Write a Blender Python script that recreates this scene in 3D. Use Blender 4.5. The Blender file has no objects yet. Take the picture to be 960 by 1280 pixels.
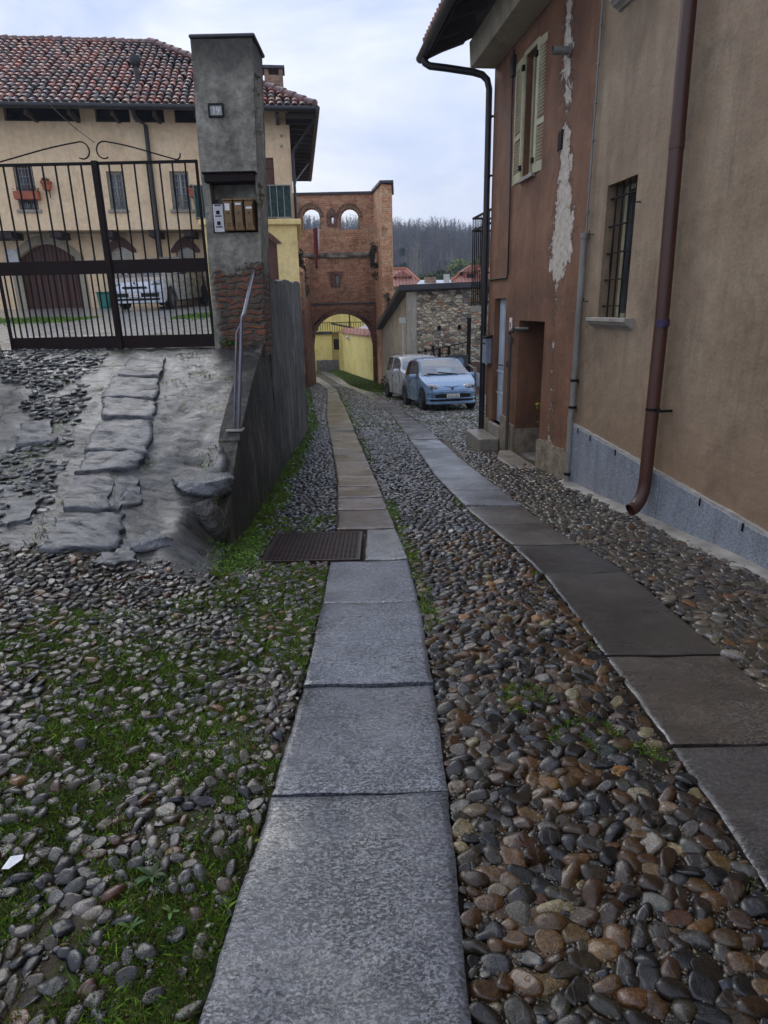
import bpy, bmesh, math, random
import numpy as np
from mathutils import Vector, Matrix
from mathutils.geometry import delaunay_2d_cdt
random.seed(7)
RNG = np.random.RandomState(11)
PI = math.pi
SC = bpy.context.scene
COL = SC.collection

# ------------------------------------------------------------------ camera model (same numbers as the scene camera)
FPX = 800.0
PITCH = math.radians(17.7); ROLL = math.radians(1.25)
_fw = Vector((0, math.cos(PITCH), -math.sin(PITCH)))
_r0 = Vector((1, 0, 0)); _u0 = _r0.cross(_fw)
_c, _s = math.cos(ROLL), math.sin(ROLL)
CAM_R = _c*_r0 - _s*_u0
CAM_U = _c*_u0 + _s*_r0
EYE = Vector((0, 0, 1.5))

def ray(px, py):
    return _fw + CAM_R*((px-480)/FPX) - CAM_U*((py-640)/FPX)
def hit(px, py, p0, n):
    d = ray(px, py); n = Vector(n)
    return EYE + d*(n.dot(Vector(p0)-EYE)/n.dot(d))
def hitY(px, py, Y):
    d = ray(px, py); return EYE + d*(Y/d.y)

# ------------------------------------------------------------------ frames: origin, rotation about Z
_n = math.hypot(.124, 1)
class Frame:
    def __init__(s, o, a):
        s.o = Vector(o); s.a = a
        s.X = Vector((math.cos(a), math.sin(a), 0)); s.Y = Vector((-math.sin(a), math.cos(a), 0))
    def w(s, x, y, z): return s.o + s.X*x + s.Y*y + Vector((0, 0, z))
    def px(s, px, py, y=0):          # pixel on the plane y = const of this frame -> local x, z
        h = hit(px, py, s.o + s.Y*y, s.Y) - s.o
        return h.dot(s.X), h.z
FW = Frame((0, 0, 0), 0)
FR = Frame((3.12, 0, 0), math.atan2(1/_n, -.124/_n))   # houses on the right: x runs away along the wall, y out into the street
FH = Frame((-2.73, 23, 0), math.radians(7))            # courtyard house: x to the right along its front, y away from us

# ------------------------------------------------------------------ mesh builder
class MB:
    def __init__(s): s.v = []; s.f = []; s.mi = []; s.cur = 0
    def add(s, vs, fs):
        b = len(s.v); s.v += [tuple(v) for v in vs]
        for f in fs: s.f.append([b+i for i in f]); s.mi.append(s.cur)
        return s
    def box(s, x0, x1, y0, y1, z0, z1):
        vs = [(x, y, z) for z in (z0, z1) for y in (y0, y1) for x in (x0, x1)]
        return s.add(vs, [(0,2,3,1),(4,5,7,6),(0,1,5,4),(2,6,7,3),(0,4,6,2),(1,3,7,5)])
    def obox(s, c, size, rot):       # box about c with Matrix rotation
        vs = []
        for z in (-.5,.5):
            for y in (-.5,.5):
                for x in (-.5,.5):
                    vs.append(Vector(c) + rot @ Vector((x*size[0], y*size[1], z*size[2])))
        return s.add(vs, [(0,2,3,1),(4,5,7,6),(0,1,5,4),(2,6,7,3),(0,4,6,2),(1,3,7,5)])
    def tube(s, pts, r, seg=10, cap=True, closed=False):
        pts = [Vector(p) for p in pts]; n = len(pts)
        rs = r if isinstance(r, (list, tuple)) else [r]*n
        up = None; rings = []
        for i, p in enumerate(pts):
            a = pts[(i-1) % n] if (i or closed) else p; b = pts[(i+1) % n] if (i < n-1 or closed) else p
            t = (b-a)
            t = t.normalized() if t.length > 1e-9 else Vector((0,0,1))
            if up is None:
                up = Vector((0,0,1)) if abs(t.z) < .9 else Vector((1,0,0))
            sd = t.cross(up)
            if sd.length < 1e-6: sd = t.orthogonal()
            sd.normalize(); up = sd.cross(t).normalized()
            rings.append([p + (sd*math.cos(2*PI*k/seg) + up*math.sin(2*PI*k/seg))*rs[i] for k in range(seg)])
        vs = [v for rg in rings for v in rg]; fs = []
        for i in range(n if closed else n-1):
            j = (i+1) % n
            for k in range(seg):
                fs.append((i*seg+k, i*seg+(k+1) % seg, j*seg+(k+1) % seg, j*seg+k))
        if cap and not closed:
            fs.append(tuple(range(seg))[::-1]); fs.append(tuple((n-1)*seg+k for k in range(seg)))
        return s.add(vs, fs)
    def prism(s, poly, z0, z1, axis='z'):   # poly in the two other axes
        def P(a, b, c):
            return (a, b, c) if axis == 'z' else ((a, c, b) if axis == 'y' else (c, a, b))
        n = len(poly)
        vs = [P(a, b, z0) for a, b in poly] + [P(a, b, z1) for a, b in poly]
        fs = [tuple(range(n))[::-1], tuple(range(n, 2*n))] + [(i, (i+1) % n, n+(i+1) % n, n+i) for i in range(n)]
        return s.add(vs, fs)
    def plate(s, outline, holes, y0, y1):   # upright plate in XZ with holes, thickness y0..y1
        def clean(l):
            o = []
            for p in l:
                if not o or (abs(p[0]-o[-1][0])+abs(p[1]-o[-1][1])) > 1e-5: o.append((float(p[0]), float(p[1])))
            if len(o) > 1 and (abs(o[0][0]-o[-1][0])+abs(o[0][1]-o[-1][1])) < 1e-5: o.pop()
            return o
        loops = [clean(l) for l in [outline] + list(holes)]
        flat = [p for l in loops for p in l]; edges = []; k = 0
        for l in loops:
            m = len(l); edges += [(k+i, k+(i+1) % m) for i in range(m)]; k += m
        rv, re_, rfc, *_ = delaunay_2d_cdt([Vector(p) for p in flat], edges, [], 0, 1e-7)
        def inside(px, pz):
            c = False
            for l in loops:
                m = len(l)
                for i in range(m):
                    (xa, za), (xb, zb) = l[i], l[(i+1) % m]
                    if (za > pz) != (zb > pz) and px < (xb-xa)*(pz-za)/(zb-za)+xa: c = not c
            return c
        n = len(rv); vs = [(p.x, y0, p.y) for p in rv] + [(p.x, y1, p.y) for p in rv]; fs = []
        for t in rfc:
            cx = sum(rv[i].x for i in t)/len(t); cz = sum(rv[i].y for i in t)/len(t)
            if inside(cx, cz): fs.append(tuple(t)); fs.append(tuple(n+i for i in t[::-1]))
        cnt = {}
        for f in fs[::2]:
            for i in range(len(f)):
                e = (f[i], f[(i+1) % len(f)]); cnt[tuple(sorted(e))] = cnt.get(tuple(sorted(e)), 0)+1
        for (a, b), c in cnt.items():
            if c == 1: fs.append((a, b, n+b, n+a))
        return s.add(vs, fs)
    def lathe(s, prof, seg=20, c=(0,0,0), axis='z'):
        vs = []; m = len(prof)
        for k in range(seg):
            a = 2*PI*k/seg
            for r, h in prof:
                p = (r*math.cos(a), r*math.sin(a), h)
                if axis == 'y': p = (p[0], h, p[1])
                if axis == 'x': p = (h, p[0], p[1])
                vs.append((c[0]+p[0], c[1]+p[1], c[2]+p[2]))
        fs = [(k*m+i, ((k+1) % seg)*m+i, ((k+1) % seg)*m+i+1, k*m+i+1) for k in range(seg) for i in range(m-1)]
        return s.add(vs, fs)
    def grid(s, fn, us, vs_):
        vs = [fn(u, v) for v in vs_ for u in us]; w = len(us)
        return s.add(vs, [(j*w+i, j*w+i+1, (j+1)*w+i+1, (j+1)*w+i) for j in range(len(vs_)-1) for i in range(w-1)])

def arch(x0, x1, z0, zs, zc, n=14):   # opening outline, springing zs, crown zc
    c = (x0+x1)/2; h = (x1-x0)/2
    p = [(x0, z0), (x1, z0)]
    for i in range(n+1):
        a = PI*i/n; p.append((c+h*math.cos(a), zs+(zc-zs)*math.sin(a)))
    return p
def rect(x0, x1, z0, z1): return [(x0, z0), (x1, z0), (x1, z1), (x0, z1)]

ORG = {}
def props(o, label=None, cat=None, group=None, kind=None):
    if label: o['label'] = label
    if cat: o['category'] = cat
    if group: o['group'] = group
    if kind: o['kind'] = kind
    return o
def thing(name, label, cat, frame=FW, at=(0,0,0), group=None, rot=0, tilt=None):
    o = bpy.data.objects.new(name, None); COL.objects.link(o)
    o.empty_display_size = .2
    o.location = frame.w(*at); o.rotation_euler = (0, 0, frame.a+rot)
    if tilt: o.rotation_euler = tilt
    props(o, label, cat, group); ORG[o.name] = Vector(at) if not (rot or tilt) else Vector((0,0,0))
    return o
def finish(o, mats, smooth=None, bevel=0, bseg=1):
    me = o.data
    for m in (mats if isinstance(mats, (list, tuple)) else [mats]): me.materials.append(m)
    bm = bmesh.new(); bm.from_mesh(me); bmesh.ops.recalc_face_normals(bm, faces=bm.faces); bm.to_mesh(me); bm.free()
    if smooth is not None:
        me.polygons.foreach_set('use_smooth', [True]*len(me.polygons))
        if smooth < 180:
            me.set_sharp_from_angle(angle=math.radians(smooth))
    if bevel:
        b = o.modifiers.new('bevel', 'BEVEL'); b.width = bevel; b.segments = bseg; b.limit_method = 'ANGLE'; b.angle_limit = math.radians(40)
def part(name, mb, mat, parent, smooth=None, bevel=0, label=None, bseg=1):
    org = ORG[parent.name]
    me = bpy.data.meshes.new(name)
    me.from_pydata([(v[0]-org.x, v[1]-org.y, v[2]-org.z) for v in mb.v], [], mb.f); me.update()
    if len(set(mb.mi)) > 1: me.polygons.foreach_set('material_index', mb.mi)
    o = bpy.data.objects.new(name, me); COL.objects.link(o); o.parent = parent
    ORG[o.name] = org
    finish(o, mat, smooth, bevel, bseg)
    if label: o['label'] = label
    return o
def single(name, mb, mat, frame=FW, at=(0,0,0), label=None, cat=None, group=None, kind=None, smooth=None, bevel=0, rot=0):
    me = bpy.data.meshes.new(name)
    me.from_pydata([(v[0]-at[0], v[1]-at[1], v[2]-at[2]) for v in mb.v], [], mb.f); me.update()
    if len(set(mb.mi)) > 1: me.polygons.foreach_set('material_index', mb.mi)
    o = bpy.data.objects.new(name, me); COL.objects.link(o)
    o.location = frame.w(*at); o.rotation_euler = (0, 0, frame.a+rot); ORG[o.name] = Vector(at)
    finish(o, mat, smooth, bevel)
    return props(o, label, cat, group, kind)
def copy_tree(o, parent=None):
    c = o.copy(); COL.objects.link(c)
    if parent: c.parent = parent
    for ch in list(o.children): copy_tree(ch, c)
    return c

def np_mesh(name, V, Fq, mat, colors=None, smooth=True, nside=3, attr='col'):
    me = bpy.data.meshes.new(name)
    nv, nf = len(V), len(Fq)
    me.vertices.add(nv); me.vertices.foreach_set('co', V.astype(np.float32).ravel())
    me.loops.add(nf*nside); me.loops.foreach_set('vertex_index', Fq.astype(np.int32).ravel())
    me.polygons.add(nf); me.polygons.foreach_set('loop_start', np.arange(0, nf*nside, nside, dtype=np.int32))
    me.polygons.foreach_set('use_smooth', np.full(nf, smooth))
    if colors is not None:
        ca = me.color_attributes.new(attr, 'FLOAT_COLOR', 'POINT')
        ca.data.foreach_set('color', colors.astype(np.float32).ravel())
    me.update(calc_edges=True)
    me.materials.append(mat)
    o = bpy.data.objects.new(name, me); COL.objects.link(o)
    return o

# ------------------------------------------------------------------ value noise (vectorised)
def _hash(ix, iy, seed):
    h = (ix.astype(np.int64)*374761393 + iy.astype(np.int64)*668265263 + seed*974634777) & 0x7fffffff
    h = ((h ^ (h >> 13))*1274126177) & 0x7fffffff
    h = h ^ (h >> 16)
    return (h & 0xffff)/65535.0
def vnoise(x, y, seed=0):
    x = np.asarray(x, float); y = np.asarray(y, float)
    ix = np.floor(x).astype(int); iy = np.floor(y).astype(int); fx = x-ix; fy = y-iy
    fx = fx*fx*(3-2*fx); fy = fy*fy*(3-2*fy)
    a = _hash(ix, iy, seed); b = _hash(ix+1, iy, seed); c = _hash(ix, iy+1, seed); d = _hash(ix+1, iy+1, seed)
    return (a*(1-fx)+b*fx)*(1-fy) + (c*(1-fx)+d*fx)*fy
def fbm(x, y, seed=0, oct=4):
    s = 0; a = .5; f = 1; t = 0
    for i in range(oct):
        s = s + a*vnoise(np.asarray(x)*f, np.asarray(y)*f, seed+i*17); t += a; a *= .5; f *= 2.03
    return s/t
def sstep(a, b, x):
    t = np.clip((np.asarray(x, float)-a)/(b-a), 0, 1); return t*t*(3-2*t)

# ------------------------------------------------------------------ material helpers
class NT:
    def __init__(s, name):
        s.m = bpy.data.materials.new(name); s.m.use_nodes = True
        s.t = s.m.node_tree; s.b = s.t.nodes['Principled BSDF']; s.out = s.t.nodes['Material Output']
    def n(s, typ, ins=None, **props):
        nd = s.t.nodes.new(typ)
        for k, v in props.items(): setattr(nd, k, v)
        for k, v in (ins or {}).items(): s.set(nd.inputs[k], v)
        return nd
    def set(s, sock, v):
        if isinstance(v, bpy.types.NodeSocket): s.t.links.new(v, sock)
        else:
            if hasattr(sock, 'default_value') and sock.type == 'RGBA' and len(v) == 3: v = (*v, 1)
            sock.default_value = v
    def obj(s): return s.n('ShaderNodeTexCoord').outputs['Object']
    def map(s, vec, scale=(1,1,1), rot=(0,0,0), loc=(0,0,0)):
        return s.n('ShaderNodeMapping', {'Vector': vec, 'Scale': scale, 'Rotation': rot, 'Location': loc}).outputs[0]
    def noise(s, vec, scale, detail=4, rough=.55, dist=0, out='Fac'):
        return s.n('ShaderNodeTexNoise', {'Vector': vec, 'Scale': scale, 'Detail': detail, 'Roughness': rough, 'Distortion': dist}).outputs[out]
    def ramp(s, fac, stops, interp='LINEAR'):
        r = s.n('ShaderNodeValToRGB', {'Fac': fac}); cr = r.color_ramp; cr.interpolation = interp
        while len(cr.elements) < len(stops): cr.elements.new(.5)
        for e, (p, c) in zip(cr.elements, stops):
            e.position = p; e.color = (c, c, c, 1) if isinstance(c, (int, float)) else (*c, 1)
        return r.outputs['Color']
    def mix(s, fac, a, b, mode='MIX'):
        nd = s.n('ShaderNodeMix', data_type='RGBA', blend_type=mode)
        s.set(nd.inputs[0], fac); s.set(nd.inputs[6], a); s.set(nd.inputs[7], b)
        return nd.outputs[2]
    def math(s, op, a, b=0.0, c=0.0, clamp=False):
        nd = s.n('ShaderNodeMath', operation=op); nd.use_clamp = clamp
        s.set(nd.inputs[0], a); s.set(nd.inputs[1], b); s.set(nd.inputs[2], c)
        return nd.outputs[0]
    def sep(s, vec): return s.n('ShaderNodeSeparateXYZ', {0: vec}).outputs
    def comb(s, x=0.0, y=0.0, z=0.0): return s.n('ShaderNodeCombineXYZ', {0: x, 1: y, 2: z}).outputs[0]
    def bump(s, h, strength=.5, dist=.02, normal=None):
        d = {'Height': h, 'Strength': strength, 'Distance': dist}
        if normal is not None: d['Normal'] = normal
        return s.n('ShaderNodeBump', d).outputs[0]
    def fin(s, color=None, rough=None, normal=None, metal=None, spec=None):
        if color is not None: s.set(s.b.inputs['Base Color'], color)
        if rough is not None: s.set(s.b.inputs['Roughness'], rough)
        if normal is not None: s.set(s.b.inputs['Normal'], normal)
        if metal is not None: s.set(s.b.inputs['Metallic'], metal)
        if spec is not None: s.set(s.b.inputs['Specular IOR Level'], spec)
        return s.m
def shade(c, k): return tuple(max(0, min(1, x*k)) for x in c)
def mottle(name, c, scale=4, vary=.35, rough=(.5,.8), bump=.3, bdist=.01, fine=40, metal=0, c2=None, stretch=(1,1,1), spec=.5):
    t = NT(name); o = t.map(t.obj(), stretch)
    n1 = t.noise(o, scale, 5, .6); n2 = t.noise(o, fine, 4, .6)
    col = t.ramp(n1, [(.3, shade(c, 1-vary)), (.7, c2 or shade(c, 1+vary))])
    col = t.mix(.5, col, t.ramp(n2, [(.3, .75), (.7, 1.25)]), 'MULTIPLY')
    r = t.ramp(t.math('ADD', t.math('MULTIPLY', n1, .5), t.math('MULTIPLY', n2, .5)), [(.35, rough[0]), (.65, rough[1])])
    h = t.math('ADD', n1, t.math('MULTIPLY', n2, .5))
    return t.fin(col, r, t.bump(h, bump, bdist), metal, spec)
SKYK = 10.3; EXPO = 0.26; HAZE = .0007
# ================================================================== materials
M = {}
def plaster(name, c, lo, hi, patch=False, streak=.5, low=None):
    t = NT(name); o = t.obj(); x, y, z = t.sep(o)
    st = t.noise(t.map(o, (3.5, 3.5, .5)), 2.2, 6, .62, .4)
    bl = t.noise(o, 1.1, 6, .6, .3)
    fi = t.noise(o, 38, 5, .65)
    md = t.noise(o, 7, 5, .6)
    col = t.ramp(bl, [(.3, lo), (.5, c), (.72, hi)])
    col = t.mix(streak, col, t.ramp(st, [(.28, .62), (.5, 1.0), (.75, 1.22)]), 'MULTIPLY')
    col = t.mix(.55, col, t.ramp(md, [(.3, .78), (.7, 1.18)]), 'MULTIPLY')
    col = t.mix(.5, col, t.ramp(fi, [(.3, .68), (.7, 1.28)]), 'MULTIPLY')
    run = t.noise(t.map(o, (9, 9, .35)), 1.0, 5, .7, .2); col = t.mix(streak, col, t.ramp(run, [(.30, .70), (.42, 1.0), (.62, 1.0), (.75, 1.12)]), 'MULTIPLY')
    if low:
        m = t.math('ADD', t.math('MULTIPLY', z, -.6), t.math('ADD', t.math('MULTIPLY', bl, 1.2), -.1), clamp=True)
        col = t.mix(m, col, low)
    lump = t.noise(t.map(o, (1, 1, .8)), 2.6, 3, .5)
    hgt = t.math('ADD', t.math('MULTIPLY', lump, 2.2), t.math('ADD', t.math('MULTIPLY', md, .6), t.math('MULTIPLY', fi, .32)))
    # fine cracks and trowel marks
    ck = t.n('ShaderNodeTexVoronoi', {'Vector': t.map(t.mix(.12, o, t.noise(o, 3, 3, out='Color')), (1, 1, .7)), 'Scale': .9}, feature='DISTANCE_TO_EDGE').outputs['Distance']
    ckm = t.math('MULTIPLY', t.ramp(ck, [(0, 1), (.006, 0)]), t.ramp(bl, [(.52, 0), (.6, 1)]))
    bs = t.noise(t.map(o, (1, 1, .7), loc=(7, 3, 1)), 1.7, 6, .68, .5); col = t.mix(t.ramp(bs, [(.56, 0), (.66, .4)]), col, shade(lo, .62))
    col = t.mix(t.math('MULTIPLY', ckm, .22), col, shade(c, .35))
    hgt = t.math('ADD', hgt, t.math('MULTIPLY', t.noise(t.map(o, (1, 1, 1.8), (0, .6, 0)), 4.5, 5, .6, .25), .5))
    nrm = t.bump(hgt, .6, .022)
    rough = t.ramp(md, [(.3, .62), (.7, .9)])
    if patch:
        # render that has flaked off in a ragged strip down to the pale undercoat
        no = t.noise(o, 4.5, 6, .7); no2 = t.noise(o, 22, 5, .7)
        cx = t.n('ShaderNodeFloatCurve', {'Value': t.math('DIVIDE', z, 5.0)})
        cv = cx.mapping.curves[0]
        def setc(cv, pts):
            while len(cv.points) < len(pts): cv.points.new(.5, .5)
            for p, (a, b) in zip(cv.points, pts): p.location = (a, b)
        setc(cv, [(0, .5), (.35, .50), (.42, .48), (.48, .43), (.6, .48), (.7, .53), (.84, .62), (1, .6)]); cx.mapping.update()
        wx = t.n('ShaderNodeFloatCurve', {'Value': t.math('DIVIDE', z, 5.0)})
        setc(wx.mapping.curves[0], [(0, 0), (.335, 0), (.36, .14), (.40, .26), (.46, .28), (.52, .2), (.60, .13), (.66, .1), (.69, .02), (.735, .08), (.80, .09), (.86, .1), (.92, .04), (1, .02)]); wx.mapping.update()
        ctr = t.math('ADD', .0, t.math('MULTIPLY', cx.outputs[0], 1.0))      # 0..1 m beyond x = .3
        dx = t.math('ABSOLUTE', t.math('SUBTRACT', t.math('SUBTRACT', x, .18), ctr))
        dd = t.math('ADD', dx, t.math('MULTIPLY', t.math('SUBTRACT', no, .5), .85))
        dd = t.math('ADD', dd, t.math('MULTIPLY', t.math('SUBTRACT', no2, .5), .34))
        gap_ = t.math('SUBTRACT', t.math('MULTIPLY', wx.outputs[0], 1.08), dd)
        mk = t.math('MULTIPLY', gap_, 60, clamp=True)
        rim = t.math('MULTIPLY', t.math('ADD', gap_, .05), 30, clamp=True)
        col = t.mix(t.math('MULTIPLY', rim, .7), col, t.mix(no2, (.12, .055, .035), (.36, .20, .13)))
        pc = t.ramp(t.noise(o, 12, 6, .75), [(.32, (.26, .17, .12)), (.45, (.44, .37, .29)), (.6, (.56, .51, .45)), (.75, (.64, .61, .56))])
        col = t.mix(mk, col, pc)
        nrm = t.bump(t.math('MULTIPLY', t.math('ADD', mk, t.math('MULTIPLY', rim, .6)), -1.0), 1.0, .02, nrm)
    return t.fin(col, rough, nrm)
M['brown_plaster'] = plaster('brown_plaster', (.175, .077, .038), (.108, .046, .025), (.255, .125, .066), streak=.7, patch=True)
M['brown_plain'] = plaster('brown_plain', (.19, .082, .044), (.13, .052, .03), (.26, .125, .07))
M['beige_plaster'] = plaster('beige_plaster', (.265, .188, .120), (.19, .132, .083), (.335, .255, .172), streak=.5, low=(.225, .13, .070))
M['cream_render'] = plaster('cream_render', (.84, .62, .38), (.76, .54, .33), (.86, .67, .44), streak=.25)
M['yellow_render'] = plaster('yellow_render', (.80, .60, .25), (.70, .52, .21), (.86, .68, .32), streak=.3)
M['bright_yellow'] = plaster('bright_yellow', (.84, .70, .24), (.72, .58, .19), (.88, .77, .32), streak=.4)
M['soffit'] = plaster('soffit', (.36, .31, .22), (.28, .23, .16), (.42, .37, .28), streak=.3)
M['pale_plaster'] = plaster('pale_plaster', (.42, .38, .31), (.30, .26, .21), (.5, .46, .4), streak=.7)

def granite():
    t = NT('granite'); o = t.obj()
    v = t.n('ShaderNodeTexVoronoi', {'Vector': o, 'Scale': 130.0}).outputs['Color']
    g = t.n('ShaderNodeSeparateColor', {0: v}).outputs[0]
    sp = t.ramp(g, [(.0, (.05, .055, .065)), (.3, (.17, .19, .23)), (.7, (.30, .33, .39)), (1, (.44, .47, .52))])
    bl = t.noise(o, 3, 5, .6)
    sp = t.mix(.45, sp, (.215, .225, .245)); x, y, z = t.sep(o)
    col = t.mix(.8, sp, t.ramp(t.noise(t.map(o, (2, 2, .5)), 2.5, 6, .7), [(.3, .5), (.5, .95), (.7, 1.15)]), 'MULTIPLY')
    return t.fin(col, t.ramp(bl, [(.3, .38), (.7, .6)]), t.bump(g, .15, .003))
M['granite'] = granite()
M['mortar'] = mottle('mortar', (.34, .32, .29), 9, .3, (.5, .8), .6, .01)
M['concrete'] = mottle('concrete', (.25, .23, .2), 5, .4, (.35, .7), .5, .01, 60)
M['wet_step'] = mottle('wet_step', (.24, .21, .17), 6, .35, (.25, .5), .5, .006, 60)

def slab_mat():
    t = NT('slab_stone'); o = t.obj()
    at = t.n('ShaderNodeAttribute', attribute_name='col').outputs['Color']
    oi = t.n('ShaderNodeObjectInfo').outputs['Random']
    ov = t.n('ShaderNodeVectorMath', {0: o, 1: t.comb(t.math('MULTIPLY', oi, 30.0), 0.0, oi)}, operation='ADD').outputs[0]
    bl = t.noise(ov, 2.3, 6, .62, .4)
    sp = t.noise(ov, 95, 3, .7)
    ve = t.noise(t.map(ov, (1, 5, 1), (0, 0, .5)), 3.2, 6, .7, 1.2)
    pit = t.noise(t.map(ov, (1, 1.9, 1), (0, 0, -.7)), 30, 4, .7, .6)
    pita = t.noise(ov, 4.5, 4, .6)
    fl2 = t.noise(t.map(ov, (1, 1.7, 1), (0, 0, -.8)), 78, 4, .7, .5)
    wetn = t.noise(ov, 1.3, 5, .6, .5); wetm = t.ramp(wetn, [(.44, 0), (.56, 1)])
    pitm = t.math('MAXIMUM', t.math('MULTIPLY', t.ramp(pit, [(.36, 1), (.45, 0)]), t.ramp(pita, [(.35, .3), (.6, 1)])), t.math('MULTIPLY', t.ramp(fl2, [(.42, 1), (.50, 0)]), t.ramp(t.noise(ov, 2.2, 4, .6), [(.38, .35), (.58, 1)])))
    fi = t.noise(ov, 210, 3, .6)
    col = t.mix(.8, at, t.ramp(bl, [(.25, .55), (.5, 1.0), (.75, 1.5)]), 'MULTIPLY')
    col = t.mix(.55, col, t.ramp(ve, [(.3, .6), (.5, 1.0), (.72, 1.35)]), 'MULTIPLY')
    col = t.mix(.65, col, t.ramp(sp, [(.38, .55), (.52, 1.0), (.68, 1.9)]), 'MULTIPLY')
    big = t.noise(ov, .8, 5, .65, .6)
    col = t.mix(.7, col, t.ramp(big, [(.3, .5), (.5, .95), (.7, 1.35)]), 'MULTIPLY')
    col = t.mix(1.0, col, (.95, .95, .95), 'MULTIPLY')
    col = t.mix(.45, col, t.ramp(fl2, [(.45, .6), (.6, 1.5)]), 'MULTIPLY')
    col = t.mix(t.math('MULTIPLY', pitm, .85), col, (.012, .013, .016))
    rough = t.ramp(t.math('ADD', t.math('MULTIPLY', bl, .6), t.math('MULTIPLY', ve, .4)), [(.34, .18), (.48, .34), (.62, .52)])
    h = t.math('ADD', t.math('MULTIPLY', pitm, -.55), t.math('ADD', t.math('MULTIPLY', sp, .55), t.math('ADD', t.math('MULTIPLY', fi, .22), t.math('MULTIPLY', ve, 1.1))))
    col = t.mix(t.math('MULTIPLY', wetm, .75), col, t.mix(1.0, col, (.42, .42, .42), 'MULTIPLY'))
    film = t.bump(t.math('ADD', t.math('MULTIPLY', bl, 2.0), t.math('ADD', t.math('MULTIPLY', pit, 1.6), t.math('MULTIPLY', fl2, .8))), .42, .006)
    film.node.inputs['Strength'].default_value = .42; t.set(film.node.inputs['Strength'], t.ramp(wetn, [(.44, .5), (.56, .16)]))
    t.set(t.b.inputs['Coat IOR'], 2.05)
    t.set(t.b.inputs['Coat Weight'], t.ramp(t.math('ADD', t.math('MULTIPLY', bl, .7), t.math('MULTIPLY', pita, .3)), [(.36, 1.0), (.62, .5)])); cw = t.b.inputs['Coat Weight'].links[0].from_socket; t.set(t.b.inputs['Coat Weight'], t.math('MULTIPLY', cw, t.math('SUBTRACT', 1.0, t.math('MULTIPLY', pitm, .88)))); t.set(t.b.inputs['Coat Roughness'], t.ramp(wetn, [(.42, .24), (.56, .05)])); t.set(t.b.inputs['Coat Normal'], film)
    return t.fin(col, rough, t.bump(h, .8, .006), spec=.55)
M['slab'] = slab_mat()

def pebble_mat():
    t = NT('wet_pebbles'); o = t.obj()
    at = t.n('ShaderNodeAttribute', attribute_name='col')
    a = at.outputs['Color']; al = at.outputs['Alpha']
    ve = t.noise(t.map(o, (1, 1, 2)), 45, 5, .65, 1.5); sp = t.noise(o, 260, 3, .6)
    col = t.mix(.85, a, t.ramp(ve, [(.3, .35), (.5, .95), (.7, 1.9)]), 'MULTIPLY')
    col = t.mix(.7, col, t.ramp(sp, [(.35, .45), (.52, 1.0), (.66, 2.0)]), 'MULTIPLY')
    wv = t.n('ShaderNodeTexWave', {'Vector': o, 'Scale': 9.0, 'Distortion': 9.0, 'Detail': 3.0, 'Detail Scale': 2.0}).outputs['Fac']
    col = t.mix(t.math('MULTIPLY', t.ramp(wv, [(.93, 0), (.985, 1)]), t.math('MULTIPLY', al, .16)), col, (.42, .40, .36))
    gl = t.noise(o, 14, 4, .6)
    rough = t.ramp(gl, [(.35, .2), (.62, .48)])
    col = t.mix(1.0, col, (.72, .70, .68), 'MULTIPLY')
    t.set(t.b.inputs['Coat IOR'], 1.58); t.set(t.b.inputs['Coat Weight'], t.ramp(gl, [(.35, 1.0), (.65, .5)])); t.set(t.b.inputs['Coat Roughness'], .07); t.set(t.b.inputs['Coat Normal'], t.bump(t.math('ADD', ve, t.math('MULTIPLY', sp, .4)), .35, .004))
    return t.fin(col, rough, t.bump(t.math('ADD', ve, t.math('MULTIPLY', sp, .5)), .6, .005), spec=.08)
M['pebble'] = pebble_mat()

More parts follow.
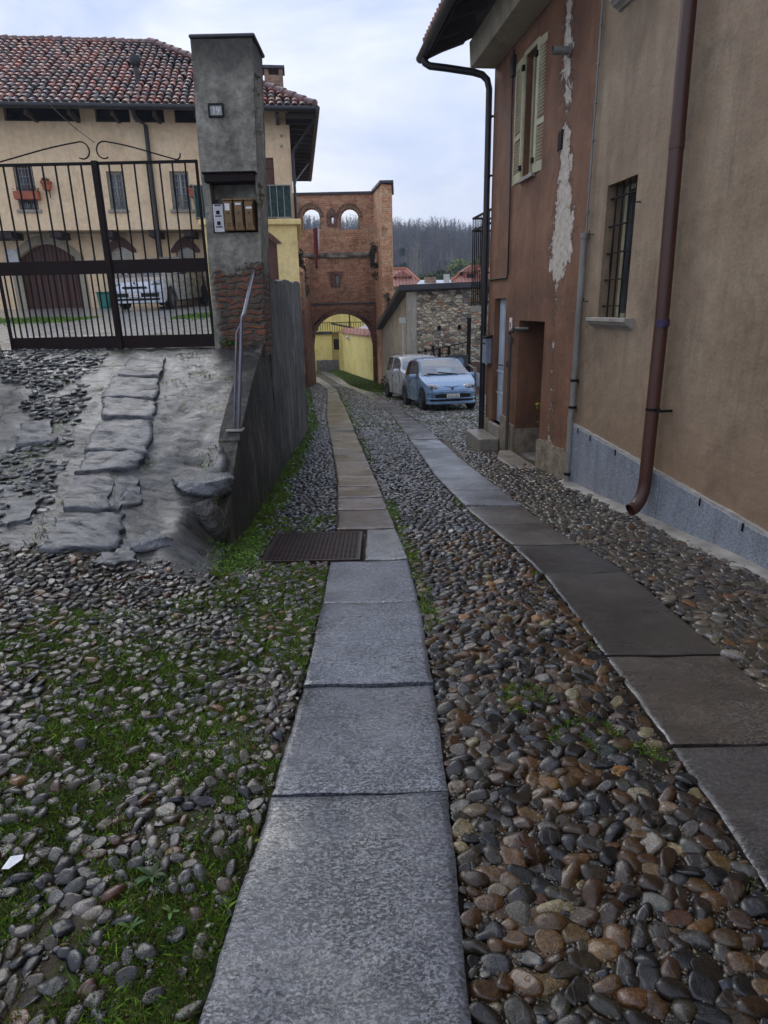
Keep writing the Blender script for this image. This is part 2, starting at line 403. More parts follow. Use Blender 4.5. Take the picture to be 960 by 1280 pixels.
def ground_mat():
    # vertex colour 'zone': R moss, G cement ramp, B far meadow
    t = NT('ground'); o = t.obj()
    at = t.n('ShaderNodeAttribute', attribute_name='zone').outputs['Color']
    c = t.n('ShaderNodeSeparateColor', {0: at}).outputs
    n1 = t.noise(o, 3.2, 6, .62); n2 = t.noise(o, 26, 5, .65); n3 = t.noise(o, 120, 4, .7)
    dirt = t.ramp(n2, [(.28, (.02, .016, .011)), (.5, (.065, .05, .033)), (.72, (.15, .12, .08))])
    dirt = t.mix(.6, dirt, t.ramp(n3, [(.35, .45), (.6, 1.4), (.72, 2.2)]), 'MULTIPLY')
    st = t.noise(t.map(o, (1, 2.2, 1), (0, 0, .25)), 7.5, 8, .74, .4)
    cem = t.ramp(t.math('ADD', t.math('MULTIPLY', n1, .5), t.math('MULTIPLY', st, .5)), [(.36, (.013, .012, .010)), (.46, (.042, .040, .036)), (.55, (.085, .083, .080)), (.66, (.16, .16, .16))])
    cem = t.mix(.55, cem, t.ramp(n3, [(.35, .6), (.65, 1.35)]), 'MULTIPLY')
    crk = t.ramp(t.math('ABSOLUTE', t.math('SUBTRACT', st, .5)), [(.0, .25), (.02, 1)])
    cem = t.mix(t.ramp(n1, [(.45, 0), (.6, .8)]), cem, t.mix(1.0, cem, crk, 'MULTIPLY'))
    cem = t.mix(t.math('MULTIPLY', c[2], .85), cem, t.ramp(n3, [(.35, (.20, .20, .19)), (.65, (.46, .46, .44))]))
    moss = t.ramp(n3, [(.3, (.014, .022, .005)), (.55, (.038, .058, .010)), (.75, (.075, .10, .018))])
    mm = t.math('MULTIPLY', t.math('SUBTRACT', t.math('ADD', c[0], t.math('MULTIPLY', t.math('SUBTRACT', n2, .5), .9)), .42), 5, clamp=True)
    cm = t.math('MULTIPLY', t.math('SUBTRACT', t.math('ADD', c[1], t.math('MULTIPLY', t.math('SUBTRACT', n2, .5), .5)), .45), 6, clamp=True)
    col = t.mix(cm, dirt, cem); col = t.mix(mm, col, moss)
    rd = t.ramp(n2, [(.3, .3), (.7, .7)]); rc = t.ramp(t.math('ADD', t.math('MULTIPLY', n1, .6), t.math('MULTIPLY', st, .4)), [(.38, .16), (.6, .5)])
    rough = t.mix(cm, rd, rc); rough = t.mix(mm, rough, (.85, .85, .85))
    h = t.math('ADD', t.math('MULTIPLY', n2, .5), t.math('ADD', t.math('MULTIPLY', n3, .5), t.math('MULTIPLY', t.math('MULTIPLY', st, cm), 1.6)))
    t.set(t.b.inputs['Coat Weight'], t.math('MULTIPLY', cm, t.ramp(st, [(.38, .2), (.5, .95)]))); t.set(t.b.inputs['Coat IOR'], 1.5); t.set(t.b.inputs['Coat Roughness'], .14); t.set(t.b.inputs['Coat Normal'], t.bump(t.math('ADD', st, t.math('MULTIPLY', n2, .4)), .6, .014))
    return t.fin(col, rough, t.bump(h, .8, .012), spec=.15)
M['ground'] = ground_mat()

def flag_mat():
    t = NT('flagstone'); o = t.obj()
    st = t.noise(t.map(o, (1, 2.2, 1.5), (0, 0, .3)), 7, 9, .76, .35); n3 = t.noise(o, 110, 4, .7); n1 = t.noise(o, 3, 4)
    col = t.ramp(st, [(.34, (.010, .011, .013)), (.46, (.036, .040, .048)), (.58, (.068, .075, .088)), (.70, (.12, .13, .15))])
    col = t.mix(.5, col, t.ramp(n3, [(.35, .6), (.65, 1.4)]), 'MULTIPLY')
    t.set(t.b.inputs['Coat IOR'], 1.55); t.set(t.b.inputs['Coat Weight'], t.ramp(st, [(.38, .2), (.5, 1)])); t.set(t.b.inputs['Coat Roughness'], .1); t.set(t.b.inputs['Coat Normal'], t.bump(t.math('ADD', st, t.math('MULTIPLY', n3, .12)), .6, .015))
    t.set(t.b.inputs['Specular IOR Level'], .15)
    return t.fin(col, t.ramp(n1, [(.35, .3), (.65, .55)]), t.bump(t.math('ADD', t.math('MULTIPLY', st, 1.8), t.math('MULTIPLY', n3, .35)), .8, .018))
M['flagstone'] = flag_mat()

def brick_mat(name, c1, c2, mort, bw=.24, rh=.068, ms=.011, age=.6, dark=None, xz=True):
    t = NT(name); o = t.obj(); x, y, z = t.sep(o)
    # along the wall: x on faces that look along y, y on faces that look along x
    nx, ny, nz = t.sep(t.n('ShaderNodeNewGeometry').outputs['Normal'])
    vec = t.comb(t.math('ADD', x, y), z, 0.0)
    wob = t.noise(o, 2.5, 3, .5, out='Color')
    vec = t.mix(.035, vec, wob)
    b = t.n('ShaderNodeTexBrick', {'Vector': vec, 'Color1': (*c1, 1), 'Color2': (*c2, 1), 'Mortar': (*mort, 1), 'Scale': 1.0, 'Mortar Size': ms, 'Mortar Smooth': .3, 'Bias': -.1, 'Brick Width': bw, 'Row Height': rh}, offset=.5)
    n1 = t.noise(o, .7, 6, .65); n2 = t.noise(o, 9, 5, .7); n3 = t.noise(o, 50, 4, .65)
    col = t.mix(.9, b.outputs['Color'], t.ramp(n2, [(.25, .45), (.5, 1.0), (.75, 1.6)]), 'MULTIPLY')
    col = t.mix(.5, col, t.ramp(n3, [(.3, .7), (.7, 1.3)]), 'MULTIPLY')
    col = t.mix(t.ramp(n1, [(.50, 0), (.66, age)]), col, t.mix(1.0, mort, t.ramp(n2, [(.3, .6), (.7, 1.3)]), 'MULTIPLY'))
    col = t.mix(t.ramp(t.noise(o, 1.7, 6, .72), [(.50, 0), (.64, .6)]), col, shade(c1, .32))
    if dark:   # darker towards the lower courses
        mz = t.math('ADD', t.math('MULTIPLY', t.math('SUBTRACT', dark, z), .45), t.math('SUBTRACT', n1, .5), clamp=True)
        col = t.mix(mz, col, t.mix(1.0, col, (.42, .36, .36), 'MULTIPLY'))
    h = t.math('ADD', t.math('MULTIPLY', b.outputs['Fac'], -1.0), t.math('ADD', t.math('MULTIPLY', n2, .9), t.math('MULTIPLY', n3, .4)))
    return t.fin(col, .85, t.bump(h, .9, .02))
M['tower_brick'] = brick_mat('tower_brick', (.46, .155, .075), (.64, .34, .18), (.46, .35, .23), bw=.30, rh=.095, ms=.016, dark=5.6)
M['pier_brick'] = brick_mat('pier_brick', (.60, .22, .10), (.74, .43, .23), (.56, .44, .29), bw=.30, rh=.095, ms=.015)
M['old_brick'] = brick_mat('old_brick', (.20, .07, .04), (.26, .12, .07), (.17, .13, .1), bw=.27, rh=.08, ms=.018, age=.8)
M['chimney_brick'] = brick_mat('chimney_brick', (.35, .16, .09), (.42, .25, .16), (.34, .28, .22))

def pillar_mat():
    t = NT('gate_pillar_render'); o = t.obj(); x, y, z = t.sep(o)
    n1 = t.noise(o, 3.2, 6, .65, .3); n2 = t.noise(o, 16, 5, .7); n3 = t.noise(o, 80, 4, .65)
    cem = t.ramp(n1, [(.28, (.10, .092, .075)), (.5, (.25, .235, .195)), (.72, (.42, .40, .34))])
    cem = t.mix(.85, cem, t.ramp(n2, [(.3, .5), (.7, 1.45)]), 'MULTIPLY')
    cem = t.mix(t.ramp(t.noise(o, 2.1, 5, .7), [(.6, 0), (.7, .5)]), cem, (.21, .19, .13))
    top = t.ramp(z, [(0, 0), (1, 1)])
    tm = t.math('ADD', t.math('MULTIPLY', t.math('SUBTRACT', z, 2.62), 4.0), t.math('MULTIPLY', t.math('SUBTRACT', n1, .5), 3.5), clamp=True)
    cem = t.mix(t.math('MULTIPLY', tm, .75), cem, (.022, .022, .018))
    v = t.comb(t.math('ADD', x, y), z, 0.0)
    v = t.mix(.13, v, t.noise(o, 5.5, 4, .6, out='Color'))
    b = t.n('ShaderNodeTexBrick', {'Vector': v, 'Color1': (.25, .08, .038, 1), 'Color2': (.10, .055, .038, 1), 'Mortar': (.10, .085, .065, 1), 'Scale': 1.0, 'Mortar Size': .016, 'Mortar Smooth': .7, 'Bias': .1, 'Brick Width': .23, 'Row Height': .060}, offset=.5)
    br = t.mix(.9, b.outputs['Color'], t.ramp(n2, [(.25, .35), (.5, 1), (.75, 1.7)]), 'MULTIPLY')
    br = t.mix(t.ramp(t.noise(o, 5, 6, .7), [(.48, 0), (.6, .85)]), br, (.085, .078, .062))
    bm_ = t.math('MULTIPLY', t.math('ADD', t.math('SUBTRACT', .86, z), t.math('MULTIPLY', t.math('SUBTRACT', n1, .5), .9)), 14, clamp=True)
    lf = t.math('MULTIPLY', t.math('ADD', t.math('ADD', x, .235), t.math('MULTIPLY', t.math('SUBTRACT', n1, .5), .3)), 14, clamp=True)
    bm_ = t.math('MULTIPLY', bm_, lf)
    col = t.mix(bm_, cem, br)
    h = t.math('ADD', t.math('MULTIPLY', t.math('MULTIPLY', b.outputs['Fac'], bm_), -1.6), t.math('ADD', t.math('MULTIPLY', n2, 1.3), t.math('ADD', t.math('MULTIPLY', n3, .5), t.math('MULTIPLY', bm_, -.9))))
    return t.fin(col, .8, t.bump(h, .75, .02))
M['pillar'] = pillar_mat()

def rubble_mat():
    t = NT('rubble_stone'); o = t.obj(); x, y, z = t.sep(o)
    v = t.comb(t.math('ADD', x, y), t.math('MULTIPLY', z, 2.2), 0.0)
    v = t.mix(.30, v, t.noise(o, 3.2, 5, .65, out='Color'))
    cells = t.n('ShaderNodeTexVoronoi', {'Vector': v, 'Scale': 6.2, 'Randomness': 1.0})
    edge = t.n('ShaderNodeTexVoronoi', {'Vector': v, 'Scale': 6.2, 'Randomness': 1.0}, feature='DISTANCE_TO_EDGE').outputs['Distance']
    s = t.n('ShaderNodeSeparateColor', {0: cells.outputs['Color']}).outputs
    col = t.ramp(s[0], [(0, (.20, .17, .14)), (.14, (.46, .37, .25)), (.36, (.62, .52, .37)), (.58, (.36, .29, .22)), (.68, (.50, .27, .15)), (.76, (.70, .62, .48)), (.93, (.26, .23, .21))], 'CONSTANT')
    col = t.mix(.7, col, t.ramp(t.noise(o, 14, 5, .65), [(.3, .55), (.7, 1.45)]), 'MULTIPLY')
    em = t.ramp(t.math('ADD', edge, t.math('MULTIPLY', t.math('SUBTRACT', t.noise(o, 11, 5, .7), .5), .12)), [(.0, 1), (.055, 0)])
    col = t.mix(t.math('MULTIPLY', em, .6), col, t.mix(t.noise(o, 3, 3), (.07, .058, .045), (.30, .26, .2)))
    col = t.mix(.55, col, t.ramp(t.noise(t.map(o, (1, 1, 2.6)), 9, 6, .75, .6), [(.32, .35), (.5, 1), (.68, 1.7)]), 'MULTIPLY')
    big = t.noise(o, .9, 5, .6)
    top = t.math('MULTIPLY', t.math('SUBTRACT', t.math('ADD', z, t.math('MULTIPLY', big, 1.0)), 4.62), 3, clamp=True)
    pl = t.math('MAXIMUM', t.ramp(big, [(.60, 0), (.66, .75)]), top)
    col = t.mix(pl, col, (.44, .40, .33))
    h = t.math('MULTIPLY', t.ramp(edge, [(0, 0), (.12, 1)]), t.math('SUBTRACT', 1.0, pl))
    return t.fin(col, .85, t.bump(h, 1, .05))
M['rubble'] = rubble_mat()

def streaked(name, c, dark, mossy=False, sc=7, base=0.0):
    t = NT(name); o = t.obj(); x, y, z = t.sep(o)
    st = t.noise(t.map(o, (1, 1, .16)), sc, 7, .74, .5); n2 = t.noise(o, 22, 5, .7); n1 = t.noise(o, 1.5, 5, .6)
    col = t.ramp(st, [(.41, dark), (.5, c), (.60, shade(c, 2.8))])
    col = t.mix(.6, col, t.ramp(n2, [(.3, .55), (.7, 1.4)]), 'MULTIPLY')
    col = t.mix(t.ramp(n1, [(.42, 0), (.6, .85)]), col, dark)
    if mossy:
        mm = t.math('MULTIPLY', t.math('ADD', t.math('SUBTRACT', base, z), t.math('MULTIPLY', t.math('SUBTRACT', n1, .5), 1.6)), 2.2, clamp=True)
        col = t.mix(t.math('MULTIPLY', mm, .8), col, t.ramp(n2, [(.3, (.018, .026, .008)), (.7, (.06, .075, .02))]))
    return t.fin(col, t.ramp(n2, [(.3, .45), (.7, .8)]), t.bump(t.math('ADD', t.math('MULTIPLY', st, 1.8), t.math('MULTIPLY', n2, .4)), .8, .02))
M['retaining'] = streaked('retaining_concrete', (.055, .049, .036), (.007, .007, .006), True, 9, .2)
M['stone_slab'] = streaked('upright_slab_stone', (.085, .076, .060), (.010, .009, .008), True, 13, -.2)
M['rock'] = mottle('rock', (.018, .016, .013), 4, .6, (.14, .45), 1, .05, 26, c2=(.075, .07, .062))
M['rock_top'] = mottle('rock_top', (.06, .065, .075), 5, .6, (.12, .4), 1, .04, 26, c2=(.16, .17, .19))

M['iron'] = mottle('iron', (.008, .006, .006), 12, .4, (.6, .85), .3, .002, 90); M['iron'].node_tree.nodes['Principled BSDF'].inputs['Specular IOR Level'].default_value = .25
M['rust_iron'] = mottle('rusty_iron_sheet', (.010, .005, .005), 6, .5, (.6, .85), .4, .002, 60, c2=(.022, .010, .009)); M['rust_iron'].node_tree.nodes['Principled BSDF'].inputs['Specular IOR Level'].default_value = .25
M['steel'] = mottle('steel_tube', (.17, .17, .20), 8, .3, (.3, .45), .1, .001, 90, metal=.7)
M['side_plaster'] = plaster('side_plaster', (.62, .55, .43), (.48, .41, .31), (.7, .64, .53), streak=.5)
M['grate'] = mottle('cast_iron', (.045, .027, .022), 14, .5, (.25, .5), .6, .003, 90, metal=.4)
M['copper_pipe'] = mottle('brown_painted_pipe', (.062, .021, .012), 2.5, .35, (.3, .5), .15, .002, 60, stretch=(1,1,.4))
M['black_pipe'] = mottle('black_pipe', (.016, .015, .016), 3, .3, (.3, .5), .1, .002, 50)
M['grey_pipe'] = mottle('grey_conduit', (.20, .19, .165), 5, .35, (.35, .6), .2, .002, 50, stretch=(1,1,.3))
M['dark_wood'] = mottle('dark_wood', (.03, .018, .014), 3, .5, (.6, .9), .4, .004, 30, stretch=(6,1,1))
M['wood_brown'] = mottle('brown_boards', (.095, .035, .022), 3, .35, (.5, .75), .4, .004, 30, stretch=(6,6,.5))
M['shutter'] = mottle('cream_shutter', (.42, .39, .25), 4, .2, (.4, .6), .1, .002, 40)
M['white_shutter'] = mottle('white_shutter', (.50, .48, .42), 4, .2, (.5, .7), .1, .002, 40)
M['blue_door'] = mottle('pale_blue_door', (.42, .50, .58), 3, .15, (.4, .6), .15, .002, 40)
M['stone_sill'] = mottle('stone_sill', (.30, .27, .23), 6, .25, (.5, .75), .3, .004, 70)
M['brass'] = mottle('brass_mailbox', (.19, .115, .05), 8, .3, (.35, .55), .15, .001, 60, metal=.5)
M['white_panel'] = mottle('white_panel', (.55, .54, .55), 6, .15, (.4, .6), .1, .001, 40)
M['white_paint'] = mottle('white_paint', (.75, .74, .72), 6, .1, (.4, .6), .1, .001, 40)
M['black'] = mottle('black_void', (.008, .008, .008), 3, .2, (.7, .9), .1, .002)
M['terracotta'] = mottle('terracotta', (.40, .11, .055), 6, .25, (.5, .8), .2, .003)
M['red_cloth'] = mottle('red_cloth', (.17, .018, .022), 6, .3, (.7, .9), .4, .01)
M['slate_edge'] = mottle('slate_edge', (.045, .042, .05), 5, .35, (.4, .6), .3, .004)
M['sheet_metal'] = mottle('pale_sheet', (.50, .54, .58), 3, .15, (.3, .5), .1, .002)
M['green_plastic'] = mottle('green_plastic', (.01, .16, .12), 3, .15, (.3, .5), .1, .002)
M['paper'] = mottle('paper', (.78, .80, .82), 3, .05, (.6, .8), .1, .001)
M['rubber'] = mottle('rubber', (.014, .014, .014), 8, .3, (.6, .8), .2, .002)
M['fluff'] = mottle('fabric_white', (.65, .58, .6), 3, .1, (.6, .8), .1, .002)
M['plinth_block'] = mottle('grey_block', (.15, .145, .14), 4, .4, (.5, .7), .4, .01)

def tile_mat(name, cols, rough=(.5, .8)):
    t = NT(name); o = t.obj()
    at = t.n('ShaderNodeAttribute', attribute_name='col').outputs['Color']
    n = t.noise(o, 14, 4, .65)
    col = t.mix(.7, at, t.ramp(n, [(.3, .6), (.7, 1.4)]), 'MULTIPLY')
    return t.fin(col, t.ramp(n, [(.3, rough[0]), (.7, rough[1])]), t.bump(n, .4, .01))
M['tile'] = tile_mat('roof_tile', None, (.35, .65))
def far_tile():
    t = NT('distant_tile'); o = t.obj(); x, y, z = t.sep(o)
    w = t.n('ShaderNodeTexWave', {'Vector': o, 'Scale': 1.15, 'Distortion': 1.0}, bands_direction='X').outputs['Fac']
    n = t.noise(t.map(o, (3, 1, 1)), 3, 5, .7)
    col = t.ramp(n, [(.3, (.20, .075, .055)), (.5, (.34, .14, .10)), (.7, (.44, .25, .19))])
    col = t.mix(.6, col, t.ramp(w, [(0, .5), (.6, 1.1)]), 'MULTIPLY')
    return t.fin(col, .8, t.bump(w, .6, .08))
M['far_tile'] = far_tile()

def leaf_mat(name, c, vary=.6, rough=.6, spec=.3):
    t = NT(name); at = t.n('ShaderNodeAttribute', attribute_name='col').outputs['Color']
    g = t.n('ShaderNodeNewGeometry'); o = t.obj()
    col = t.mix(1.0, at, t.ramp(t.noise(o, 5, 3), [(.3, 1-vary*.5), (.7, 1+vary)]), 'MULTIPLY')
    t.fin(col, rough, spec=spec)
    return t.m
M['leaf'] = leaf_mat('leaf', None)
M['wood_far'] = leaf_mat('bare_wood', None, .3, .9, .1)
M['bark'] = mottle('bark', (.12, .10, .075), 6, .4, (.7, .9), .5, .02)
def hill_mat():
    t = NT('hill'); o = t.obj(); n = t.noise(o, .04, 6, .7); n2 = t.noise(o, .3, 4, .7)
    col = t.ramp(n, [(.3, (.06, .042, .036)), (.5, (.085, .062, .05)), (.7, (.05, .062, .03))])
    col = t.mix(.7, col, t.ramp(n2, [(.3, .6), (.7, 1.3)]), 'MULTIPLY')
    return t.fin(col, .95)
M['hill'] = hill_mat()

def car_paint(name, c, metal=.35):
    t = NT(name); o = t.obj(); n = t.noise(o, 5, 4)
    t.fin(t.ramp(n, [(.3, shade(c, .9)), (.7, shade(c, 1.08))]), t.ramp(n, [(.3, .22), (.7, .34)]), metal=metal)
    t.set(t.b.inputs['Coat Weight'], .8); t.set(t.b.inputs['Coat Roughness'], .06)
    return t.m
M['blue_paint'] = car_paint('blue_car_paint', (.22, .345, .52), .3)
M['white_car'] = car_paint('white_car_paint', (.62, .63, .65), 0)
M['silver_car'] = car_paint('silver_car_paint', (.50, .52, .56), .5)
def glass(name, tint=(.74, .84, .84), a=.55):
    t = NT(name)
    tr = t.n('ShaderNodeBsdfTransparent', {'Color': (*tint, 1)}); gl = t.n('ShaderNodeBsdfGlossy', {'Color': (1, 1, 1, 1), 'Roughness': .04})
    fr = t.n('ShaderNodeFresnel', {'IOR': 1.6}).outputs[0]
    mx = t.n('ShaderNodeMixShader', {0: t.math('ADD', fr, .22, clamp=True), 1: tr.outputs[0], 2: gl.outputs[0]})
    t.t.links.new(mx.outputs[0], t.out.inputs['Surface']); t.t.nodes.remove(t.b)
    return t.m
M['glass'] = glass('car_glass')
def wglass():
    t = NT('window_glass'); n = t.noise(t.obj(), 2, 3)
    return t.fin(t.ramp(n, [(.3, (.02, .025, .03)), (.7, (.06, .07, .08))]), .06, spec=.8)
M['window_glass'] = wglass()
def lamp_glass():
    t = NT('lamp_glass'); n = t.noise(t.obj(), 20, 3)
    return t.fin(t.ramp(n, [(.35, (.12, .13, .14)), (.65, (.62, .64, .66))]), .08, spec=.8)
M['headlamp'] = lamp_glass()
def netting():
    t = NT('green_netting'); n = t.noise(t.map(t.obj(), (1, 1, 1)), 7, 5, .7)
    return t.fin(t.ramp(n, [(.35, (.006, .022, .018)), (.6, (.02, .06, .05)), (.75, (.10, .15, .14))]), .7, t.bump(n, .8, .05))
M['netting'] = netting()
# ================================================================== terrain
def xwall(y):                # line of the retaining wall on the left of the lane
    y = np.asarray(y, float)
    return np.where(y < 13.2, -1.06-.037*y, -1.55-.12*(y-13.2))
def streetz(x, y):
    y = np.asarray(y, float)
    return np.where(y < 36, -.07*y, -2.52-.03*(y-36)) - .0*x
_ry = [-3, 0, 1.5, 2.5, 3.3, 3.8, 4.5, 5.3, 5.6, 6.5, 7.5, 9, 23, 40, 60]
_rz = [0.05, 0.0, -.03, -.05, -.05, -.0, .13, .38, .50, .82, 1.12, 1.17, 1.72, 1.9, 1.9]
_rr = [(-3,.0),(3.6,-.1),(4.3,-.02),(4.75,.06),(5.05,.17),(5.35,.34),(5.65,.47),(6.5,.80),(7.5,1.12),(9,1.17),(23,1.72),(40,1.9),(60,1.9)]
def rampz(x, y):
    k = sstep(-2.25, -1.55, x)
    return np.interp(y, _ry, _rz)*(1-k) + k*np.interp(y, [a for a, b in _rr], [b for a, b in _rr]) + .03*np.clip(-1.6-np.asarray(x, float), 0, 3)*sstep(7.4, 4, y)
def rough(x, y):
    return (fbm(np.asarray(x)*.9, np.asarray(y)*.9, 3, 3)-.5)*.06
def G(x, y):
    x = np.asarray(x, float); y = np.asarray(y, float)
    s = streetz(x, y); r = rampz(x, y)
    w_near = sstep(-.55, -1.75, x)
    w_mid = sstep(-1.15, -1.55, x)          # the boulder corner
    k = sstep(3.7, 4.5, y)
    w = w_near*(1-k) + w_mid*k
    w_far = (x < xwall(y)-.07).astype(float)
    w = np.where(y > 4.78, w_far, w)
    w = np.where(y > 34, 0, w)            # behind the tower the lane level takes over
    nz = rough(x, y)*np.where((x > xwall(y)) & (y > 4.7), .6, 1.0)
    return s*(1-w) + r*w + nz

LTL = np.array([(.5,-.5),(1.06,-.46),(1.85,-.42),(2.62,-.40),(3.64,-.40),(4.46,-.42),(5.45,-.43),(7.76,-.58),(10.67,-.86),(16.74,-1.46),(23.2,-1.96),(30.8,-2.58),(36,-3.3),(40.6,-4.27),(46,-5.6)])
LTR = np.array([(.5,.17),(1.04,.18),(1.83,.21),(2.6,.22),(3.6,.21),(4.48,.18),(5.41,.10),(7.71,-.09),(11.66,-.44),(19.3,-1.09),(23.2,-1.46),(30.7,-2.1),(36,-2.8),(40.6,-3.74),(46,-5.0)])
RTL = np.array([(.5,1.03),(1.38,1.05),(2.05,1.08),(2.71,1.09),(4.03,1.08),(4.73,1.01),(6.05,.82),(7.62,.68),(10.45,.55),(16.35,.26),(25.06,-.55),(30.3,-1.37),(36,-2.3),(40.6,-3.1),(45,-3.95),(49,-4.9)])
RTR = np.array([(.5,1.68),(1.5,1.69),(2.76,1.70),(4.12,1.67),(5.04,1.50),(6.43,1.36),(7.55,1.28),(9.33,1.15),(12.67,.97),(17.47,.61),(26.58,-.24),(30.1,-.95),(36,-1.85),(40.6,-2.55),(45,-3.3),(49,-4.2)])
def ti(T, y): return np.interp(y, T[:,0], T[:,1])
GRATE = (-.94, -.19, 4.49, 5.28)          # cast iron grating x0 x1 y0 y1

def moss_f(x, y):
    x = np.asarray(x, float); y = np.asarray(y, float)
    n = fbm(x*2.2, y*2.2, 41, 4)
    n2 = fbm(x*.9+5, y*.9, 51, 3)
    left = x < ti(LTL, y); mid = (x > ti(LTR, y)) & (x < ti(RTL, y)); right = x > ti(RTR, y)
    m = np.zeros_like(n)
    # foreground left: thick moss between the stones, more towards the bottom
    near = sstep(4.4, 2.6, y)*.42 + sstep(2.6, 1.3, y)*.32
    wl = near + .9*(n-.5) + 1.35*(n2-.5) + .10
    strip = sstep(.55, .12, ti(LTL, y)-x)*sstep(2.6, 3.2, y)*sstep(4.7, 4.2, y)*.5
    wl = wl + strip
    verge = sstep(.42, .05, x-xwall(y))*sstep(4.3, 4.9, y)*(x > xwall(y)-.02)
    fargreen = sstep(.35, .1, x-xwall(y)-.0)*sstep(13, 16, y)
    wl = np.where(y > 4.4, (.12+.9*(n-.5))*sstep(12, 5, y) + verge*.8 + fargreen, wl)
    wl = np.where((x > -1.2) & (x < -.2) & (y > 3.9) & (y < 5.9), np.maximum(wl, .55+.5*(n-.5)), wl)
    m = np.where(left, wl, m)
    edge = np.maximum(sstep(.16, .03, x-ti(LTR, y))*sstep(2.5, 3.4, y), sstep(.14, .02, ti(RTL, y)-x)*sstep(9, 7, y)*.5)
    patch = np.exp(-(((x-.78)/.16)**2+((y-2.15)/.13)**2)) + np.exp(-(((x-.6)/.12)**2+((y-2.45)/.12)**2)) + np.exp(-(((x-.98)/.07)**2+((y-2.03)/.06)**2))
    wm = edge*(.68+.8*(n-.35)) + patch*1.3 + (n-.56)*.6 + .52*sstep(7, 13, y)
    m = np.where(mid, wm, m)
    wr = .45*sstep(9, 15, y) + .9*(n-.55) + .25*sstep(20, 26, y)*(x < 1.0)
    m = np.where(right, wr, m)
    m = np.where(y > 33, np.where(x > ti(RTR, y)+.1, .85, .5), m)
    return np.clip(m, 0, 1)
def cement_f(x, y):
    x = np.asarray(x, float); y = np.asarray(y, float)
    n = fbm(x*1.6, y*1.6, 77, 3)
    c = sstep(-.75, -1.15, x)*sstep(3.45, 4.0, y+(n-.5)*1.0)
    c = np.where(y > 4.75, (x < xwall(y)).astype(float), c)
    c = c*np.where(y > 8.2, .9, 1)
    return np.clip(c, 0, 1)

xs = np.concatenate([np.linspace(-60,-14,12)[:-1], np.linspace(-14,-5.2,23)[:-1], np.arange(-5.2, 3.4, .045), np.linspace(3.4,8,24)[1:], np.linspace(8,70,18)[1:]])
ys = np.concatenate([np.linspace(-4,.6,14)[:-1], np.arange(.6, 5.5, .045), np.arange(5.5, 10, .07), np.arange(10, 36, .25), np.linspace(36, 60, 40), np.linspace(60, 110, 12)[1:]])
X, Y = np.meshgrid(xs, ys)
Z = G(X, Y)
near = (Y < 10) & (X > -5.3) & (X < 3.5)
Z = Z + np.where(near, (fbm(X*9, Y*9, 5, 3)-.5)*.022, 0)
onramp = near*sstep(-1.35, -1.6, X)*sstep(3.7, 4.3, Y)*sstep(7.6, 6.8, Y)
Z = Z + onramp*((fbm(X*3+2*fbm(X, Y, 8, 2), Y*5, 25, 4)-.5)*.05 - .03*np.exp(-(np.abs(fbm(X*2.4, Y*2.4, 35, 3)-.5)/.012)))
# tracks are bedded in: keep the sheet below the slabs
intrack = ((X > ti(LTL, Y)-.01) & (X < ti(LTR, Y)+.01)) | ((X > ti(RTL, Y)-.01) & (X < ti(RTR, Y)+.01))
Z = np.where(intrack, Z-.035, Z)
ingr = (X > GRATE[0]) & (X < GRATE[1]) & (Y > GRATE[2]) & (Y < GRATE[3])
Z = np.where(ingr, Z-.05, Z)
Zr = np.where((Y > 60), Z - .05*(Y-60), Z)
nx_, ny_ = len(xs), len(ys)
V = np.stack([X.ravel(), Y.ravel(), Zr.ravel()], 1)
idx = np.arange(nx_*ny_).reshape(ny_, nx_)
Fq = np.stack([idx[:-1,:-1].ravel(), idx[:-1,1:].ravel(), idx[1:,1:].ravel(), idx[1:,:-1].ravel()], 1)
far = sstep(8.5, 10.5, Y)
zone = np.stack([np.where((X < xwall(Y)) & (Y > 4.6), (fbm(X*3.1, Y*3.1, 9, 3) > .66)*.55*(Y < 18), moss_f(X, Y)).ravel(), cement_f(X, Y).ravel(), far.ravel(), np.ones(nx_*ny_)], 1)
gr = np_mesh('ground', V, Fq, M['ground'], zone, nside=4, attr='zone')
props(gr, kind='structure')

